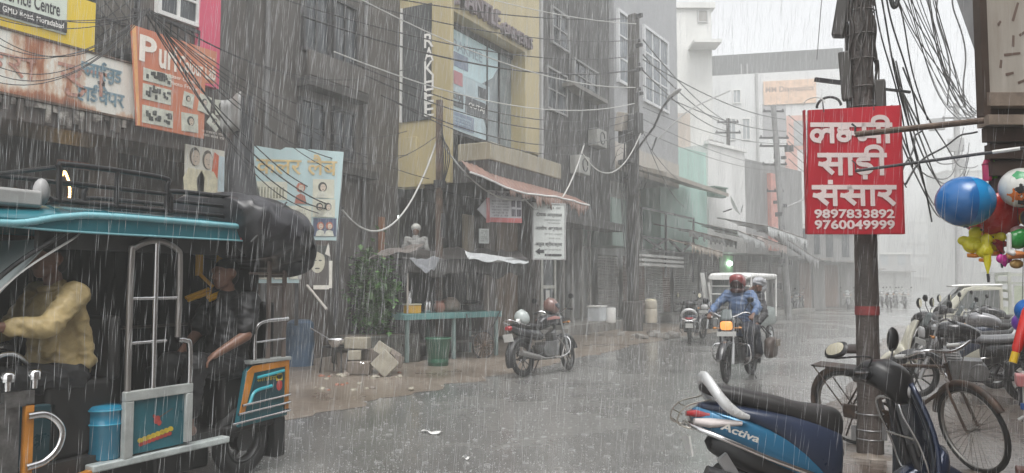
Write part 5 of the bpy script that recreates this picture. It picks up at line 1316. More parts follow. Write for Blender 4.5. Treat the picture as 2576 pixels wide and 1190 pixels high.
def scooter(name, label, loc, rz, paint, group=None, badge=None, rack=True, roll=0.0, steer=0.0, seatm=None, light=False, apron=None, near_mirror=None):
    apron = apron or paint
    t = thing(name, label, 'scooter', loc, rz, group, rot=(roll, 0, rz))
    bl = BLACKP; inner = mat('inner_panel_blue_black', (.02, .025, .035), .3, var=.2)
    wheel(t, -.56, .215, .215, .095); wheel(t, .68, .215, .215, .09, rz=steer)
    # rear body shell in two tones
    k = MB(); k.body([(-.90, .655, .03, .03, 2), (-.84, .645, .10, .07, 2.4), (-.70, .615, .165, .105, 2.6), (-.45, .55, .195, .135, 2.8), (-.2, .475, .195, .15, 3), (-.04, .42, .18, .15, 3), (.03, .38, .15, .14, 3)], 26)
    k.obj('body_shell', paint, t, smooth=60, sub=1)
    k = MB(); k.body([(-.80, .50, .06, .05, 2.5), (-.62, .46, .14, .09, 3), (-.3, .38, .175, .10, 3), (.0, .32, .17, .09, 3), (.12, .30, .16, .07, 3)], 20); k.obj('lower_panel', bl, t, smooth=60, sub=1)
    k = MB(); k.body([(-.87, .70, .06, .03, 2.4), (-.72, .715, .15, .035, 2.6), (-.52, .69, .19, .05, 3), (-.36, .65, .20, .09, 3), (-.2, .58, .205, .16, 3), (-.06, .50, .195, .22, 3), (.03, .46, .165, .22, 3), (.06, .45, .12, .2, 3)], 20); k.obj('seat_base', mat('dark_navy_plastic', (.02, .03, .06), .3), t, smooth=60, sub=1)
    k = MB(); k.body([(-.85, .815, .07, .02, 2.2), (-.81, .815, .12, .04, 2.6), (-.60, .79, .155, .055, 2.8), (-.30, .75, .168, .065, 3), (-.24, .728, .168, .066, 3), (-.12, .71, .168, .085, 3), (-.02, .695, .155, .10, 2.8), (.04, .68, .12, .10, 2.4), (.07, .67, .06, .07, 2)], 22)
    k.obj('seat', seatm or mat('wet_seat_vinyl', (.018, .017, .017), .5, var=.3, scale=6, bump=.06), t, smooth=70, sub=1)
    # cast grab rail wrapping the tail
    k = MB(); pr = smoothpath([(-.58, -.20, .685), (-.65, -.205, .70), (-.73, -.195, .745), (-.79, -.165, .81), (-.825, -.09, .865), (-.83, 0, .88), (-.825, .09, .865), (-.79, .165, .81), (-.73, .195, .745), (-.65, .205, .70), (-.58, .20, .685)], 6)
    n = len(pr); rs = [.010 + .017 * min(1, 5 * min(i, n - 1 - i) / n) for i in range(n)]
    k.tube(pr, rs, 10); k.v = [(a_[0], a_[1], a_[2] + (a_[2] - pr[min(n - 1, i_ // 10)].z) * .45) for i_, a_ in enumerate(k.v)]; k.obj('grab_rail', mat('bright_silver_paint', (.62, .63, .63), .25, .25, var=.06), t, smooth=80)
    k = MB(); k.body([(-.925, .65, .03, .015, 2), (-.87, .66, .085, .026, 2.4), (-.80, .665, .11, .024, 2.4)], 18); k.obj('tail_light', mat('tail_red', (.34, .015, .02), .15, var=.1, coat=.5), t, smooth=60)
    for s in (-1, 1):
        MB().body([(-.89, .615, .03, .02, 2, s * .075), (-.80, .62, .045, .03, 2, s * .115), (-.62, .645, .02, .014, 2, s * .185)], 12).obj('indicator', mat('clear_lens', (.62, .56, .54), .12, var=.1), t, smooth=60)
    # leg shield, floor and front
    k = MB()
    def sh(s, tt):
        z = .30 + .68 * tt; w = .25 - .08 * tt + .05 * math.sin(tt * math.pi); yy = (s - .5) * 2
        return V((.66 - .19 * tt - .10 * yy * yy * (1 - .5 * tt) + .06 * math.sin(tt * 3.1), yy * w, z))
    k.grid(sh, 12, 12); k.obj('leg_shield', apron, t, smooth=80, solid=.03)
    k = MB(); k.body([(.52, .40, .22, .12, 2.6), (.60, .48, .19, .17, 2.6), (.66, .50, .12, .13, 2.4), (.70, .50, .05, .06, 2)], 20, M=Matrix.Translation((.06, 0, .0))); k.loft([[V((.64 - .18 * f_ + .10 * math.cos(a_), (.20 - .07 * f_) * math.sin(a_), .42 + .48 * f_)) for a_ in [math.pi * (i / 12 - .5) for i in range(13)]] for f_ in (0, .25, .5, .75, 1)]); k.obj('front_fairing', apron, t, smooth=70)
    k = MB(); k.body([(.32, .62, .12, .22, 3), (.40, .62, .13, .24, 3)], 16); 
    k = MB(); k.grid(lambda s, tt: sh(.08 + .84 * s, .03 + .94 * tt) - V((.032, 0, 0)), 10, 10); k.obj('inner_panel', inner, t, smooth=80, solid=.02)
    k = MB(); pth = smoothpath([(.33, -.13, .86), (.36, -.155, .78), (.46, -.175, .62), (.535, -.16, .45), (.55, 0, .42), (.535, .16, .45), (.46, .175, .62), (.36, .155, .78), (.33, .13, .86), (.32, 0, .88)], 5, True)
    k.tube([p + V((.035, 0, 0)) for p in pth], .009, 7, True); 
    k.tube([(.46, -.17, .66), (.46, .17, .66)], .008, 7); k.obj('leg_guard_frame', STEEL, t, smooth=80)
    MB().box((.14, 0, .285), (.82, .30, .05)).obj('floorboard', bl, t, bevel=.02)
    k = MB(); k.torus((.68, 0, .215), .27, .05, 'y', 16, 10, R(20), R(150), sq=1.7); k.obj('front_mudguard', apron, t, smooth=60)
    k = MB(); k.tube([(.66, .07, .22), (.50, .05, .62), (.36, 0, .92)], .024, 8); k.tube([(.66, -.07, .22), (.50, -.05, .62)], .024, 8); k.obj('fork', DARKM, t)
    # handlebar head, grips, levers, lamp
    Hm = Matrix.Translation((.31, 0, .99)) @ Matrix.Rotation(steer, 4, 'Z')
    k = MB(); k.body([(-.14, .0, .10, .045, 2.4), (-.06, .03, .18, .075, 2.8), (.04, .02, .185, .10, 3), (.13, -.03, .14, .115, 2.8), (.185, -.05, .08, .08, 2.4)], 22, Hm)
    k.loft([[Hm @ V((-.03 + .04 * math.cos(a), s * (.13 + .12 * j), .015 + .045 * math.sin(a) * (1 - .3 * j))) for a in [2 * math.pi * i / 12 for i in range(12)]] for s in (1,) for j in (0, 1)])
    k.loft([[Hm @ V((-.03 + .04 * math.cos(a), -(.13 + .12 * j), .015 + .045 * math.sin(a) * (1 - .3 * j))) for a in [2 * math.pi * i / 12 for i in range(12)]] for j in (0, 1)])
    hd = k.obj('handlebar_cover', bl, t, smooth=60)
    MB().body([(.15, -.055, .08, .055, 2.6), (.195, -.06, .05, .035, 2.2)], 16, Hm).obj('headlight', mat('lamp_glass', (.55, .55, .55), .08, var=.1, emit=(1, .9, .7) if light else None, estr=2.0), t, smooth=60)
    for s in (-1, 1):
        k = MB(); k.tube([Hm @ V((-.035, s * .24, .02)), Hm @ V((-.075, s * .37, .015))], .019, 10); k.obj('grip', RUBBER, t)
        k = MB(); k.tube(smoothpath([Hm @ V((.0, s * .21, .03)), Hm @ V((.01, s * .28, .025)), Hm @ V((-.03, s * .36, .02))], 4), .006, 6); k.obj('brake_lever', STEEL, t)
        st_ = MB(); ptop = Hm @ V((-.01, s * .27, .20)) if not (near_mirror and s < 0) else Hm @ V(near_mirror); st_.tube(smoothpath([Hm @ V((-.02, s * .17, .05)), Hm @ V((0, s * .2, .12)), ptop], 4), .006, 6)
        mi = st_.obj('mirror', DARKM, t)
        Mm = Matrix.Translation(ptop + V((0, s * .02, .05))) @ Matrix.Rotation(steer, 4, 'Z') @ (Matrix.Rotation(R(-8 * s), 4, 'Z') if not (near_mirror and s < 0) else Matrix.Rotation(R(72), 4, 'Z') @ Matrix.Rotation(R(25), 4, 'Y') @ Matrix.Rotation(R(70), 4, 'X'))
        MB().body([(-.0135, 0, .044, .068, 2.2), (.0, 0, .054, .08, 2.4), (.022, 0, .045, .065, 2.2), (.04, 0, .02, .03, 2)], 18, Mm).obj('mirror_housing', bl, mi, smooth=60)
        MB().body([(-.017, 0, .040, .060, 2.3), (-.0125, 0, .041, .061, 2.3)], 18, Mm).obj('mirror_glass', mat('mirror_glass', (.85, .80, .62), .06, .85, var=.03), mi, smooth=30)  # yellow tint paints a warm reflection into the glass
    # crash bars and tail guard
    k = MB()
    for s in (-1, 1):
        k.tube(smoothpath([(-.92, 0, .60), (-.90, s * .12, .585), (-.78, s * .215, .56), (-.45, s * .25, .47), (-.12, s * .255, .385), (-.02, s * .25, .30), (.02, s * .2, .22)], 6), .0155, 8)
    k.obj('crash_bar', CHROME, t, smooth=80)
    if rack:
        k = MB()
        for s in (-1, 1): k.tube(smoothpath([(-.80, s * .12, .76), (-.96, s * .12, .70), (-1.0, s * .1, .60), (-.9, s * .1, .57)], 4), .005, 6)
        for z, x in ((.70, -.955), (.655, -.98), (.605, -.995)): k.tube([(x, -.12, z), (x, .12, z)], .0045, 6)
        k.obj('tail_guard', mat('dull_chrome', (.5, .47, .42), .3, 1.0, var=.2), t)
    if badge:
        k = MB(); Mb = Matrix.Translation((-.755, -.186, .60)) @ Matrix.Rotation(R(13), 4, 'Y') @ Matrix.Rotation(R(-6), 4, 'Z')
        vs = MB(); txt(vs, badge, 0, .24, 0, .045, -.012, .025, shear=.25)
        k.add([Mb @ V(p) for p in vs.v], vs.f); k.obj('badge', mat('badge_silver', (.62, .60, .55), .3, .3), t, smooth=0)
    MB().box((-.90, 0, .47), (.012, .19, .12), (0, R(-15), 0)).obj('number_plate', mat('plate_white', (.62, .62, .6), .4), t)
    MB().tube([(-.3, -.16, .27), (-.62, -.19, .30), (-.82, -.19, .34)], [.03, .05, .045], 12).obj('silencer', DARKM, t, smooth=60)
    MB().beam((-.72, -.15, .44), (-.54, -.13, .22), .03, .07).obj('swing_arm', SILVER, t)
    MB().tube([(-.05, 0, .26), (-.15, -.12, .02), (-.1, -.13, .01)], .012, 6).obj('stand', DARKM, t)
    k = MB(); k.torus((.085, 0, .52), .03, .008, 'x', 14, 6); k.obj('bag_hook', bl, t)
    return t
def motorbike(name, label, loc, rz, paint, group=None, lean=0.0, steer=0.0, screen=False, lit=False, plate=True, stripe=None):
    t = thing(name, label, 'motorcycle', loc, rz, group, rot=(lean, 0, rz))
    ALU = mat('dull_alloy', (.20, .20, .20), .35, .8, var=.25, scale=8)
    wheel(t, -.62, .30, .30, .085, spokes=10, hub=.07, rim=mat('dark_rim', (.05, .05, .05), .35, .3)); wheel(t, .66, .30, .30, .07, spokes=10, hub=.06, rz=steer, rim=MATS['dark_rim'])
    k = MB(); k.body([(-.10, .86, .06, .05, 2.2), (0, .90, .12, .09, 2.5), (.18, .93, .15, .115, 2.6), (.34, .93, .14, .11, 2.6), (.45, .90, .08, .07, 2.2)], 22); k.obj('tank', paint, t, smooth=70, sub=1)
    if stripe:
        for s in (-1, 1): MB().body([(.02, .93, .004, .02, 2, s * .125), (.2, .95, .004, .03, 2, s * .158), (.36, .94, .004, .02, 2, s * .146)], 10).obj('tank_stripe', stripe, t, smooth=60)
    k = MB(); k.body([(-.80, .88, .06, .03, 2), (-.72, .87, .11, .05, 2.6), (-.45, .84, .13, .05, 2.8), (-.15, .81, .12, .05, 2.8), (-.02, .83, .10, .05, 2.4)], 18); k.obj('seat', mat('wet_seat_vinyl', (.018, .017, .017), .5, var=.3, scale=6), t, smooth=70, sub=1)
    k = MB(); k.body([(-.92, .83, .03, .03, 2), (-.82, .80, .085, .06, 2.4), (-.5, .72, .12, .09, 2.6), (-.2, .68, .12, .10, 2.6), (-.08, .66, .08, .08, 2.2)], 18); k.obj('side_panel', paint, t, smooth=70)
    MB().body([(-.945, .82, .04, .03, 2.4), (-.89, .82, .075, .045, 2.6)], 14).obj('tail_light', mat('tail_red', (.34, .015, .02), .15), t, smooth=50)
    k = MB()
    for s in (-1, 1): k.tube(smoothpath([(-.5, s * .13, .84), (-.78, s * .13, .90), (-.92, s * .08, .95), (-.94, 0, .955)], 5), .012, 8)
    k.obj('grab_rail', CHROME, t)
    k = MB(); k.box((.08, 0, .42), (.36, .24, .26)); k.body([(.18, .6, .09, .10, 3), (.30, .66, .09, .11, 3)], 12); k.tube([(-.06, -.14, .40), (-.06, .14, .40)], .11, 16)
    for j in range(5): k.box((.22 + .01 * j, 0, .54 + .035 * j), (.2, .22, .012))
    k.obj('engine', ALU, t, bevel=.01)
    k = MB(); k.tube([(.40, 0, .92), (.34, 0, .6), (.25, 0, .28), (-.2, 0, .26), (-.3, 0, .5)], .022, 8); k.tube([(.36, 0, .85), (-.3, 0, .72), (-.85, 0, .76)], .022, 8)
    for s in (-1, 1): k.tube([(-.15, s * .09, .35), (-.62, s * .09, .30)], .018, 8)
    k.obj('frame', BLACKP, t)
    k = MB()
    for s in (-1, 1):
        k.tube([(-.60, s * .12, .34), (-.45, s * .13, .70)], .016, 8)
        for j in range(8): k.torus(V((-.60, s * .12, .34)).lerp(V((-.45, s * .13, .70)), .2 + .09 * j), .022, .006, 'z', 10, 5)
    k.obj('shock_absorber', DARKM, t)
    k = MB(); k.tube([(.3, -.1, .6), (.42, -.13, .45), (.3, -.15, .26), (-.2, -.16, .26), (-.4, -.17, .3), (-.85, -.18, .40)], [.018, .018, .018, .022, .045, .045], 10); k.obj('exhaust', mat('sooty_steel', (.30, .29, .28), .35, .8, var=.3), t, smooth=60)
    Hm = Matrix.Translation((.44, 0, .6)) @ Matrix.Rotation(steer, 4, 'Z')
    k = MB()
    for s in (-1, 1): k.tube([Hm @ V((.22, s * .085, -.30)), Hm @ V((.10, s * .085, .02))], .026, 10); 
    for s in (-1, 1): k.tube([Hm @ V((.10, s * .085, .02)), Hm @ V((-.02, s * .085, .42))], .017, 10)
    k.box(tuple(Hm @ V((0, 0, .36))), (.06, .22, .04)); k.obj('fork', SILVER, t, smooth=60)
    k = MB(); k.torus(tuple(Hm @ V((.22, 0, -.30))), .33, .05, 'y', 18, 8, R(15), R(165), sq=1.5); k.obj('front_mudguard', paint, t, smooth=60)
    k = MB(); k.torus((-.62, 0, .30), .34, .05, 'y', 16, 8, R(50), R(200), sq=1.6); k.obj('rear_mudguard', BLACKP, t, smooth=60)
    k = MB(); k.tube(smoothpath([Hm @ V(p) for p in ((-.10, -.37, .47), (-.06, -.25, .50), (-.02, -.1, .44), (-.02, .1, .44), (-.06, .25, .50), (-.10, .37, .47))], 5), .012, 8); k.obj('handlebar', STEEL, t)
    for s in (-1, 1):
        k = MB(); k.tube([Hm @ V((-.075, s * .28, .49)), Hm @ V((-.11, s * .39, .465))], .018, 8); k.obj('grip', RUBBER, t)
        k = MB(); pt = Hm @ V((-.05, s * .36, .70)); k.tube([Hm @ V((-.05, s * .24, .50)), Hm @ V((-.03, s * .3, .6)), pt], .006, 6); mi = k.obj('mirror', DARKM, t)
        MB().body([(-.012, 0, .05, .045, 2.4), (.012, 0, .05, .045, 2.4), (.03, 0, .02, .02, 2)], 14, Matrix.Translation(pt) @ Matrix.Rotation(steer, 4, 'Z')).obj('mirror_glass', BLACKP, mi, smooth=50)
        k = MB(); k.tube([Hm @ V((.08, s * .06, .26)), Hm @ V((.09, s * .17, .26))], .008, 6); k.ell(tuple(Hm @ V((.09, s * .2, .26))), (.025, .035, .022), 10, 6); k.obj('indicator', mat('amber_lens', (.5, .22, .06), .2), t, smooth=60)
    LM = mat('lit_headlight', (.2, .1, .03), .2, emit=(1, .36, .085), estr=.62) if lit else mat('lamp_glass', (.55, .55, .55), .08, var=.1)
    k = MB(); k.body([(.03, .30, .08, .07, 3), (.10, .30, .105, .085, 3.5), (.15, .30, .11, .085, 4)], 18, Hm); hh = k.obj('headlight_cowl', BLACKP if not screen else paint, t, smooth=60)
    k = MB(); k.body([(.150, .30, .098, .072, 4), (.168, .30, .085, .06, 4)], 18, Hm); k.obj('headlight', LM, hh, smooth=60)
    k = MB(); k.grid(lambda s, tt: Hm @ V((.13 - .10 * tt, (s - .5) * (.2 - .05 * tt), .38 + .17 * tt + .0 * s)), 6, 4); k.obj('windscreen', mat('smoky_screen', (.12, .14, .14), .12), t, solid=.01, smooth=60)
    if plate:
        MB().box(tuple(Hm @ V((.17, 0, .17))), (.015, .30, .075), (0, 0, steer)).obj('front_plate', mat('plate_grey', (.50, .50, .48), .4), t)
        MB().box((-.93, 0, .66), (.012, .20, .13), (0, R(-12), 0)).obj('number_plate', mat('plate_white', (.62, .62, .6), .4), t)
    k = MB()
    for s in (-1, 1): k.tube(smoothpath([(.30, s * .06, .58), (.34, s * .24, .60), (.36, s * .31, .52), (.34, s * .29, .34), (.26, s * .12, .24)], 5), .0125, 8)
    k.obj('crash_guard', CHROME, t)
    k = MB()
    for s in (-1, 1): k.tube([(.02, s * .1, .26), (.0, s * .24, .25)], .012, 6); k.tube([(-.4, s * .12, .36), (-.42, s * .22, .36)], .012, 6)
    k.obj('footrest', DARKM, t)
    MB().tube([(-.02, .12, .26), (-.06, .26, .01)], .012, 6).obj('stand', DARKM, t)
    return t
def bicycle(name, label, loc, rz, steer=0.0, lean=0.0):
    t = thing(name, label, 'bicycle', loc, rz, None, rot=(lean, 0, rz))
    BK = mat('old_black_enamel', (.035, .03, .027), .45, .2, var=.4, scale=10, col2=(.10, .06, .04))
    r = .345; wheel(t, 0, r, r, .040, spokes=36, rim=mat('old_rim', (.28, .27, .25), .35, .8, var=.3), hub=.03)
    fx, fz = 1.10, r
    Hm = Matrix.Translation((fx - .16, 0, .76)) @ Matrix.Rotation(steer, 4, 'Z')
    fw = Hm @ V((.16, 0, r - .76))
    wheel(t, fw.x, fw.z, r, .040, spokes=36, rim=MATS['old_rim'], rz=steer, y=fw.y, hub=.03)
    bb = V((.45, 0, .29)); st = V((.27, 0, .80)); hd = V((fx - .175, 0, .82)); hl = V((fx - .15, 0, .68))
    k = MB()
    for a, b in ((bb, st), (st - V((-.01, 0, .03)), hd), (bb, hl), (hl, hd + V((0, 0, .03)))): k.tube([a, b], .015, 10)
    for s in (-1, 1): k.tube([bb + V((0, s * .03, 0)), (0, s * .055, r)], .009, 8); k.tube([st + V((0, s * .02, -.05)), (0, s * .055, r)], .008, 8)
    k.obj('frame', BK, t, smooth=60)
    k = MB()
    for s in (-1, 1): k.tube(smoothpath([Hm @ V((0, 0, -.06)), Hm @ V((.02, s * .05, -.10)), Hm @ V((.10, s * .055, -.28)), Hm @ V((.16, s * .055, r - .76))], 4), .011, 8)
    k.obj('fork', BK, t, smooth=60)
    k = MB(); k.tube([Hm @ V((-.02, 0, .02)), Hm @ V((-.03, 0, .19)), Hm @ V((.05, 0, .20))], .012, 8)
    k.tube(smoothpath([Hm @ V(p) for p in ((-.24, -.24, .15), (-.10, -.25, .18), (.03, -.20, .235), (.06, -.05, .2), (.06, .05, .2), (.03, .20, .235), (-.10, .25, .18), (-.24, .24, .15))], 5), .011, 8)
    hb = k.obj('handlebar', CHROME, t, smooth=60)
    k = MB()
    for s in (-1, 1): k.tube([Hm @ V((-.26, s * .24, .147)), Hm @ V((-.14, s * .25, .172))], .016, 8)
    k.obj('grip', WHITEP, hb)
    k = MB()
    for s in (-1, 1): k.tube([Hm @ V((-.16, s * .22, .13)), Hm @ V((.02, s * .15, .17)), Hm @ V((.05, s * .04, -.05))], .004, 5)
    k.obj('brake_rod', CHROME, hb)
    for x, y, zc, rot, a0, a1 in ((0, 0, r, 0, R(20), R(215)), (fw.x, fw.y, fw.z, steer, R(35), R(170))):
        k = MB(); k.torus((0, 0, 0), r + .022, .028, 'y', 22, 8, a0, a1, sq=1.0)
        o = k.obj('mudguard', BK, t, smooth=60); o.location = (x, y, zc); o.rotation_euler = (0, 0, rot)
    k = MB(); k.body([(.06, .90, .11, .03, 2.4), (.16, .905, .10, .035, 2.4), (.28, .90, .04, .025, 2), (.36, .895, .025, .02, 2)], 16); k.tube([(.22, 0, .78), (.2, 0, .88)], .012, 8); k.obj('saddle', mat('cracked_saddle', (.05, .035, .03), .5, var=.4), t, smooth=60)
    k = MB(); k.bx(-.28, .16, -.07, .07, .72, .735)
    for s in (-1, 1): k.tube([(-.26, s * .065, .725), (0, s * .06, r)], .007, 6); k.tube([(.14, s * .05, .725), (.25, s * .03, .74)], .007, 6)
    k.obj('carrier', BK, t)
    k = MB(); k.bx(-.02, .5, -.075, -.055, .27, .40); k.tube([(.45, -.08, .29), (.45, -.04, .29)], .09, 18); k.obj('chain_case', BK, t, bevel=.02)
    k = MB(); k.beam((.45, -.09, .29), (.58, -.1, .18), .018); k.box((.58, -.15, .18), (.09, .09, .022)); k.beam((.45, .06, .29), (.32, .07, .40), .018); k.box((.32, .12, .40), (.09, .09, .022)); k.obj('pedal', BK, t)
    k = MB(); k.tube([(0, .07, r), (-.02, .2, .02)], .008, 6); k.tube([(0, .07, r - .05), (-.16, .1, .01)], .008, 6); k.obj('stand', BK, t)
    return t

BLUEP = mat('metallic_teal_blue', (.025, .16, .30), .2, .35, var=.12, scale=2, coat=.6)
c = at(2053, 712, 4.76)
sc_rz = math.atan2(RT.y, RT.x)
foreground_scooter = scooter('parked_scooter', 'blue scooter with black seat and silver grab rail parked in the foreground', (c.x, c.y, .045), sc_rz + R(2), BLUEP, badge='Activa', steer=R(-44), near_mirror=(-.16, -.36, .09), apron=mat('shaded_navy_paint', (.012, .022, .055), .2, .3, var=.2, coat=.6))  # apron gets a darkened blue, its shade put into the paint
foreground_scooter.rotation_euler = (R(-3), R(6.0), sc_rz + R(-1))
foreground_scooter.scale = (.94, 1.02, 1.0)
rw = plan(2140, 7.5); fwp = plan(2450, 6.47); d = fwp - rw
bicycle('old_bicycle', 'old black bicycle leaning behind the red sign pole with its front wheel turned', (rw.x, rw.y, .045), math.atan2(d.y, d.x), steer=R(-20), lean=R(11)).scale = (1.10, 1.04, 1.04)
# motorcycle parked on the muddy edge, seen from behind
a = gp(1335, 925); b = gp(1420, 915)
DKP = mat('black_gloss_paint', (.02, .02, .022), .2, var=.2, coat=.4)
GYP = mat('grey_gloss_paint', (.05, .05, .054), .2, .3, var=.2, coat=.4)
a = plan(1375, 13.6)
mbk = motorbike('parked_motorcycle', 'dark grey motorcycle with a red tail lamp parked beside the food cart', (a.x, a.y, .01), R(78), GYP, lean=R(-8), steer=R(14), stripe=mat('silver_red_decal', (.45, .22, .20), .3))
hp = at(1386, 770, 13.4)
t = thing('hanging_helmet', 'shiny brown helmet perched on the mirror of the parked motorcycle', 'helmet', hp, 0)
MB().body([(-.13, 0, .05, .05, 2), (-.10, .01, .10, .10, 2.2), (-.02, .02, .128, .135, 2.3), (.07, .0, .12, .125, 2.3), (.13, -.03, .08, .08, 2.2), (.15, -.04, .04, .05, 2)], 22).obj('shell', mat('brown_helmet', (.16, .09, .075), .15, var=.2, coat=.6), t, smooth=70)
MB().body([(-.06, -.09, .10, .05, 2.2), (.05, -.11, .09, .05, 2.2)], 16).obj('lining', BLACKP, t, smooth=60)
MB().body([(.085, .02, .10, .055, 2.4), (.155, .0, .06, .04, 2.2)], 16).obj('visor', GLASS, t, smooth=60)
t = thing('fallen_visor', 'pale grey helmet with a white strap lying on the tail of the parked motorcycle', 'helmet', at(1312, 800, 13.2), 0)
MB().body([(-.12, 0, .05, .05, 2), (-.08, .02, .10, .09, 2.2), (.0, .03, .12, .12, 2.3), (.09, .0, .10, .10, 2.3), (.14, -.02, .04, .05, 2)], 20).obj('shell', mat('pale_helmet', (.40, .44, .43), .2, var=.15), t, smooth=70)
MB().body([(-.03, -.06, .04, .05, 2.2, -.11), (.03, -.06, .04, .05, 2.2, -.11)], 12).obj('strap_pad', WHITEP, t, smooth=60)
# scooter and another cycle at the far left kerb
a = gp(1722, 862)
scooter('parked_scooter', 'black and silver scooter seen from behind, parked at the left kerb with a white plate', (a.x, a.y + .5, 0), R(105), GYP, rack=False, steer=R(-10))
a = plan(1795, 22.5)
motorbike('parked_motorcycle', 'dark motorcycle half hidden between the kerb scooter and the riders', (a.x, a.y, 0), R(255), DKP, steer=R(10))
# row at the right pavement, noses to the road
prow = [(2440, 10.2, 182, 'm', DKP, 'black motorcycle with a silver seat and chrome rails nearest behind the bicycle'),
        (2385, 11.6, 186, 's', mat('cream_scooter_paint', (.58, .56, .46), .25, var=.1, coat=.4), 'cream nosed scooter just behind the black motorcycle on the right pavement'),
        (2500, 13.3, 178, 'm', mat('silver_grey_paint', (.30, .30, .31), .25, .4, var=.1), 'grey motorcycle with a tall mirror second from the white truck'),
        (2420, 15.0, 184, 's', mat('dark_grey_scooter', (.09, .09, .095), .3, var=.1), 'dark grey scooter with an open basket in the middle of the right hand row'),
        (2515, 16.6, 180, 'm', DKP, 'black motorcycle right in front of the white truck cab')]
SSEAT = mat('silver_wet_seat', (.20, .205, .215), .3, var=.2)
for u, d, rz_, ty, pm, lab in prow:
    p = plan(u, d)
    if ty == 'm':
        o = motorbike('parked_motorcycle', lab, (p.x, p.y, .045), R(rz_), pm, 'motorcycles parked on the right pavement', lean=R(-6), steer=R(20))
        if d < 11:
            for ch in o.children:
                if ch.name.startswith('seat'): ch.data.materials[0] = SSEAT
    else: scooter('parked_scooter', lab, (p.x, p.y, .045), R(rz_), pm, 'scooters parked on the right pavement', rack=False, steer=R(-25))
p = plan(2372, 12.4); t = thing('wire_basket', 'open grey wire basket on the nose of a scooter in the right hand row', 'basket', (p.x, p.y, .86), R(10))
k = MB()
for z in (0, .07, .14, .2):
    w_ = .13 + z * .25; k.tube([(-w_, -w_ * 1.3, z), (w_, -w_ * 1.3, z), (w_, w_ * 1.3, z), (-w_, w_ * 1.3, z)], .006, 6, True)
for i in range(7):
    f_ = -1 + i / 3
    for s in (-1, 1): k.tube([(.13 * f_, s * .17, 0), (.18 * f_, s * .234, .2)], .004, 5); k.tube([(s * .13, .17 * f_, 0), (s * .18, .234 * f_, .2)], .004, 5)
k.obj('cage', mat('basket_grey', (.2, .2, .19), .4, .5), t)
# faint cluster of parked two wheelers far down the street
far = motorbike('hazy_motorcycle', 'faint grey motorcycle in the far cluster dissolving into the rain', (0, 0, 0), R(260), GYP, 'motorcycles dissolving into the rain')
for i, (u, d) in enumerate(((2150, 50), (2166, 54), (2212, 52), (2235, 49), (2252, 53), (2275, 50), (2132, 47), (1985, 40), (2008, 41))):
    o = far if i == 0 else copy_tree(far)
    p = plan(u, d); o.location = (p.x, p.y, 0); o.rotation_euler = (0, 0, R(250 + (i * 37) % 40))
    if i >= 7: o['label'] = 'faint grey motorcycle parked before the last awnings of the low row'; o['group'] = 'motorcycles before the last awnings'
# ------------------------------------------------------------------ battery three wheeler: local x forward, right side (-y) faces the camera when heading -Y... built in place
RWX, RWY = -4.93, 5.10            # near rear corner of the body
t = thing('three_wheeler', 'teal battery three wheeler with a roof rack and black tarpaulin passing at left', 'auto rickshaw', (RWX - .55, 3.7, 0), R(-90))
# local: x = -(Y-3.7) , y = X + 5.48 ; near side is y = +.55 (towards the camera) , far side y = -.55
TEAL = mat('teal_fibreglass', (.022, .15, .185), .22, var=.15, scale=1.5, coat=.4)
LTEAL = mat('light_teal_trim', (.19, .42, .47), .25, var=.12)
ORNG = mat('orange_paint', (.55, .22, .03), .35, var=.25, scale=5)
CAB = mat('black_canvas', (.012, .011, .011), .6, var=.3, scale=6)
X_ = lambda Y: -(Y - 3.7)
NY, FY = .55, -.55
# roof: rounded shell with a peak toward the front
k = MB()
def roof(s, tt):
    x = X_(5.0) + (X_(1.9) - X_(5.0)) * s; yy = (tt - .5) * 2; e = abs(yy) ** 4
    z = 2.10 - .14 * e - (.10 * max(0, s - .62) / .38) ** 1.0 * .6 - .05 * abs(2 * s - .9) ** 6
    return V((x, yy * .60, z))
k.grid(roof, 30, 16); k.obj('roof', TEAL, t, smooth=80, solid=.02)
k = MB(); 
for s_ in (1, -1):
    k.loft([[V((X_(5.0), s_ * .605, 1.925)), V((X_(5.0), s_ * .625, 1.925)), V((X_(5.0), s_ * .625, 2.06)), V((X_(5.0), s_ * .605, 2.06))], [V((X_(3.2), s_ * .605, 1.91)), V((X_(3.2), s_ * .63, 1.91)), V((X_(3.2), s_ * .63, 2.06)), V((X_(3.2), s_ * .605, 2.06))], [V((X_(2.75), s_ * .605, 1.92)), V((X_(2.75), s_ * .63, 1.92)), V((X_(2.75), s_ * .63, 1.97)), V((X_(2.75), s_ * .605, 1.97))], [V((X_(1.9), s_ * .55, 1.96)), V((X_(1.9), s_ * .57, 1.96)), V((X_(1.9), s_ * .57, 1.99)), V((X_(1.9), s_ * .55, 1.99))]])
k.obj('roof_skirt', TEAL, t, smooth=30)
k = MB()
for s_ in (1, -1):
    k.tube(smoothpath([(X_(5.0), s_ * .632, 2.03), (X_(3.4), s_ * .637, 2.03), (X_(3.0), s_ * .637, 2.0), (X_(2.7), s_ * .63, 1.94), (X_(2.3), s_ * .6, 1.95), (X_(1.95), s_ * .56, 1.97)], 5), .022, 8)
    k.tube(smoothpath([(X_(5.0), s_ * .632, 1.925), (X_(3.2), s_ * .637, 1.91), (X_(2.6), s_ * .62, 1.925), (X_(1.95), s_ * .56, 1.955)], 5), .008, 6)
k.obj('roof_trim', LTEAL, t, smooth=80)
MB().bx(X_(2.95), X_(2.2), .1, .5, 2.06, 2.17).obj('roof_vent', mat('grey_vent', (.32, .32, .31), .4), t, bevel=.02)
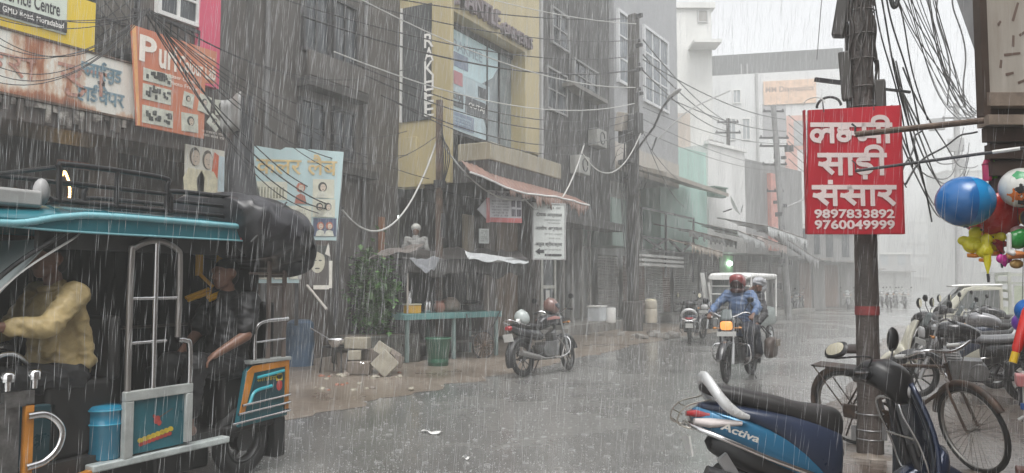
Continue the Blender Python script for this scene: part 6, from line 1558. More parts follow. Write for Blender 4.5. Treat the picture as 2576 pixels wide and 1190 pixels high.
# hand painted ends of the roof skirt
k = MB(); k.bx(X_(4.62), X_(4.46), .632, .640, 1.93, 2.03); k.obj('yellow_decal', mat('yellow_decal', (.62, .48, .05), .35), t)
k = MB(); k.bx(X_(4.58), X_(4.50), .640, .644, 1.965, 2.0); k.bx(X_(4.80), X_(4.45), .634, .6395, 1.925, 1.945); k.obj('red_decal', mat('red_decal', (.48, .05, .04), .35), t)
# roof rack of black tube
k = MB()
for yy in (.5, -.5):
    for x0, x1, z in ((3.05, 3.86, 2.36), (3.9, 4.95, 2.27)):
        k.tube(smoothpath([(X_(x0), yy, 2.10), (X_(x0), yy, z - .05), (X_(x0 + .05), yy, z), (X_(x1 - .05), yy, z), (X_(x1), yy, z - .06), (X_(x1), yy, 2.10)], 4), .019, 8)
        k.tube([(X_(x0), yy, (z + 2.12) / 2), (X_(x1), yy, (z + 2.12) / 2)], .015, 8)
        xm = (x0 + x1) / 2; k.tube([(X_(xm), yy, 2.10), (X_(xm), yy, z)], .017, 8)
    k.tube([(X_(3.0), yy, 2.115), (X_(4.95), yy, 2.115)], .018, 8)
for x0 in (3.1, 3.5, 4.0, 4.5, 4.9): k.tube([(X_(x0), -.5, 2.115), (X_(x0), .5, 2.115)], .013, 6)
k.tube([(X_(3.05), .5, 2.34), (X_(3.05), -.5, 2.34)], .015, 6); k.tube([(X_(4.95), .5, 2.26), (X_(4.95), -.5, 2.26)], .015, 6)
k.obj('roof_rack', BLACKP, t, smooth=80)
MB().ell((X_(2.98), .42, 2.17), (.05, .05, .09), 12, 8).obj('horn', mat('grey_horn', (.3, .3, .3), .4), t)
# canopy ends, back; lower far panel added to darken the view through the cab
k = MB(); k.bx(X_(4.98), X_(2.6), -.58, -.555, 1.50, 1.94); k.bx(X_(4.96), X_(3.0), -.575, -.56, .40, 1.50); k.bx(X_(5.02), X_(4.96), -.58, .25, 1.15, 1.94); k.bx(X_(4.98), X_(2.9), .50, .545, 1.80, 1.915)
k.obj('canvas_and_shade_panel', CAB, t)
# chassis, floor, sill
k = MB(); k.bx(X_(5.0), X_(2.35), -.5, .5, .33, .42); k.bx(X_(4.2), X_(3.3), -.4, .3, .18, .33); k.obj('chassis', mat('chassis_black', (.025, .024, .023), .6), t)
k = MB(); k.bx(X_(4.42), X_(3.28), .505, .60, .325, .375); k.obj('sill', mat('pale_sill', (.42, .46, .45), .35, var=.3, scale=6), t, bevel=.01)
k = MB(); k.beam((X_(3.32), .56, .33), (X_(2.6), .5, .20), .06, .04); k.obj('orange_sill', ORNG, t)
# seats
k = MB(); k.bx(X_(4.98), X_(4.45), -.5, .48, .42, .86); k.bx(X_(5.0), X_(4.88), -.5, .48, .86, 1.42); k.obj('bench_seat', mat('dark_seat', (.016, .015, .0145), .5, var=.3), t, bevel=.03)
k = MB(); k.bx(X_(3.52), X_(3.05), -.4, .44, .42, .92); k.bx(X_(3.56), X_(3.48), -.42, .46, .9, 1.35); k.obj('driver_seat', mat('dark_seat', (.016, .015, .0145), .5), t, bevel=.03)
# grille hoop at the passenger door
k = MB(); yb = .575
hx0, hx1 = X_(3.53), X_(3.93)
k.tube(smoothpath([(hx0, yb, .82), (hx0, yb, 1.72), (hx0 - .03, yb, 1.83), ((hx0 + hx1) / 2, yb, 1.885), (hx1 + .03, yb, 1.83), (hx1, yb, 1.72), (hx1, yb, 1.18)], 6), .022, 10)
k.obj('door_hoop', mat('brushed_tube', (.27, .255, .24), .3, .7, var=.1), t, smooth=80)
k = MB(); k.tube([((hx0 + hx1) / 2, yb, .80), ((hx0 + hx1) / 2, yb, 1.87)], .020, 8)
for z in (1.16, 1.47): k.tube([(hx0, yb, z), (hx1 + (.1 if z < 1.2 else 0), yb, z)], .013, 8)
k.tube(smoothpath([(X_(3.93), yb, 1.16), (X_(4.0), yb, 1.15), (X_(4.04), yb, 1.07), (X_(4.04), yb, .44)], 5), .022, 8)
k.obj('door_rail', STEEL, t, smooth=80)
# painted lower panel with white frame
k = MB(); k.bx(X_(4.06), X_(3.50), .555, .60, .76, .83); k.bx(X_(3.57), X_(3.50), .555, .60, .37, .76); k.bx(X_(4.06), X_(4.0), .555, .60, .40, .76); k.obj('panel_frame', mat('pale_frame', (.38, .40, .385), .35, var=.2, scale=5), t, bevel=.006)
p = MB().bx(X_(4.0), X_(3.57), .55, .575, .39, .76).obj('lower_panel', mat('deep_teal_panel', (.02, .12, .15), .3, var=.25, scale=3), t)
def dot(mb, x, z, rx, rz, y, rot=0):
    mb.add([(x + rx * math.cos(a) * math.cos(rot) - rz * math.sin(a) * math.sin(rot), y, z + rx * math.cos(a) * math.sin(rot) + rz * math.sin(a) * math.cos(rot)) for a in [2 * math.pi * i / 12 for i in range(12)]], [tuple(range(12))])
k = MB()
for i in range(8): dot(k, X_(3.64) - .035 * i, .475 + .006 * i, .024, .018, .5775 + .0003 * i, .3)
k.obj('painted_yellow_flowers', mat('flower_yellow', (.55, .42, .05), .4, var=.3, scale=20), p)
k = MB()
for i in range(8): dot(k, X_(3.645) - .033 * i, .448 + .005 * i, .02, .014, .5776 + .0003 * i)
dot(k, X_(3.77), .60, .026, .03, .5777, .5); dot(k, X_(3.79), .575, .018, .02, .5781); dot(k, X_(3.75), .625, .02, .012, .5784, .8)
k.obj('painted_red_flowers', mat('flower_red', (.40, .06, .05), .4, var=.3, scale=20), p)
k = MB(); k.add([(X_(3.79), .5772, .62), (X_(3.90), .5772, .665), (X_(3.90), .5772, .66), (X_(3.79), .5772, .61)], [(0, 1, 2, 3)]); k.obj('painted_stem', mat('stem_brown', (.14, .08, .06), .5), p)
# blue water drum beside the driver seat
k = MB(); k.lathe([(.10, 0), (.112, .02), (.112, .3), (.118, .31), (.118, .33), (.112, .34), (.112, .43), (.12, .44), (.12, .47), (.10, .49), (.04, .50)], 24)
dr = thing('water_drum', 'glossy blue plastic drum standing behind the front step of the three wheeler', 'drum', (RWX - .10, 3.46, .375), 0); dr.scale = (.98, .98, .74)
k.obj('drum', mat('blue_plastic', (.02, .20, .32), .15, var=.1, coat=.5), dr, smooth=40)
k = MB(); k.torus((0, 0, .325), .119, .006, 'z', 24, 6); k.torus((0, 0, .455), .121, .008, 'z', 24, 6); k.obj('hoop', mat('light_blue_plastic', (.06, .36, .52), .15), dr, smooth=60)
MB().bx(X_(3.50), X_(3.12), .34, .40, .40, .84).obj('seat_box', mat('deep_teal_panel', (.02, .12, .15), .3), t, bevel=.01); MB().bx(X_(3.12), X_(2.9), .40, .44, .42, .80).obj('dash_panel', mat('dark_teal_patch', (.015, .06, .075), .3), t, bevel=.01)
# rear quarter panel, orange edged, with chrome bars
k = MB(); q0 = [(X_(4.52), .42), (X_(5.06), .44), (X_(5.06), .92), (X_(4.66), .90), (X_(4.60), .86)]
k.prism(q0, .52, .58); k.obj('rear_panel', TEAL, t, bevel=.01)
k = MB(); k.prism([(X_(4.52), .52), (X_(4.57), .52), (X_(4.665), .845), (X_(5.02), .865), (X_(5.02), .5), (X_(5.06), .5), (X_(5.06), .92), (X_(4.65), .90), (X_(4.60), .86)], .581, .592); k.obj('orange_border', ORNG, t)
k = MB(); k.prism([(X_(4.62), .60), (X_(5.0), .60), (X_(5.0), .84), (X_(4.70), .825)], .581, .588); k.obj('dark_patch', mat('dark_teal_patch', (.015, .06, .075), .3, var=.3), t)
k = MB(); k.tube(smoothpath([(X_(4.62), .593, .60), (X_(4.68), .593, .69), (X_(4.86), .593, .715)], 6), .014, 6); k.tube([(X_(4.7), .593, .80), (X_(5.0), .593, .83)], .012, 6); k.obj('light_teal_stripe', mat('cyan_stripe', (.06, .42, .50), .3), t)
k = MB(); dot(k, X_(4.95), .79, .035, .03, .5895); k.bx(X_(4.985), X_(4.915), .588, .5895, .75, .80); k.obj('yellow_decal', mat('yellow_decal', (.62, .48, .05), .35), t)
k = MB(); dot(k, X_(4.95), .71, .034, .045, .5898); k.obj('red_decal', mat('red_decal', (.48, .05, .04), .35), t)
k = MB(); vs = MB(); scrawl(vs, 0, .26, 0, .05, 0, 1, 61); k.add([(X_(4.70) - p_[0], .5885 - p_[1], .755 + p_[2]) for p_ in vs.v], vs.f); k.obj('worn_lettering', mat('yellow_decal', (.62, .48, .05), .35), t)
k = MB()
for i, (za, xa) in enumerate(((.615, 4.54), (.55, 4.50), (.48, 4.44))): k.tube([(X_(xa), .60, za - .02), (X_(5.07), .60, za + .005), (X_(5.1), .5, za + .005), (X_(5.1), -.5, za + .005)], .011, 8)
k.obj('bumper_bar', CHROME, t, smooth=60)
k = MB(); k.bx(X_(5.08), X_(4.62), .50, .60, .915, .945); k.obj('white_capping', mat('pale_frame', (.5, .53, .51), .35), t, bevel=.005)
k = MB(); k.tube(smoothpath([(X_(4.68), .575, .93), (X_(4.68), .575, 1.16), (X_(4.71), .575, 1.23), (X_(4.80), .575, 1.26), (X_(5.05), .575, 1.27)], 5), .018, 8); k.tube([(X_(4.70), .575, 1.09), (X_(5.02), .575, 1.10)], .010, 8); k.obj('rear_rail', STEEL, t, smooth=80)
k = MB()
for Y_ in (4.84, 5.02): k.tube([(X_(Y_), .56, .93), (X_(Y_), .56, 1.9)], .02, 8)
k.tube([(X_(4.84), .56, 1.56), (X_(5.02), .56, 1.56)], .01, 6); k.tube([(X_(4.62), .56, 1.66), (X_(5.02), .56, 1.66)], .01, 6)
k.tube([(X_(5.0), -.56, .9), (X_(5.0), -.56, 1.9)], .02, 8); k.tube([(X_(3.5), -.56, .9), (X_(3.5), -.56, 1.9)], .02, 8)
k.tube([(X_(5.0), -.56, 1.2), (X_(3.5), -.56, 1.2)], .014, 6)
k.obj('rear_post', mat('dull_tube', (.22, .18, .16), .4, .5), t)
# front: raked pillar, glass, dash, guard, column, wheel
k = MB(); pp = smoothpath([(X_(2.36), .55, 1.08), (X_(2.52), .56, 1.36), (X_(2.78), .57, 1.64), (X_(3.12), .58, 1.88)], 5)
k.loft([[p_ + V((-.026, -.014, .022)), p_ + V((.026, -.014, -.022)), p_ + V((.026, .014, -.022)), p_ + V((-.026, .014, .022))] for p_ in pp]); k.obj('front_pillar', mat('pillar_silver', (.58, .57, .55), .3, var=.1), t, bevel=.006)
k = MB(); k.tube([p_ + V((.045, 0, .04)) for p_ in pp], .016, 8); k.obj('pillar_seal', BLACKP, t)
k = MB(); k.add([(X_(2.30), -.55, 1.10), (X_(2.30), .55, 1.10), (X_(2.98), .56, 1.86), (X_(2.98), -.56, 1.86)], [(0, 1, 2, 3)])
gm = mat('fog_and_sheen_windscreen', (.55, .61, .61), .2, var=.15, scale=2, alpha=.92)  # fogging and bright reflection painted as a pale glass colour
k.obj('windscreen', gm, t, solid=.006)
k = MB(); k.bx(X_(2.75), X_(2.1), -.5, .5, .34, .40); k.body([(X_(2.62), .86, .42, .16, 4), (X_(2.3), .84, .46, .2, 4), (X_(2.0), .8, .42, .24, 4)], 18); k.obj('front_cowl', mat('cowl_black', (.02, .035, .04), .3), t)
k = MB(); k.tube(smoothpath([(X_(3.05), .30, .95), (X_(2.9), .42, 1.10), (X_(2.74), .48, 1.14), (X_(2.55), .52, 1.02), (X_(2.5), .54, .9)], 5), .018, 8); k.tube([(X_(2.55), -.2, .9), (X_(2.82), -.1, 1.16), (X_(2.82), .38, 1.18)], .016, 8); k.obj('handlebar', STEEL, t, smooth=80)
k = MB(); k.tube([(X_(2.83), .26, 1.17), (X_(2.83), .40, 1.18)], .022, 10); k.box((X_(2.8), .2, 1.19), (.09, .09, .06)); k.obj('grip', BLACKP, t)
k = MB(); k.tube(smoothpath([(X_(2.84), .60, .765), (X_(2.95), .60, .76), (X_(3.03), .60, .70), (X_(3.06), .60, .62), (X_(3.03), .60, .53), (X_(2.95), .60, .47), (X_(2.84), .60, .455)], 5), .024, 10); k.obj('step_guard', CHROME, t, smooth=80)
for Y_ in (2.72, 2.88):
    MB().lathe([(.018, -.05), (.02, 0), (.036, .005), (.038, .05), (.03, .062), (.012, .066)], 14, Matrix.Translation((X_(Y_), .59, .98))).obj('capped_post', CHROME, t, smooth=50)
k = MB(); k.bx(X_(2.88), X_(2.70), .56, .60, .83, .92); k.bx(X_(2.80), X_(2.66), .55, .59, .40, .86); k.obj('steel_plate', mat('scuffed_steel', (.22, .215, .21), .35, .7, var=.4, scale=9), t)
k = MB(); k.bx(X_(2.88), X_(2.83), .56, .60, .30, .84); k.beam((X_(2.85), .58, .32), (X_(3.0), .56, .22), .06, .05); k.obj('orange_post', ORNG, t)
wheel(t, X_(2.42), .30, .30, .10, y=.36); 
k = MB(); k.torus((X_(2.42), .40, .30), .36, .06, 'y', 20, 8, R(-20), R(190), sq=1.8); k.obj('front_mudguard', BLACKP, t, smooth=60)
wheel(t, X_(4.66), .29, .29, .12, y=.46, rim=MATS['dark_rim']); wheel(t, X_(4.62), .28, .28, .11, y=-.44); wheel(t, X_(3.75), .26, .22, .10, y=.1)
k = MB(); k.bx(X_(5.05), X_(4.93), .36, .575, .10, .44); k.bx(X_(4.93), X_(4.42), .33, .56, .38, .44); k.obj('mud_flap', RUBBER, t, bevel=.02)
k = MB(); k.bx(X_(4.4), X_(3.9), .0, .4, .12, .33); k.obj('battery_box', BLACKP, t, bevel=.03)
# yellow strap handles hanging at the back
k = MB()
for i, (Y_, yy) in enumerate(((4.42, .2), (4.58, .26))):
    k.tube([(X_(Y_), yy, 1.66), (X_(Y_ + .14), yy, 1.55), (X_(Y_ + .12), yy, 1.50), (X_(Y_ - .10), yy, 1.44), (X_(Y_ - .12), yy, 1.46), (X_(Y_ + .1), yy, 1.53)], .016, 8)
    k.bx(X_(Y_ + .03), X_(Y_ - .03), yy - .01, yy + .01, 1.64, 1.84)
k.obj('grab_handle', mat('yellow_plastic', (.66, .36, .02), .3, var=.1), t, smooth=60)
# tarpaulin bundle lashed on the rack
tp = thing('black_tarpaulin', 'glossy black tarpaulin drooping over the rear of the three wheeler roof', 'tarpaulin', (RWX - .28, 4.80, 1.86), R(-90)); tp.scale = (.84, 1.10, .88)
TARP = mat('wet_black_tarp', (.03, .03, .034), .3, var=.6, scale=3)
k = MB(); rings = []
prof = [(.50, .46, .10, .34), (.46, .40, .24, .38), (.34, .27, .50, .46), (.15, .24, .54, .53), (-.08, .20, .56, .55), (-.25, .12, .55, .52), (-.36, .02, .48, .48), (-.43, -.08, .34, .40), (-.46, -.16, .14, .22)]
prof = smoothpath([V((a_, b_, c_)) for a_, b_, c_, d_ in prof], 4), [d_ for *_, d_ in prof]
P3, W3 = prof; nW = len(W3)
for i, p_ in enumerate(P3):
    f_ = i / (len(P3) - 1) * (nW - 1); j = min(int(f_), nW - 2); hw = W3[j] + (W3[j + 1] - W3[j]) * (f_ - j)
    ring = []
    for a_ in range(40):
        an = 2 * math.pi * a_ / 40; ca, sa = math.cos(an), math.sin(an)
        v_ = V((p_.x, hw * math.copysign(abs(ca) ** .7, ca), p_.y * .9 + p_.z * .5 * math.copysign(abs(sa) ** .75, sa)))
        nn = NZ.noise(V((v_.x * 3.2 + v_.z * 1.6, v_.y * 2.0, v_.z * 5.0 + v_.x * 3))) * .05 + (.5 - abs(NZ.noise(V((v_.x * 5 + v_.z * 7, v_.y * 1.5 + 4, v_.z * 9 - v_.x * 6))))) * .09 + (.4 - abs(NZ.noise(V((v_.x * 11 + v_.z * 13, v_.y * 4 + 9, v_.z * 5))))) * .06
        ring.append(v_ + V((0, ca, sa)) * nn)
    rings.append(ring)
k.loft(rings); k.obj('sheet', TARP, tp, smooth=50, sub=1)
k = MB(); k.tube(smoothpath([(.42, .44, .05), (.2, .50, .30), (0, .46, .44), (-.2, .3, .46)], 5), .008, 6); k.obj('rope', mat('dark_rope', (.06, .06, .06), .6), tp)

# ------------------------------------------------------------------ people
SK = mat('brown_skin', (.20, .105, .07), .42, var=.12, scale=20)
SKD = mat('dark_skin', (.15, .08, .055), .42, var=.12, scale=20)
HAIR = mat('black_hair', (.012, .011, .010), .4, var=.3, scale=30)
def cloth(n, c, r=.55): return mat(n, c, r, var=.25, scale=7, bump=.25, bscale=14)
# driver, facing -Y (world coordinates relative to his seat)
def driver():
    o = thing('person', 'driver in a wet khaki shirt gripping the handlebar of the three wheeler', 'person', (-5.24, 3.27, .92), R(-90))
    s = 1.08; f = V((1, 0, 0)); P = lambda x, y, z: V((x, y, z)) * s      # x forward, y left(+) = towards the camera... (heading -Y: left is +X)
    hip = P(0, 0, .06); ch = P(.05, 0, .42); nk = P(.07, 0, .60); hc = P(.11, 0, .76)
    shl, shr = P(.05, .19, .54), P(.05, -.19, .54)
    ell, wll = P(.26, .27, .35), P(.50, .20, .36); elr, wlr = P(.18, -.27, .32), P(.42, -.16, .28)
    body = [cap(hip, ch, .14 * s, .15 * s), cap(ch, nk, .13 * s, .06 * s), cap(nk, hc, .055 * s, .055 * s)] + head(hc, f, s=s)
    for sh, el, wr in ((shl, ell, wll), (shr, elr, wlr)):
        body += [cap(ch, sh, .11 * s, .06 * s), cap(sh, el, .055 * s, .043 * s), cap(el, wr, .043 * s, .03 * s)]
        body += hand(wr, (wr - el), V((.1, 0, -1)), s, 1.2, 1 if wr.y > 0 else -1)
    for sg in (1, -1):
        kn, an = P(.42, .13 * sg, .05), P(.48, .12 * sg, -.40)
        body += [cap(P(.02, .1 * sg, .03), kn, .085 * s, .06 * s), cap(kn, an, .055 * s, .038 * s), cap(an, an + V((.17, 0, -.05)), .04 * s, .03 * s)]
    blob('body', body, SK, o, .0085)
    eyes(o, hc, f, s=s)
    blob('hair', [ball(hc + V((-.02, 0, .035)) * s, (.105 * s, .092 * s, .09 * s)), ball(hc + V((-.055, 0, -.01)) * s, (.06 * s, .08 * s, .09 * s))], HAIR, o, .012)
    shirt = [cap(P(0, 0, -.02), ch, .165 * s, .168 * s), cap(P(.08, 0, -.0), P(.1, 0, .1), .13 * s, .13 * s), cap(ch, P(.06, 0, .55), .155 * s, .09 * s)]
    for sh, el, wr in ((shl, ell, wll), (shr, elr, wlr)):
        shirt += [cap(ch, sh, .12 * s, .085 * s), cap(sh, el, .08 * s, .066 * s), cap(el, el.lerp(wr, .75), .066 * s, .052 * s)]
    shirt += [cap(P(.12, .15, .46), P(.17, .12, .20), .05 * s, .045 * s), cap(P(.02, .17, .44), P(-.08, .14, .12), .05 * s, .05 * s), cap(P(.10, .10, .04), P(.02, .10, .02), .07 * s, .07 * s)]
    blob('shirt', shirt, cloth('khaki_shirt', (.40, .31, .15), .5), o, .011, 3)
    MB().torus(tuple(P(.07, 0, .575)), .075 * s, .022 * s, 'z', 18, 8).obj('collar', cloth('khaki_pocket', (.36, .28, .13), .5), o, smooth=70)
    MB().box(tuple(P(.19, .14, .34)), (.02, .10, .10), (0, 0, R(30))).obj('shirt_pocket', cloth('khaki_pocket', (.30, .22, .10), .5), o, bevel=.006)
    tr = []
    for sg in (1, -1):
        kn, an = P(.42, .13 * sg, .05), P(.48, .12 * sg, -.36); tr += [cap(P(.0, .09 * sg, .02), kn, .11 * s, .08 * s), cap(kn, an, .08 * s, .065 * s)]
    blob('trousers', tr + [cap(P(0, -.08, .02), P(0, .08, .02), .12 * s, .12 * s)], cloth('dark_trousers', (.02, .02, .021)), o, .012, 3)
driver()
def passenger():
    o = thing('person', 'passenger in a black shirt sitting on the rear bench of the three wheeler', 'person', (-5.16, 4.62, .86), R(-90))
    s = 1.06; f = V((1, 0, 0)); P = lambda x, y, z: V((x, y, z)) * s
    hip = P(0, 0, .06); ch = P(-.02, 0, .42); nk = P(.0, 0, .60); hc = P(.04, 0, .75)
    body = [cap(hip, ch, .14 * s, .15 * s), cap(ch, nk, .13 * s, .06 * s), cap(nk, hc, .055 * s, .055 * s)] + head(hc, f, s=s)
    arms = ((P(-.02, .2, .53), P(.06, .27, .28), P(.28, .22, .16)), (P(-.02, -.2, .53), P(.08, -.25, .28), P(.30, -.15, .16)))
    for sh, el, wr in arms:
        body += [cap(ch, sh, .11 * s, .06 * s), cap(sh, el, .058 * s, .045 * s), cap(el, wr, .045 * s, .03 * s)] + hand(wr, (wr - el), V((.1, 0, -1)), s, .6, 1 if wr.y > 0 else -1)
    for sg in (1, -1):
        kn, an = P(.42, .14 * sg, .08), P(.47, .15 * sg, -.36)
        body += [cap(P(.02, .1 * sg, .03), kn, .085 * s, .06 * s), cap(kn, an, .055 * s, .036 * s), cap(an + V((-.03, 0, -.03)), an + V((.13, 0, -.055)), .038 * s, .032 * s)]
        for k_ in range(5): body.append(cap(an + V((.13, -.03 + .015 * k_, -.06)), an + V((.185 - .008 * abs(k_ - (4 if sg < 0 else 0)), -.036 + .018 * k_, -.068)), .013, .010))
    blob('body', body, SK, o, .0085)
    eyes(o, hc, f, s=s)
    blob('hair', [ball(hc + V((-.02, 0, .035)) * s, (.105 * s, .092 * s, .09 * s)), ball(hc + V((-.055, 0, -.01)) * s, (.06 * s, .08 * s, .09 * s))], HAIR, o, .012)
    shirt = [cap(P(0, 0, -.0), ch, .165 * s, .168 * s), cap(ch, P(-.0, 0, .55), .155 * s, .09 * s)]
    for sh, el, wr in arms: shirt += [cap(ch, sh, .12 * s, .09 * s), cap(sh, sh.lerp(el, .75), .085 * s, .078 * s)]
    blob('shirt', shirt, cloth('black_shirt', (.010, .010, .011)), o, .012, 3)
    tr = []
    for sg in (1, -1):
        kn, an = P(.42, .14 * sg, .08), P(.46, .15 * sg, -.24); tr += [cap(P(.0, .09 * sg, .02), kn, .11 * s, .085 * s), cap(kn, an, .085 * s, .07 * s)]
    blob('trousers', tr + [cap(P(0, -.08, .02), P(0, .08, .02), .12 * s, .12 * s)], cloth('charcoal_trousers', (.014, .014, .015)), o, .012, 3)
passenger()
def shopman():
    p = hit(35, 520, V((-12.3, 0, 0)), V((1, 0, 0)))
    o = thing('person', 'man in a white shirt standing inside the dark shop at far left', 'person', (p.x, p.y, .35), 0)
    H = p.z - .35; s = H / 1.60; P = lambda x, y, z: V((x, y, z)) * s; hc = P(0.02, 0, 1.60); ch = P(0, 0, 1.25)
    body = [cap(P(0, 0, .92), ch, .13 * s, .14 * s), cap(ch, P(0, 0, 1.46), .12 * s, .055 * s), cap(P(0, 0, 1.44), hc, .05 * s, .05 * s)] + head(hc, V((1, 0, 0)), s=s)
    for sg in (1, -1):
        body += [cap(P(0, .09 * sg, .9), P(.02, .1 * sg, .48), .085 * s, .06 * s), cap(P(.02, .1 * sg, .48), P(0, .1 * sg, .07), .055 * s, .04 * s), cap(P(0, .1 * sg, .05), P(.15, .11 * sg, .035), .04 * s, .03 * s)]
        el, wr = P(.02, .26 * sg, 1.08), P(.1, .26 * sg, .84)
        body += [cap(ch, P(0, .19 * sg, 1.38), .1 * s, .06 * s), cap(P(0, .19 * sg, 1.38), el, .05 * s, .04 * s), cap(el, wr, .04 * s, .028 * s)] + hand(wr, V((.2, 0, -1)), V((0, -sg, 0)), s, .5, sg)
    blob('body', body, SK, o, .011)
    eyes(o, hc, V((1, 0, 0)), s=s)
    blob('hair', [ball(hc + V((-.02, 0, .035)) * s, (.103 * s, .092 * s, .088 * s)), ball(hc + V((-.055, 0, -.01)) * s, (.06 * s, .08 * s, .09 * s))], HAIR, o, .012)
    sh = [cap(P(0, 0, .84), ch, .15 * s, .16 * s), cap(ch, P(0, 0, 1.42), .145 * s, .08 * s)]
    for sg in (1, -1): sh += [cap(ch, P(0, .19 * sg, 1.38), .11 * s, .08 * s), cap(P(0, .19 * sg, 1.38), P(.02, .25 * sg, 1.14), .075 * s, .065 * s)]
    blob('shirt', sh, cloth('white_shirt', (.55, .55, .55)), o, .014)
    blob('trousers', [c_ for sg in (1, -1) for c_ in (cap(P(0, .08 * sg, .9), P(.02, .1 * sg, .48), .11 * s, .085 * s), cap(P(.02, .1 * sg, .48), P(0, .1 * sg, .12), .085 * s, .07 * s))], cloth('charcoal_trousers', (.014, .014, .015)), o, .014)
shopman()
# two riders on the motorcycle coming toward the camera
rp = gp(1832, 962); rd = (rp - EYE).dot(FH)
mp = plan(1857, rd + .45)
mrz = R(-96)
mo = motorbike('ridden_motorcycle', 'black motorcycle with a glowing amber headlamp ridden through the rain', (mp.x, mp.y, 0), mrz, DKP, steer=R(7), lit=True, lean=R(2))
def rider(label, off, shirtc, hel, headc, arms_fwd, skin, s=1.0, extra=None):
    Mx = Matrix.Translation((mp.x, mp.y, 0)) @ Matrix.Rotation(mrz, 4, 'Z')
    base = Mx @ V((off, 0, .84))
    o = thing('person', label, 'person', base, mrz)
    P = lambda x, y, z: V((x, y, z)) * s; f = V((1, 0, 0))
    hip = P(0, 0, .08); ch = P(.10 if arms_fwd else .02, 0, .42); nk = P(.12 if arms_fwd else .03, 0, .58); hc = P(.16 if arms_fwd else .05, headc, .72)
    body = [cap(hip, ch, .14 * s, .15 * s), cap(ch, nk, .13 * s, .06 * s), cap(nk, hc, .055 * s, .055 * s)] + head(hc, f, s=s)
    arms = []
    for sg in (1, -1):
        if arms_fwd: arms.append((ch + P(0, .20 * sg, .12), P(.26, .36 * sg, .34), P(.50, .35 * sg, .24)))
        else: arms.append((ch + P(0, .19 * sg, .12), P(.10, .30 * sg, .22), P(.28, .22 * sg, .06)))
    for i, (sh, el, wr) in enumerate(arms): body += [cap(ch, sh, .11 * s, .06 * s), cap(sh, el, .055 * s, .043 * s), cap(el, wr, .043 * s, .03 * s)] + hand(wr, wr - el, V((.1, 0, -1)), s, 1.1, 1 if i == 0 else -1)
    legs = []
    for sg in (1, -1):
        kn, an = P(.36, .20 * sg, -.02), P(.22 if arms_fwd else .12, .20 * sg, -.44); legs.append((kn, an, sg))
        body += [cap(P(.0, .1 * sg, .04), kn, .085 * s, .06 * s), cap(kn, an, .055 * s, .04 * s)]
    blob('body', body, skin, o, .01)
    eyes(o, hc, f, s=s)
    sh_ = [cap(P(0, 0, .0), ch, .165 * s, .17 * s), cap(ch, nk, .15 * s, .085 * s)]
    for sh, el, wr in arms: sh_ += [cap(ch, sh, .12 * s, .085 * s), cap(sh, el, .078 * s, .062 * s), cap(el, el.lerp(wr, .8), .062 * s, .05 * s)]
    blob('shirt', sh_, shirtc, o, .012, 3)
    tr = [cap(P(0, -.08, .02), P(0, .08, .02), .12 * s, .12 * s)]
    for kn, an, sg in legs: tr += [cap(P(.0, .09 * sg, .03), kn, .105 * s, .08 * s), cap(kn, an, .08 * s, .065 * s)]
    blob('trousers', tr, cloth('dark_blue_trousers', (.03, .035, .05)), o, .012, 3)
    blob('shoe', [c_ for kn, an, sg in legs for c_ in (cap(an + V((-.04, 0, -.05)), an + V((.18, 0, -.06)), .045, .04),)][:1], mat('dark_shoe', (.04, .03, .028), .4), o, .01); blob('shoe', [cap(legs[1][1] + V((-.04, 0, -.05)), legs[1][1] + V((.18, 0, -.06)), .045, .04)], mat('dark_shoe', (.04, .03, .028), .4), o, .01)
    if hel == 'helmet':
        MB().body([(-.14, 0, .05, .05, 2), (-.11, .02, .11, .11, 2.2), (-.02, .04, .135, .135, 2.3), (.06, .055, .13, .115, 2.4), (.11, .085, .11, .07, 2.4), (.135, .10, .06, .035, 2.2)], 22, Matrix.Translation(hc)).obj('helmet', mat('maroon_helmet', (.24, .045, .045), .15, var=.15, coat=.6), o, smooth=70)
        MB().body([(-.02, -.10, .125, .05, 2.3), (.08, -.10, .11, .05, 2.3), (.125, -.10, .06, .04, 2.2)], 18, Matrix.Translation(hc)).obj('chin_guard', mat('maroon_black', (.06, .02, .02), .2), o, smooth=70)
        MB().grid(lambda u_, v_: hc + V((.135 * math.cos((u_ - .5) * 2.2), .125 * math.sin((u_ - .5) * 2.2), -.06 + .13 * v_)), 10, 4).obj('visor', mat('dark_visor', (.03, .015, .015), .08), o, smooth=80, solid=.006)
    else:
        blob('head_wrap', [ball(hc + V((-.01, 0, .05)), (.125, .118, .09)), ball(hc + V((-.05, 0, -.03)), (.10, .115, .12)), cap(hc + V((.06, .06, .07)), hc + V((.07, -.06, .04)), .04, .04)], cloth('grey_plastic_wrap', (.40, .41, .43), .3), o, .012)
    if extra: extra(o)
rider('rider in a blue shirt and maroon helmet steering the motorcycle', -.14, cloth('blue_denim_shirt', (.09, .145, .26)), 'helmet', 0, True, SKD)
rider('pillion passenger with a grey plastic head wrap leaning out behind the rider', -.56, cloth('dark_grey_jacket', (.05, .05, .055)), 'wrap', .20, False, SK, .98)
Mx = Matrix.Translation((mp.x, mp.y, 0)) @ Matrix.Rotation(mrz, 4, 'Z')
t = thing('side_bag', 'bulging dark brown bag slung on the left side of the ridden motorcycle', 'bag', Mx @ V((-.55, .36, .40)), mrz)
MB().body([(-.2, .10, .05, .09, 2.6), (-.12, .10, .09, .17, 3.2), (.1, .09, .09, .17, 3.2), (.18, .08, .05, .1, 2.6)], 16).obj('sack', cloth('brown_bag', (.08, .06, .05)), t, smooth=70)
MB().bx(-.1, .12, .115, .135, .12, .24).obj('pocket', cloth('tan_bag_pocket', (.18, .15, .12)), t, bevel=.01)
MB().tube(smoothpath([(-.1, -.02, .3), (-.05, -.14, .44), (.05, -.14, .44), (.1, -.02, .3)], 4), .012, 6).obj('strap', BLACKP, t)
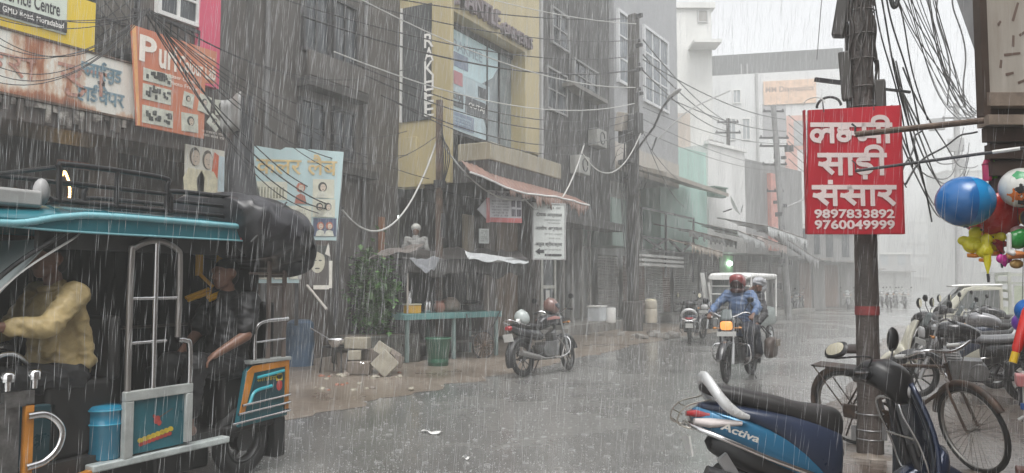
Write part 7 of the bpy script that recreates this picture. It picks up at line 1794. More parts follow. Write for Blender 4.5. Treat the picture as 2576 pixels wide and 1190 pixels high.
# white roofed three wheeler farther back
a = plan(1868, 20.2)
t = thing('three_wheeler', 'white roofed battery three wheeler approaching behind the two riders', 'auto rickshaw', (a.x, a.y, 0), R(-98))
k = MB(); k.body([(-1.2, 1.72, .45, .05, 4), (-1.1, 1.76, .55, .07, 5), (.8, 1.76, .56, .08, 5), (1.05, 1.72, .5, .06, 4)], 20); k.obj('roof', WHITEP, t, smooth=60)
k = MB()
for s in (-1, 1):
    for x in (.85, -.2, -1.1): k.tube([(x, s * .5, .7), (x, s * .52, 1.72)], .025, 8)
for z in (1.5, 1.3): k.tube([(.9, -.5, z), (.9, .5, z)], .02, 8)
k.obj('post', WHITEP, t)
k = MB(); k.body([(-1.15, .7, .5, .26, 5), (.2, .62, .5, .2, 5), (.6, .62, .42, .26, 4), (1.0, .64, .24, .3, 3), (1.12, .62, .15, .22, 3)], 20); k.obj('body', mat('grey_green_body', (.16, .19, .18), .35), t, smooth=50)
MB().add([(.92, -.48, 1.0), (.92, .48, 1.0), (.86, .48, 1.66), (.86, -.48, 1.66)], [(0, 1, 2, 3)]).obj('windscreen', mat('misty_glass', (.22, .24, .24), .1), t, solid=.01)
wheel(t, 1.0, .25, .25, .09); wheel(t, -.8, .25, .25, .09, y=.42); wheel(t, -.8, .25, .25, .09, y=-.42)
MB().ell((1.14, 0, .82), (.05, .08, .07), 14, 8).obj('headlight', mat('lamp_glass', (.55, .55, .55), .08), t)
# white truck at the right
a = plan(2520, 18.5)
t = thing('small_truck', 'small cream white goods truck with an open sided cargo bed at far right', 'truck', (a.x - .1, a.y, 0), R(186))
CRT = mat('cream_truck_paint', (.56, .55, .46), .3, var=.1, scale=2, coat=.3)
S_ = .90
k = MB()
def cabring(x, w, zb_, zt_): return [V((x, -w, zb_)), V((x, w, zb_)), V((x, w, (zb_ + zt_) * .55)), V((x, w * .94, zt_)), V((x, -w * .94, zt_)), V((x, -w, (zb_ + zt_) * .55))]
k.loft([cabring(0, .68, .35, 1.50), cabring(.55, .70, .35, 1.52), cabring(.78, .70, .35, 1.46), cabring(1.22, .70, .35, .98), cabring(1.42, .66, .38, .86), cabring(1.48, .6, .42, .74)]); k.obj('cab', CRT, t, smooth=25, bevel=.02)
for s in (1, -1):
    k = MB(); k.prism([(.08, .98), (.98, .98), (.70, 1.40), (.08, 1.42)], s * .705, s * .715); k.obj('side_window', mat('truck_glass', (.16, .17, .165), .1, var=.3), t)
    k = MB(); k.tube([(.05, s * .715, .5), (.05, s * .715, 1.44), (.72, s * .715, 1.43), (1.03, s * .715, .96), (1.03, s * .715, .5)], .012, 6); k.obj('door_seam', CRT, t)
k = MB(); k.add([(1.2, -.6, 1.02), (1.2, .6, 1.02), (.82, .58, 1.43), (.82, -.58, 1.43)], [(0, 1, 2, 3)]); k.obj('windscreen', MATS['truck_glass'], t, solid=.02)
MB().body([(.0, 1.53, .66, .03, 5), (.7, 1.52, .66, .03, 5), (1.0, 1.50, .5, .02, 4)], 16).obj('roof_visor', WHITEP, t, smooth=50)
k = MB()
for s in (1, -1): k.bx(-2.1, -.1, s * .74 - .02, s * .74 + .02, .62, 1.0); k.bx(-2.1, -.1, s * .74 - .015, s * .74 + .015, 1.55, 1.60); k.bx(-2.1, -.1, s * .74 - .015, s * .74 + .015, 1.75, 1.8)
for s in (1, -1):
    for x in (-.12, -.75, -1.4, -2.08): k.bx(x - .03, x + .03, s * .74 - .03, s * .74 + .03, .6, 1.82)
for z in (1.2, 1.4, 1.6, 1.8): k.bx(-.15, -.1, -.72, .72, z - .03, z + .03)
k.bx(-2.1, -.1, -.74, .74, .56, .62); k.obj('cargo_frame', mat('pale_cargo_paint', (.48, .50, .44), .4, var=.25), t)
k = MB(); k.bx(-2.0, -.2, .765, .775, 1.0, 1.52); k.obj('side_board', mat('faded_green_board', (.42, .46, .36), .45, var=.2, scale=4), t)
k = MB(); vs = MB(); scrawl(vs, 0, 1.2, 0, .22, 0, 2, 70); k.add([(-.4 - p_[0], .777 - p_[1], 1.12 + p_[2]) for p_ in vs.v], vs.f); k.obj('worn_lettering', mat('green_print', (.15, .24, .14), .5), t)
for x in (.95, -1.5):
    for s in (1, -1): wheel(t, x, .27, .27, .13, y=s * .6)
MB().bx(-2.1, 1.3, -.35, .35, .32, .5).obj('chassis', DARKM, t)
for s in (1, -1): MB().ell((1.46, s * .45, .68), (.06, .12, .08), 12, 8).obj('headlight', mat('lamp_glass', (.55, .55, .55), .08), t)
# ------------------------------------------------------------------ food cart under patched tarpaulins
CT = mat('teal_cart_paint', (.10, .24, .235), .4, var=.3, scale=3, streak=1)
ca, cb = plan(1020, 15.0), plan(1255, 16.6); crz = math.atan2((cb - ca).y, (cb - ca).x); cL = (cb - ca).length
t = thing('food_cart', 'teal topped wooden food cart on bicycle wheels parked before the garment shop', 'cart', ca, crz)
zt_ = at(1020, 790, 15.0).z
MB().bx(-.05, cL + .05, -.05, 1.0, zt_ - .12, zt_).obj('counter_top', CT, t, bevel=.01)
k = MB()
for x in (.06, cL * .5, cL - .06):
    for y in (.02, .92): k.bx(x - .03, x + .03, y - .03, y + .03, .05, zt_ - .12)
k.obj('leg', mat('grey_green_leg', (.16, .22, .21), .5, var=.3), t)
k = MB(); k.bx(.05, cL - .05, .1, .9, .35, .40); k.bx(.1, cL * .45, .86, .9, .4, zt_ - .15); k.obj('lower_shelf', mat('dark_shelf', (.05, .045, .04), .6), t)
wheel(t, cL * .78, .30, .30, .04, spokes=20, y=-.12, rim=RUSTY); wheel(t, cL * .25, .30, .30, .04, spokes=20, y=1.05, rim=RUSTY)
MB().grid(lambda s_, t_: V((.08 + s_ * (cL - .16), .93 + .03 * math.sin(s_ * 30), .06 + t_ * (zt_ - .2))), 50, 2).obj('under_shade_sheet', mat('dark_under_shade', (.03, .028, .026), .7, var=.4, scale=4), t, smooth=80, solid=.006)  # dark sheet added in place of the shade below the counter
k = MB(); k.tube(smoothpath([(cL * .60, -.10, .95), (cL * .62, -.12, .62), (cL * .85, -.12, .62), (cL * .98, -.1, .98)], 5), .014, 6); k.tube([(cL * .78, -.12, .3), (cL * .7, -.1, .62)], .012, 6); k.obj('push_frame', DARKM, t)
k = MB()
zr = at(1020, 655, 15.0).z
for x, h_ in ((.05, zr), (cL - .3, zr - .02), (.05, zr + .1), (cL - .1, zr + .05)): 
    k.tube([(x, .0 if h_ < zr + .01 else .95, zt_), (x, .0 if h_ < zr + .01 else .95, h_ + .05)], .018, 8)
k.obj('canopy_post', mat('pale_bamboo', (.36, .33, .3), .5), t)
def tarp(name, label, pts, m_, seed, cat='tarpaulin', nu=14, nv=8, sag=.1, flap=0.0):
    """a cloth hung from four corners: sagging, creased, with a ragged hem"""
    A, B, C_, D = pts; q = random.Random(seed); ph = q.uniform(0, 9)
    o = thing(name, label, cat, A, 0)
    def fn(s, tt):
        p = (A.lerp(B, s)).lerp(D.lerp(C_, s), tt) - A
        w_ = math.sin(math.pi * s) * math.sin(math.pi * tt)
        return p + V((0, 0, -sag * w_ + .035 * NZ.noise(V((s * 5 + ph, tt * 4, ph))) + .012 * math.sin(s * 14 + tt * 5 + ph) - flap * abs(NZ.noise(V((s * 6, ph, 1)))) * tt ** 4))
    kk = MB(); kk.grid(fn, nu * 2, nv * 2); kk.obj('sheet', m_, o, smooth=80, solid=.006)
    return o
GT = mat('dusty_grey_tarp', (.055, .05, .048), .45, var=.45, scale=3); LTp = mat('light_grey_tarp', (.22, .23, .245), .35, var=.2, scale=3); WTp = mat('white_tarp', (.40, .415, .42), .35, var=.12)
tarp('cart_tarpaulin', 'dark dusty tarpaulin sagging over the food cart', [at(1010, 652, 14.9), at(1330, 654, 16.5), at(1300, 626, 19.0), at(1010, 616, 17.6)], GT, 1, sag=.10, flap=.25)
tarp('cart_valance', 'ragged dark valance of tarpaulin hanging along the front of the food cart', [at(1012, 648, 14.95), at(1330, 656, 16.55), at(1326, 684, 16.5), at(1014, 688, 14.9)], mat('black_brown_tarp', (.03, .028, .026), .4, var=.5, scale=3), 7, sag=.0, flap=.25)
tarp('cart_tarpaulin', 'pale grey triangular flap of tarpaulin hanging at the left front of the cart', [at(1030, 650, 14.75), at(1105, 648, 15.2), at(1098, 672, 15.15), at(1072, 690, 14.9)], LTp, 2, sag=.02)
tarp('cart_tarpaulin', 'white tarpaulin edge drooping over the right front of the cart', [at(1168, 632, 15.6), at(1330, 655, 16.6), at(1330, 662, 16.4), at(1180, 652, 15.4)], WTp, 3, sag=.05, flap=.08)
tarp('cart_tarpaulin', 'grey patch of tarpaulin below the white edge over the cart', [at(1205, 650, 15.9), at(1310, 660, 16.5), at(1270, 680, 16.3), at(1225, 690, 16.0)], LTp, 4, sag=.04)
tarp('cart_tarpaulin', 'long brown grey sheet thrown over poles left of the cart', [at(925, 650, 14.6), at(1050, 628, 15.3), at(1070, 612, 16.2), at(960, 630, 15.8)], mat('brown_grey_tarp', (.17, .15, .14), .5, var=.4, scale=4), 5, sag=.05)
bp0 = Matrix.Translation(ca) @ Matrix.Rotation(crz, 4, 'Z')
o = thing('cart_shade_sheet', 'dark sheet added behind the food cart to stand in for shade', 'cloth', bp0 @ V((-.5, 1.15, .4)), crz)
k = MB(); k.grid(lambda s_, t_: V((s_ * (cL + 1.0), .06 * math.sin(s_ * 23) + .5 * (s_ - .5) ** 2, t_ * (zr - .35))), 40, 4); k.obj('cloth', mat('dark_shade_sheet', (.03, .028, .027), .7, var=.4, scale=4), o, smooth=80, solid=.008)  # dark sheet added so the space behind the cart reads as shade
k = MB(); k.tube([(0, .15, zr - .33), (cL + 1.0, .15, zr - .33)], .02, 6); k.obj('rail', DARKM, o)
# wares on the counter
def onc(x, y): return Matrix.Translation(ca) @ Matrix.Rotation(crz, 4, 'Z') @ V((x, y, zt_))
t = thing('yellow_box', 'mustard yellow tiffin box with a white lid on the food cart', 'box', onc(.30, .2), crz)
MB().bx(-.15, .15, -.1, .1, 0, .16).obj('tub', mat('mustard_plastic', (.60, .33, .03), .35), t, bevel=.012); MB().bx(-.16, .16, -.11, .11, .162, .19).obj('lid', mat('cream_lid', (.6, .56, .42), .4), t, bevel=.008)
t = thing('steel_jar', 'tall steel jar behind the yellow box on the cart', 'jar', onc(.36, .42), crz); MB().lathe([(.055, 0), (.06, .02), (.06, .27), (.045, .31), (.04, .40), (.03, .41)], 18).obj('jar', STEEL, t, smooth=40); MB().lathe([(.03, .41), (.035, .43), (.02, .45)], 12).obj('lid', STEEL, t)
t = thing('steel_canister', 'short steel canister right of the yellow box on the cart', 'canister', onc(.66, .2), crz); MB().lathe([(.07, 0), (.075, .01), (.075, .2), (.07, .21)], 18).obj('can', STEEL, t, smooth=40); MB().lathe([(.078, .21), (.078, .23), (.01, .245)], 18).obj('lid', STEEL, t, smooth=30)
t = thing('terracotta_pot', 'dull red earthen pot in the middle of the cart', 'pot', onc(1.0, .25), crz); MB().lathe([(.07, 0), (.11, .05), (.12, .12), (.1, .18), (.085, .2), (.095, .23), (.07, .22)], 18).obj('bowl', mat('terracotta', (.30, .14, .10), .5), t, smooth=50); MB().torus((0, 0, .225), .09, .012, 'z', 18, 6).obj('rim', mat('terracotta_rim', (.24, .11, .08), .5), t)
t = thing('brown_sack', 'slumped brown sack right of the red pot on the cart', 'sack', onc(1.35, .35), crz); MB().body([(-.2, .10, .1, .09, 2.4), (-.1, .14, .16, .14, 2.6), (.08, .15, .16, .15, 2.6), (.2, .11, .1, .1, 2.4)], 16).obj('sack', cloth('sack_cloth', (.22, .18, .15)), t, smooth=70); MB().torus((0, 0, .29), .05, .015, 'z', 12, 6).obj('tied_neck', cloth('sack_tie', (.3, .25, .2)), t)
t = thing('gas_stove', 'dark iron stove and pan at the right end of the cart', 'stove', onc(1.9, .3), crz); MB().bx(-.2, .2, -.16, .16, .02, .14).obj('stove', DARKM, t, bevel=.01); MB().lathe([(.02, .145), (.14, .16), (.19, .22), (.185, .225), (.13, .175), (.02, .16)], 20).obj('pan', BLACKP, t, smooth=50)
# green bin under the cart, blue barrel left
p = plan(1103, 14.7); t = thing('green_bin', 'dark green plastic bin standing under the front of the food cart', 'bin', p, 0)
MB().lathe([(.17, 0), (.19, .02), (.23, .5), (.245, .52), (.245, .55), (.215, .55), (.2, .1)], 22).obj('bucket', mat('dark_green_plastic', (.025, .11, .065), .35, var=.3), t, smooth=40); MB().torus((0, 0, .54), .243, .012, 'z', 24, 6).obj('rim', mat('green_rim', (.035, .14, .08), .3), t)
p = plan(757, 14.6); t = thing('blue_barrel', 'faded blue barrel beside the hoarding foot right of the three wheeler', 'barrel', p, 0)
MB().lathe([(.22, 0), (.25, .03), (.26, .25), (.25, .28), (.27, .45), (.25, .62), (.26, .66), (.24, .84), (.2, .87)], 22).obj('drum', mat('faded_blue_plastic', (.06, .11, .18), .4, var=.3), t, smooth=40); MB().lathe([(.2, .87), (.17, .89), (.02, .89)], 18).obj('lid', mat('blue_lid', (.05, .09, .15), .4), t)
# steel pan with long handle resting on a stand
p = at(850, 858, 13.4); t = thing('steel_pan', 'shiny steel pan with a long handle propped above the brick heap', 'pan', p, R(15))
MB().lathe([(.03, -.12), (.12, -.10), (.17, -.02), (.185, .03), (.18, .035), (.16, -.01), (.11, -.085), (.03, -.10)], 24).obj('bowl', STEEL, t, smooth=50)
h1 = at(782, 826, 13.6) - p; MB().tube([Matrix.Rotation(R(-15), 4, 'Z') @ h1, (-.17, 0, .03)], .014, 8).obj('handle', STEEL, t)
p = at(850, 870, 13.5); t = thing('iron_stool', 'low dark iron stand under the steel pan', 'stand', (p.x, p.y, .03), 0)
k = MB(); zz = at(850, 875, 13.4).z
for x, y in ((-.2, -.15), (.2, -.15), (.2, .15), (-.2, .15)): k.tube([(x * 1.2, y * 1.2, 0), (x, y, zz - .03)], .013, 6)
k.obj('leg', DARKM, t); MB().bx(-.22, .22, -.17, .17, zz - .03, zz).obj('top', DARKM, t)
# concrete blocks and broken bricks
BL = mat('wet_concrete_block', (.30, .275, .22), .5, var=.25, scale=5, bump=.3); BLd = mat('brown_block', (.18, .15, .125), .55, var=.3, scale=6, bump=.3)
blocks = [(900, 862, 13.4, (.40, .24, .19), (0, 0, R(22)), BL, 'buff block lying flat on top of the heap at left'),
          (893, 893, 13.3, (.22, .2, .16), (0, 0, R(35)), BL, 'short buff block under the top left block'),
          (905, 925, 13.2, (.38, .2, .22), (0, 0, R(24)), BLd, 'dark block at the foot of the heap with a scrap of foil on it'),
          (868, 905, 13.5, (.2, .22, .3), (R(8), 0, R(12)), BLd, 'upright dark block at the far left of the heap'),
          (968, 924, 13.0, (.34, .12, .34), (R(-12), R(44), R(28)), BL, 'large square buff slab standing on its corner'),
          (962, 880, 13.3, (.27, .11, .20), (R(-14), R(34), R(28)), BL, 'smaller tilted slab resting above the big square slab'),
          (985, 898, 13.5, (.24, .2, .2), (R(10), R(30), R(15)), BLd, 'dark block behind the tilted slabs'),
          (1000, 930, 13.4, (.16, .16, .2), (0, R(20), R(50)), BLd, 'dark chunk leaning at the right of the big slab'),
          (930, 900, 13.6, (.5, .3, .3), (0, 0, R(20)), BLd, 'dark core block hidden in the middle of the heap')]
for i, (u, v, d, dim, rot, m_, lab) in enumerate(blocks):
    p = at(u, v, d)
    p.z = max(p.z, .02 + (dim[2] / 2 if abs(rot[1]) < .3 else .22))
    k = MB(); k.box((0, 0, 0), dim, rot); o = k.obj('concrete_block', m_, None, bevel=.012); o.location = p; tag(o, lab, 'block', 'blocks in the heap')
q = random.Random(44)
for i in range(34):
    u, v = q.uniform(790, 1050), q.uniform(935, 985)
    if i < 10: u, v = q.uniform(850, 1030), q.uniform(936, 952)
    p = gp(u, v, .03); r_ = q.uniform(.02, .055) * (1.6 if i < 10 else 1)
    k = MB(); k.ell((0, 0, r_ * .35), (r_ * q.uniform(.8, 1.5), r_, r_ * .6), 7, 5, rot=(0, 0, q.uniform(0, 3)))
    k.v = [tuple(V(w_) * (1 + .25 * NZ.noise(V(w_) * 30 + V((i, 0, 0))))) for w_ in k.v]
    br = i % 4 == 0
    o = k.obj('brick_bit' if br else 'stone', mat('brick_red_bit', (.26, .11, .07), .5, var=.3, scale=12) if br else (BL if i % 3 else BLd), None, smooth=25); o.location = (p.x, p.y, .02)
    tag(o, 'small reddish broken brick bit strewn before the block heap' if br else 'small wet stone strewn before the block heap', 'brick' if br else 'stone', 'brick bits before the heap' if br else 'stones before the heap')
t = thing('foil_scrap', 'crumpled shiny foil scrap lying on the dark block of the heap', 'litter', at(908, 914, 13.0), 0)
k = MB(); k.ell((0, 0, 0), (.06, .035, .025), 9, 6); k.v = [tuple(V(w_) * (1 + .4 * NZ.noise(V(w_) * 60))) for w_ in k.v]; k.obj('foil', CHROME, t, smooth=0)
for (u, v, s, lab) in ((752, 958, .10, 'white paper scrap on the mud right of the three wheeler'), (1085, 1088, .22, 'torn white plastic strip lying in the middle of the wet road'), (1172, 1154, .07, 'tiny white paper scrap near the bottom of the road'), (1000, 1232, .08, 'white scrap low on the road')):
    p = gp(u, v, .012); k = MB(); k.grid(lambda a_, b_: V(((a_ - .5) * s, (b_ - .5) * s * .35 + .1 * s * math.sin(a_ * 7), .012 * math.sin(a_ * 6 + b_ * 3) + .008)), 8, 3)
    o = k.obj('paper_scrap', WHITEP, None, solid=.002); o.location = p; tag(o, lab, 'litter')
# leafy shrub growing in front of the cement building
def shrub(name, label, p, H, W, n, seed, m_):
    q = random.Random(seed); o = thing(name, label, 'plant', p, 0)
    k = MB(); tips = []
    for i in range(11):
        a_ = q.uniform(0, 6.28); b_ = V((math.cos(a_), math.sin(a_), 0)) * q.uniform(.1, 1) * W; top = b_ + V((0, 0, H * q.uniform(.6, 1)))
        pts = smoothpath([b_ * .2, b_ * .6 + V((0, 0, H * .4)), top], 5); k.tube(pts, [.012 - .0007 * j for j in range(len(pts))], 5); tips += pts[3:]
    k.obj('stem', mat('green_stem', (.07, .09, .035), .6), o)
    k = MB()
    for i in range(n):
        c = q.choice(tips) + V((q.gauss(0, .12), q.gauss(0, .12), q.gauss(0, .10))); L = q.uniform(.08, .18)
        d = V((q.gauss(0, 1), q.gauss(0, 1), q.gauss(-.2, .5))).normalized(); sd = d.cross(V((0, 0, 1))).normalized() * L * .36; up = sd.cross(d) * .3
        k.add([c, c + d * L * .4 + sd + up, c + d * L, c + d * L * .4 - sd + up, c + d * L * .45 - V((0, 0, L * .08))], [(0, 1, 4), (1, 2, 4), (2, 3, 4), (3, 0, 4)])
    k.obj('foliage', m_, o, smooth=0)
LF = mat('wet_leaf_green', (.04, .13, .025), .3, var=.6, scale=5, col2=(.13, .30, .07))
p = plan(945, 15.2); shrub('leafy_shrub', 'leafy green shrub with heart shaped leaves growing left of the food cart', (p.x, p.y, .45), 1.55, .40, 1700, 5, LF)
p = plan(925, 14.9); shrub('leafy_creeper', 'pale green creeper climbing a stick at the left of the shrub', (p.x, p.y, 1.2), 1.15, .16, 260, 8, mat('pale_leaf_green', (.10, .20, .06), .3, var=.4, scale=6))
t = thing('planter_box', 'dark mossy planter box and rubble under the leafy shrub', 'planter', (plan(950, 15.2).x, plan(950, 15.2).y, .02), R(60))
MB().bx(-.8, .8, -.3, .35, 0, .55).obj('trough', mat('mossy_dark', (.06, .06, .05), .6, var=.5, scale=6, bump=.4), t, bevel=.04)
MB().bx(-.72, .72, -.24, .29, .551, .56).obj('soil', DIRTM, t)
# things on the plinths along the left kerb
def drum_can(u, v0, v1, d, name, label, m_, lid, r_, cat):
    p = at(u, v1, d); h = at(u, v0, d).z - p.z; o = thing(name, label, cat, p, 0)
    MB().lathe([(r_ * .9, 0), (r_, h * .06), (r_, h * .55), (r_ * .92, h * .57), (r_, h * .6), (r_, h * .92), (r_ * .8, h * .94)], 20).obj('can', m_, o, smooth=40)
    MB().lathe([(r_ * .82, h * .94), (r_ * .8, h), (r_ * .1, h * 1.01)], 18).obj('lid', lid, o, smooth=40)
drum_can(1638, 752, 812, 25.2, 'milk_can', 'tall cream milk can on the plinth right of the electric pole', mat('cream_can', (.5, .46, .38), .4), mat('cream_lid', (.6, .56, .42), .4), .2, 'can')
drum_can(1536, 772, 812, 23.2, 'white_bucket', 'white plastic bucket on the plinth just left of the electric pole', WHITEP, GREYP, .16, 'bucket')
p = at(1502, 808, 23.0); t = thing('white_crate', 'white plastic crate on the plinth beside the glass door', 'crate', p, R(90))
MB().bx(-.25, .25, -.2, .2, 0, .42).obj('crate', mat('grey_white_crate', (.5, .53, .55), .4), t, bevel=.02); MB().bx(-.27, .27, -.22, .22, .42, .46).obj('rim', WHITEP, t)
for i, (u, v, d, h_) in enumerate(((1775, 740, 24, 1.6), (1792, 745, 24, 1.3))):
    p = plan(u, d); t = thing('propped_board', ('tall' if i == 0 else 'short') + ' pale board propped upright behind the left kerb motorcycles', 'board', (p.x, p.y, .3), R(80))
    MB().box((0, 0, h_ / 2), (.28, .03, h_), (R(-8), 0, 0)).obj('board', mat('grey_board', (.42, .42, .40), .5), t); MB().bx(-.14, .14, .03, .08, 0, .05).obj('foot', DARKM, t)
q = random.Random(51)
for i in range(16):
    p = gp(q.uniform(1560, 1700), q.uniform(838, 858)); r_ = q.uniform(.08, .22)
    k = MB(); k.box((0, 0, r_ * .3), (r_ * 1.5, r_, r_ * .6), (q.uniform(-.2, .2), q.uniform(-.2, .2), q.uniform(0, 3))); o = k.obj('concrete_lump', CONCRETE, None, bevel=.015); o.location = (p.x, p.y, .02)
    tag(o, 'broken concrete lump of the crumbling kerb left of the parked scooter', 'concrete lump', 'lumps of the broken kerb')
# seated shopkeeper in a white cap behind the cart
def keeper():
    p = at(1046, 640, 17.6); o = thing('person', 'shopkeeper in a white cap and shirt inside the lit shop behind the cart', 'person', (p.x, p.y, 1.155), R(-60))
    zc_ = at(1046, 578, 17.6).z - 1.155; s = zc_ / 1.6; f = V((.2, -1, 0)).normalized(); P = lambda x, y, z: V((x, y, z)) * s; hc = P(0, 0, 1.6); ch = P(0, 0, 1.25)
    f = V((1, 0, 0))
    body = [cap(P(0, 0, .92), ch, .13, .14), cap(ch, P(0, 0, 1.46), .12, .055), cap(P(0, 0, 1.44), hc, .05, .05)] + head(hc, f, s=s)
    sh = [cap(P(0, 0, .84), ch, .15, .16), cap(ch, P(0, 0, 1.42), .145, .08)]; tr = []
    for sg in (1, -1):
        el, wr = P(.05, .26 * sg, 1.1), P(.28, .18 * sg, 1.05); sl = P(0, .19 * sg, 1.38)
        body += [cap(ch, sl, .1, .06), cap(sl, el, .05, .04), cap(el, wr, .04, .028), cap(P(0, .09 * sg, .9), P(.02, .1 * sg, .48), .085, .06), cap(P(.02, .1 * sg, .48), P(0, .1 * sg, .07), .055, .04), cap(P(0, .1 * sg, .05), P(.15, .11 * sg, .035), .04, .03)] + hand(wr, wr - el, V((0, 0, -1)), s, .7, sg)
        sh += [cap(ch, sl, .11, .08), cap(sl, el, .075, .06)]; tr += [cap(P(0, .08 * sg, .9), P(.02, .1 * sg, .1), .11, .07)]
    blob('body', body, SK, o, .012); eyes(o, hc, f, s=s)
    blob('shirt', sh, cloth('dim_grey_shirt', (.26, .26, .25)), o, .014); blob('trousers', tr, cloth('charcoal_trousers', (.03, .03, .032)), o, .014)
    blob('cap', [ball(hc + V((-.01, 0, .045)), (.122, .115, .10))], cloth('white_cap', (.5, .5, .47)), o, .012)
keeper()

# ------------------------------------------------------------------ toys hung at the right edge
def hang(o, p, top, nm='string'):
    MB().tube([(0, 0, 0), top - p], .0025, 5).obj(nm, mat('hanging_string', (.08, .08, .08), .5), o)
def ballthing(name, label, u, v, d, rpx, m_, cat='ball', squash=1.0, topv=None, panels=None):
    p = at(u, v, d); r_ = rpx * d / 1950; o = thing(name, label, cat, p, 0)
    MB().ell((0, 0, 0), (r_, r_, r_ * squash), 36, 22).obj('ball', m_, o, smooth=80)
    MB().tube([(0, 0, -r_ * squash * .985), (0, 0, -r_ * squash * 1.03)], r_ * .1, 10).obj('valve', BLACKP, o)
    if topv is not None: 
        MB().tube([(0, 0, r_ * squash * .98), at(u + 8, topv, d) - p], .0022, 5).obj('string', mat('hanging_string', (.08, .08, .08), .5), o)
    return o, p, r_
def segball(name, label, u, v, d, rpx, mats, nseg, topv, rotz=0.0, tilt=0.0, squash=.93):
    p = at(u, v, d); r_ = rpx * d / 1950; o = thing(name, label, 'ball', p, 0, rot=(0, tilt, rotz))
    for s in range(nseg):
        k = MB(); a0, a1 = 2 * math.pi * s / nseg, 2 * math.pi * (s + 1) / nseg
        k.grid(lambda x, y: V((r_ * math.cos(-math.pi / 2 + math.pi * y) * math.cos(a0 + (a1 - a0) * x), r_ * math.cos(-math.pi / 2 + math.pi * y) * math.sin(a0 + (a1 - a0) * x), r_ * squash * math.sin(-math.pi / 2 + math.pi * y))), 8, 20)
        k.obj('gore', mats[s % len(mats)], o, smooth=80)
    MB().tube([(0, 0, -r_ * squash * .985), (0, 0, -r_ * squash * 1.03)], r_ * .09, 10).obj('valve', mat('valve_blue', (.01, .05, .16), .3), o)
    if topv is not None:
        MB().tube([(0, 0, r_ * squash * .98), Matrix.Rotation(-rotz, 4, 'Z') @ (at(u + 10, topv, d) - p)], .0022, 5).obj('string', mat('hanging_string', (.08, .08, .08), .5), o)
BLa, BLb = mat('blue_vinyl', (.008, .24, .55), .2, var=.12, scale=3, coat=.4), mat('deep_blue_vinyl', (.006, .12, .36), .2, var=.12, scale=3, coat=.4)
segball('beach_ball', 'large two tone blue beach ball hanging in front of the red one', 2428, 507, 4.6, 69, [BLa, BLa, BLb, BLb], 4, 392, R(-66), 0, .93)
ballthing('beach_ball', 'large plain red beach ball partly hidden behind the blue one', 2494, 530, 4.8, 72, mat('red_vinyl', (.55, .025, .02), .25, var=.1, coat=.3), squash=.93, topv=372)
o, p, r_ = ballthing('football_toy', 'toy football with white green black and orange patches at the right edge', 2568, 472, 4.5, 50, mat('white_vinyl', (.62, .62, .58), .2, coat=.4), topv=376)
def patch(o, r_, dirv, ang, n, m_, nm='patch'):
    d = V(dirv).normalized(); a_ = d.orthogonal().normalized(); b_ = d.cross(a_); rings = []
    for j, f_ in enumerate((0.02, .5, 1.0)): rings.append([(d * math.cos(ang * f_) + (a_ * math.cos(2 * math.pi * i / n + .3) + b_ * math.sin(2 * math.pi * i / n + .3)) * math.sin(ang * f_)) * r_ * 1.012 for i in range(n)])
    MB().loft(rings, False).obj(nm, m_, o, smooth=80)
cd = -(ray(2566, 474)).normalized()
cr_ = RT; cu_ = V((0, 0, 1))
for (x, y, an, m_) in ((.05, -.12, .34, BLACKP), (.45, .42, .36, mat('toy_green', (.05, .30, .12), .25)), (-.42, -.62, .42, mat('toy_orange', (.65, .16, .02), .25)), (.25, -.75, .42, MATS['toy_orange']), (.1, -1.15, .25, mat('toy_dark', (.03, .03, .04), .3)), (-.1, .85, .3, MATS['toy_green']), (.85, -.3, .3, BLACKP)):
    patch(o, r_, cd + cr_ * x + cu_ * y, an, 5, m_)
segball('striped_ball', 'small gold and black striped ball below the toy football', 2594, 548, 4.5, 26, [mat('gold_vinyl', (.40, .27, .05), .25), mat('toy_dark', (.03, .03, .04), .3)], 6, None, .4)
for i, (u, v0, v1, col, nm) in enumerate(((2484, 382, 455, (.65, .05, .16), 'pink'), (2502, 404, 450, (.12, .42, .03), 'green'))):
    a_ = at(u, v1, 4.7); b_ = at(u + 3, v0, 4.7); o = thing('plastic_bottle_toy', nm + ' bottle shaped toy hanging left of the shop shutter', 'toy', a_, 0); H = (b_ - a_).length; w_ = .026 if i == 0 else .018
    MB().lathe([(w_ * .8, 0), (w_, .01), (w_, H * .55), (w_ * .85, H * .62), (w_ * .45, H * .75), (w_ * .3, H * .9), (.004, H)], 16).obj('bottle', mat(nm + '_plastic', col, .3), o, smooth=50); MB().torus((0, 0, H * .56), w_, .004, 'z', 16, 6).obj('band', mat(nm + '_dark_band', tuple(c_ * .4 for c_ in col), .4), o)
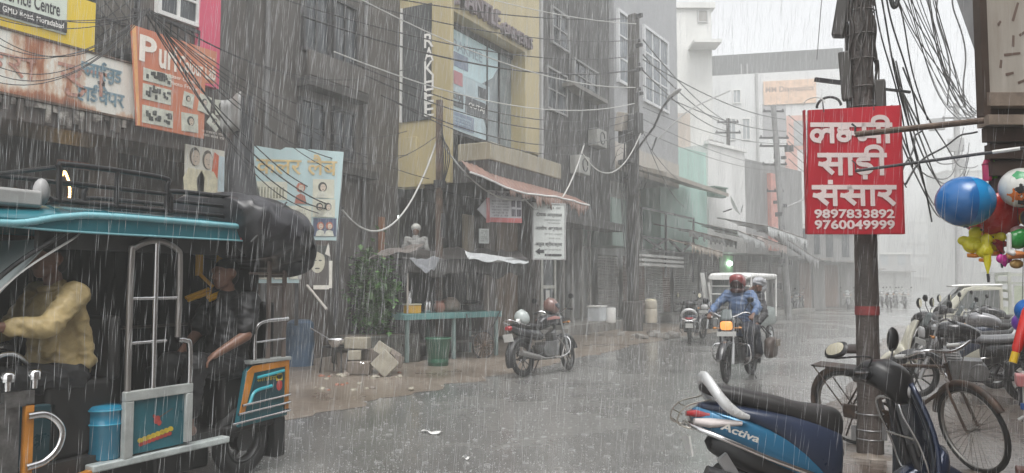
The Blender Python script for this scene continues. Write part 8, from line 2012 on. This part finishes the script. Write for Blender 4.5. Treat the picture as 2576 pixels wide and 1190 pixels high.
# yellow inflatable ducks hanging in a bunch
DY, DO = mat('duck_yellow', (.66, .60, .02), .25, var=.1), mat('duck_orange', (.66, .22, .02), .3)
for i, (u, v, d, s, rz_) in enumerate(((2446, 607, 4.7, 1.0, 0), (2476, 622, 4.65, .9, .6), (2503, 600, 4.75, 1.05, 2.2))):
    p = at(u, v, d); lab = ('yellow inflatable duck at the left of the bunch under the balls', 'yellow inflatable duck hanging lowest in the bunch', 'bright yellow round inflatable duck right of the bunch under the red ball')[i]
    o = thing('inflatable_duck', lab, 'toy', p, rz_); o.scale = (s, s, s)
    blob('body', [ball((0, 0, -.02), (.055, .042, .055)), ball((-.045, 0, .005), (.035, .025, .03)), ball((.02, 0, .052), (.04, .036, .038)), ball((.0, .035, -.03), (.04, .015, .03)), ball((.0, -.035, -.03), (.04, .015, .03))], DY, o, .005, 4)
    blob('beak', [cap((.05, -.012, .045), (.078, 0, .04), .014, .010), cap((.05, .012, .045), (.078, 0, .04), .014, .010)], DO, o, .004, 2)
    for sg in (1, -1): MB().ell((.048, .022 * sg, .066), .007, 8, 6).obj('eye', BLACKP, o)
    MB().tube([(0, 0, .085), (.0, 0, .22)], .002, 5).obj('string', mat('hanging_string', (.08, .08, .08), .5), o)
    MB().body([(-.03, -.085, .02, .012, 2.2), (.01, -.088, .03, .014, 2.2), (.035, -.09, .02, .008, 2.2)], 10).obj('foot', DO, o, smooth=60)
p = at(2484, 655, 4.62); o = thing('yellow_streamer', 'long pointed yellow streamer hanging below the ducks', 'toy', p, 0)
k = MB(); k.loft([[V((w_ * math.cos(a_), w_ * .4 * math.sin(a_), z)) for a_ in [2 * math.pi * i / 10 for i in range(10)]] for w_, z in ((.004, -.08), (.018, -.02), (.022, .06), (.012, .12))]); k.obj('streamer', DY, o, smooth=60); MB().tube([(0, 0, -.08), (.003, 0, -.13)], .008, 6).obj('tip', DARKM, o)
def lump(name, label, u, v, d, pts, m_, part, extra=None, m2=None):
    p = at(u, v, d); o = thing(name, label, 'toy', p, sc_rz); blob(part, pts, m_, o, .005, 3)
    if extra: blob('trim', extra, m2, o, .005, 2)
    return o
lump('green_toy_bag', 'shiny green toy bag with a white strap at the right edge', 2560, 603, 4.5, [ball((0, 0, 0), (.062, .04, .055)), ball((.02, 0, .02), (.05, .04, .045))], mat('bag_green', (.02, .22, .04), .25, var=.2), 'bag', [cap((-.06, -.02, .03), (-.065, -.02, -.07), .012, .014), cap((-.065, -.02, -.07), (-.05, -.03, -.08), .014, .016)], WHITEP)
lump('pink_heart_toy', 'magenta heart shaped balloon under the green bag', 2526, 656, 4.55, [ball((-.018, 0, .012), (.028, .02, .028)), ball((.018, 0, .012), (.028, .02, .028)), cap((0, 0, 0), (.004, 0, -.034), .024, .006)], mat('magenta_vinyl', (.55, .04, .30), .25), 'balloon', [cap((0, 0, .03), (0, 0, .12), .003, .003)], DARKM)
lump('orange_toy_cap', 'orange toy cap hanging under the green bag', 2556, 640, 4.5, [ball((0, 0, 0), (.055, .045, .022)), cap((-.04, -.01, -.01), (.05, -.01, -.005), .02, .018)], mat('cap_orange', (.55, .20, .06), .4), 'cap', [cap((0, 0, .02), (0, 0, .1), .003, .003)], DARKM)
lump('gold_toy_purse', 'gold coloured toy purse lowest in the hanging bunch', 2557, 664, 4.5, [ball((0, 0, 0), (.04, .022, .028)), ball((.0, -.012, -.008), (.018, .014, .018))], mat('gold_foil', (.38, .24, .08), .3, .4), 'purse', [cap((-.03, 0, .02), (0, 0, .07), .003, .003), cap((.03, 0, .02), (0, 0, .07), .003, .003)], DARKM)
lump('clear_toy_ball', 'pinkish clear toy ball behind the green bag', 2562, 580, 4.6, [ball((0, 0, 0), (.045, .04, .03))], mat('pink_clear_vinyl', (.50, .30, .30), .2), 'ball', [cap((0, 0, .04), (0, 0, .14), .003, .003)], DARKM)
lump('red_tag_toy', 'dark red flag toy hanging between the ducks and green bag', 2514, 622, 4.7, [cap((-.02, 0, .03), (.03, 0, .02), .02, .02), cap((.0, 0, 0), (.02, 0, -.03), .018, .012)], mat('toy_red', (.35, .03, .03), .35), 'flag', [cap((.01, 0, -.03), (.012, 0, -.12), .008, .008)], DARKM)
# floor toys at the right edge
t = thing('toy_bat', 'red toy bat with a yellow end hanging low at the right edge', 'toy', at(2548, 912, 4.3), 0)
a_ = at(2590, 770, 4.3) - at(2548, 912, 4.3); MB().tube([a_ * .18, a_ * .25, a_ * .9, a_], [.018, .026, .03, .02], 14).obj('bat', mat('bat_red', (.60, .02, .015), .25, coat=.3), t, smooth=60); MB().tube([a_, at(2586, 385, 4.4) - at(2548, 912, 4.3)], .002, 5).obj('string', mat('hanging_string', (.08, .08, .08), .5), t); MB().tube([(0, 0, 0), a_ * .18], [.02, .021], 12).obj('yellow_end', mat('bat_yellow', (.65, .42, .02), .3), t)
ballthing('small_ball', 'small bright blue ball beside the toy bat at the right edge', 2586, 782, 4.4, 30, mat('cobalt_vinyl', (.01, .12, .42), .25), topv=388); ballthing('small_ball', 'small violet ball just below the bright blue ball', 2572, 812, 4.5, 24, mat('violet_vinyl', (.16, .05, .36), .25), topv=388)
p = gp(2576, 1210, .05); t = thing('display_stand', 'white tubular toy stand with pink shelf and blue clip at the right edge', 'stand', (p.x + .03, p.y, .05), 0)
hS = at(2572, 1020, 4.4).z - .05
MB().tube([(0, 0, .0), (0, 0, hS)], .018, 12).obj('post', WHITEP, t); MB().tube([(-.05, 0, hS * .55), (-.02, 0, hS * .58), (.06, 0, hS * .58)], .014, 8).obj('hook', WHITEP, t)
MB().box((-.01, -.01, hS * .68), (.05, .05, .05)).obj('clip', mat('clip_blue', (.05, .14, .42), .3), t, bevel=.008); MB().box((.03, 0, hS * .92), (.18, .2, .09)).obj('shelf', mat('stand_pink', (.55, .20, .20), .4), t, bevel=.01); MB().box((-.03, .02, hS * .8), (.03, .03, .2)).obj('bracket', DARKM, t); MB().box((0, 0, .05), (.16, .16, .1)).obj('base', mat('brown_brick_base', (.16, .06, .045), .6), t, bevel=.01)
# ------------------------------------------------------------------ rain: long drops falling through the whole street
def build_rain():
    q = random.Random(77); mb = MB()
    N = 48000
    for i in range(N):
        d = 3.4 + 21 * q.random() ** .85
        u = q.uniform(-120, 2700); v = q.uniform(-60, 1250)
        p = at(u, v, d)
        if p.z < .02: continue
        L = q.uniform(.08, .24) * (1.0 if d < 6 else 1.25); r = q.uniform(.0004, .0009) * (1 + d * .075)
        a = p + V((L * (.07 + .10 * NZ.noise(p * .35) + q.gauss(0, .03)), L * q.gauss(0, .03), L)); b = p
        c = (a + b) / 2; k = len(mb.v)
        mb.v += [tuple(a)] + [tuple(c + V((r * math.cos(x), r * math.sin(x), 0))) for x in (0, 2.094, 4.189)] + [tuple(b)]
        mb.f += [(k, k + 1, k + 2), (k, k + 2, k + 3), (k, k + 3, k + 1), (k + 4, k + 2, k + 1), (k + 4, k + 3, k + 2), (k + 4, k + 1, k + 3)]
    m = bpy.data.materials.new('rain_water'); m.use_nodes = True
    Nn, Ll = m.node_tree.nodes, m.node_tree.links; b = Nn['Principled BSDF']
    b.inputs['Base Color'].default_value = (.9, .92, .93, 1); b.inputs['Roughness'].default_value = .2; b.inputs['Alpha'].default_value = .26
    b.inputs['Subsurface Weight'].default_value = 0
    tr = Nn.new('ShaderNodeBsdfTranslucent'); tr.inputs['Color'].default_value = (.95, .96, .97, 1)
    ms = Nn.new('ShaderNodeMixShader'); ms.inputs['Fac'].default_value = .4
    Ll.new(b.outputs['BSDF'], ms.inputs[1]); Ll.new(tr.outputs['BSDF'], ms.inputs[2]); Ll.new(ms.outputs['Shader'], Nn['Material Output'].inputs['Surface'])
    o = mb.obj('rain', m, smooth=0); tag(o, kind='stuff')
    # splashes: small crowns of water where drops strike the road
    mb = MB()
    for i in range(10000):
        d = 6.5 + 18 * q.random() ** 1.6; u = q.uniform(650, 2600)
        p = plan(u, d); p.z = .006
        s = q.uniform(.003, .010) * (.7 + d * .05)
        for k in range(3):
            an = q.uniform(0, 6.28); o_ = V((math.cos(an), math.sin(an), 0)) * s
            tip = p + o_ * 1.5 + V((0, 0, s * q.uniform(.8, 2.4))); sd = V((-o_.y, o_.x, 0)) * .35
            mb.add([p + o_ * .6 - sd, p + o_ * .6 + sd, tip], [(0, 1, 2)])
    for i in range(260):                      # low ripple rings round the drops
        d = 6.8 + 11 * q.random() ** 1.3; p = plan(q.uniform(700, 2250), d); rr = q.uniform(.014, .038); k = len(mb.v)
        for j in range(12):
            c_, s_ = math.cos(j * .5236), math.sin(j * .5236)
            for f_, z_ in ((.92, .005), (.97, .008), (1.02, .005)): mb.v.append((p.x + rr * f_ * c_, p.y + rr * f_ * s_, z_))
        for j in range(12):
            a, b = k + 3 * j, k + 3 * ((j + 1) % 12); mb.f += [(a, b, b + 1, a + 1), (a + 1, b + 1, b + 2, a + 2)]
    tag(mb.obj('rain_splash', m, smooth=0), kind='stuff')
build_rain()
# parts that are several loose pieces become one object each
SPLIT = ('leg', 'post', 'canopy_post', 'junction_box', 'transformer', 'stand', 'footrest', 'vent_pipe', 'rear_post', 'scratched_marks', 'printed_group', 'steel_plate', 'cross_arm')
for o in list(COL.objects):
    if o.type == 'MESH' and o.parent and o.name.split('.')[0] in SPLIT: explode(o)

# ------------------------------------------------------------------ haze of rain: one box of even air
hz = MB().bx(-130, 110, -30, 300, -1.0, 17.5).obj('haze', None, smooth=0) if False else None
me = bpy.data.meshes.new('haze'); k = MB().bx(-130, 110, -30, 300, -1.0, 17.5); me.from_pydata(k.v, [], k.f); me.update()
hz = bpy.data.objects.new('haze', me); COL.objects.link(hz); hz['kind'] = 'stuff'
m = bpy.data.materials.new('rain_haze'); m.use_nodes = True
N, L = m.node_tree.nodes, m.node_tree.links
N.remove(N['Principled BSDF'])
pv = N.new('ShaderNodeVolumePrincipled'); pv.inputs['Color'].default_value = (.74, .75, .735, 1); pv.inputs['Density'].default_value = HAZE; pv.inputs['Anisotropy'].default_value = 0.2
L.new(pv.outputs['Volume'], N['Material Output'].inputs['Volume'])
me.materials.append(m)
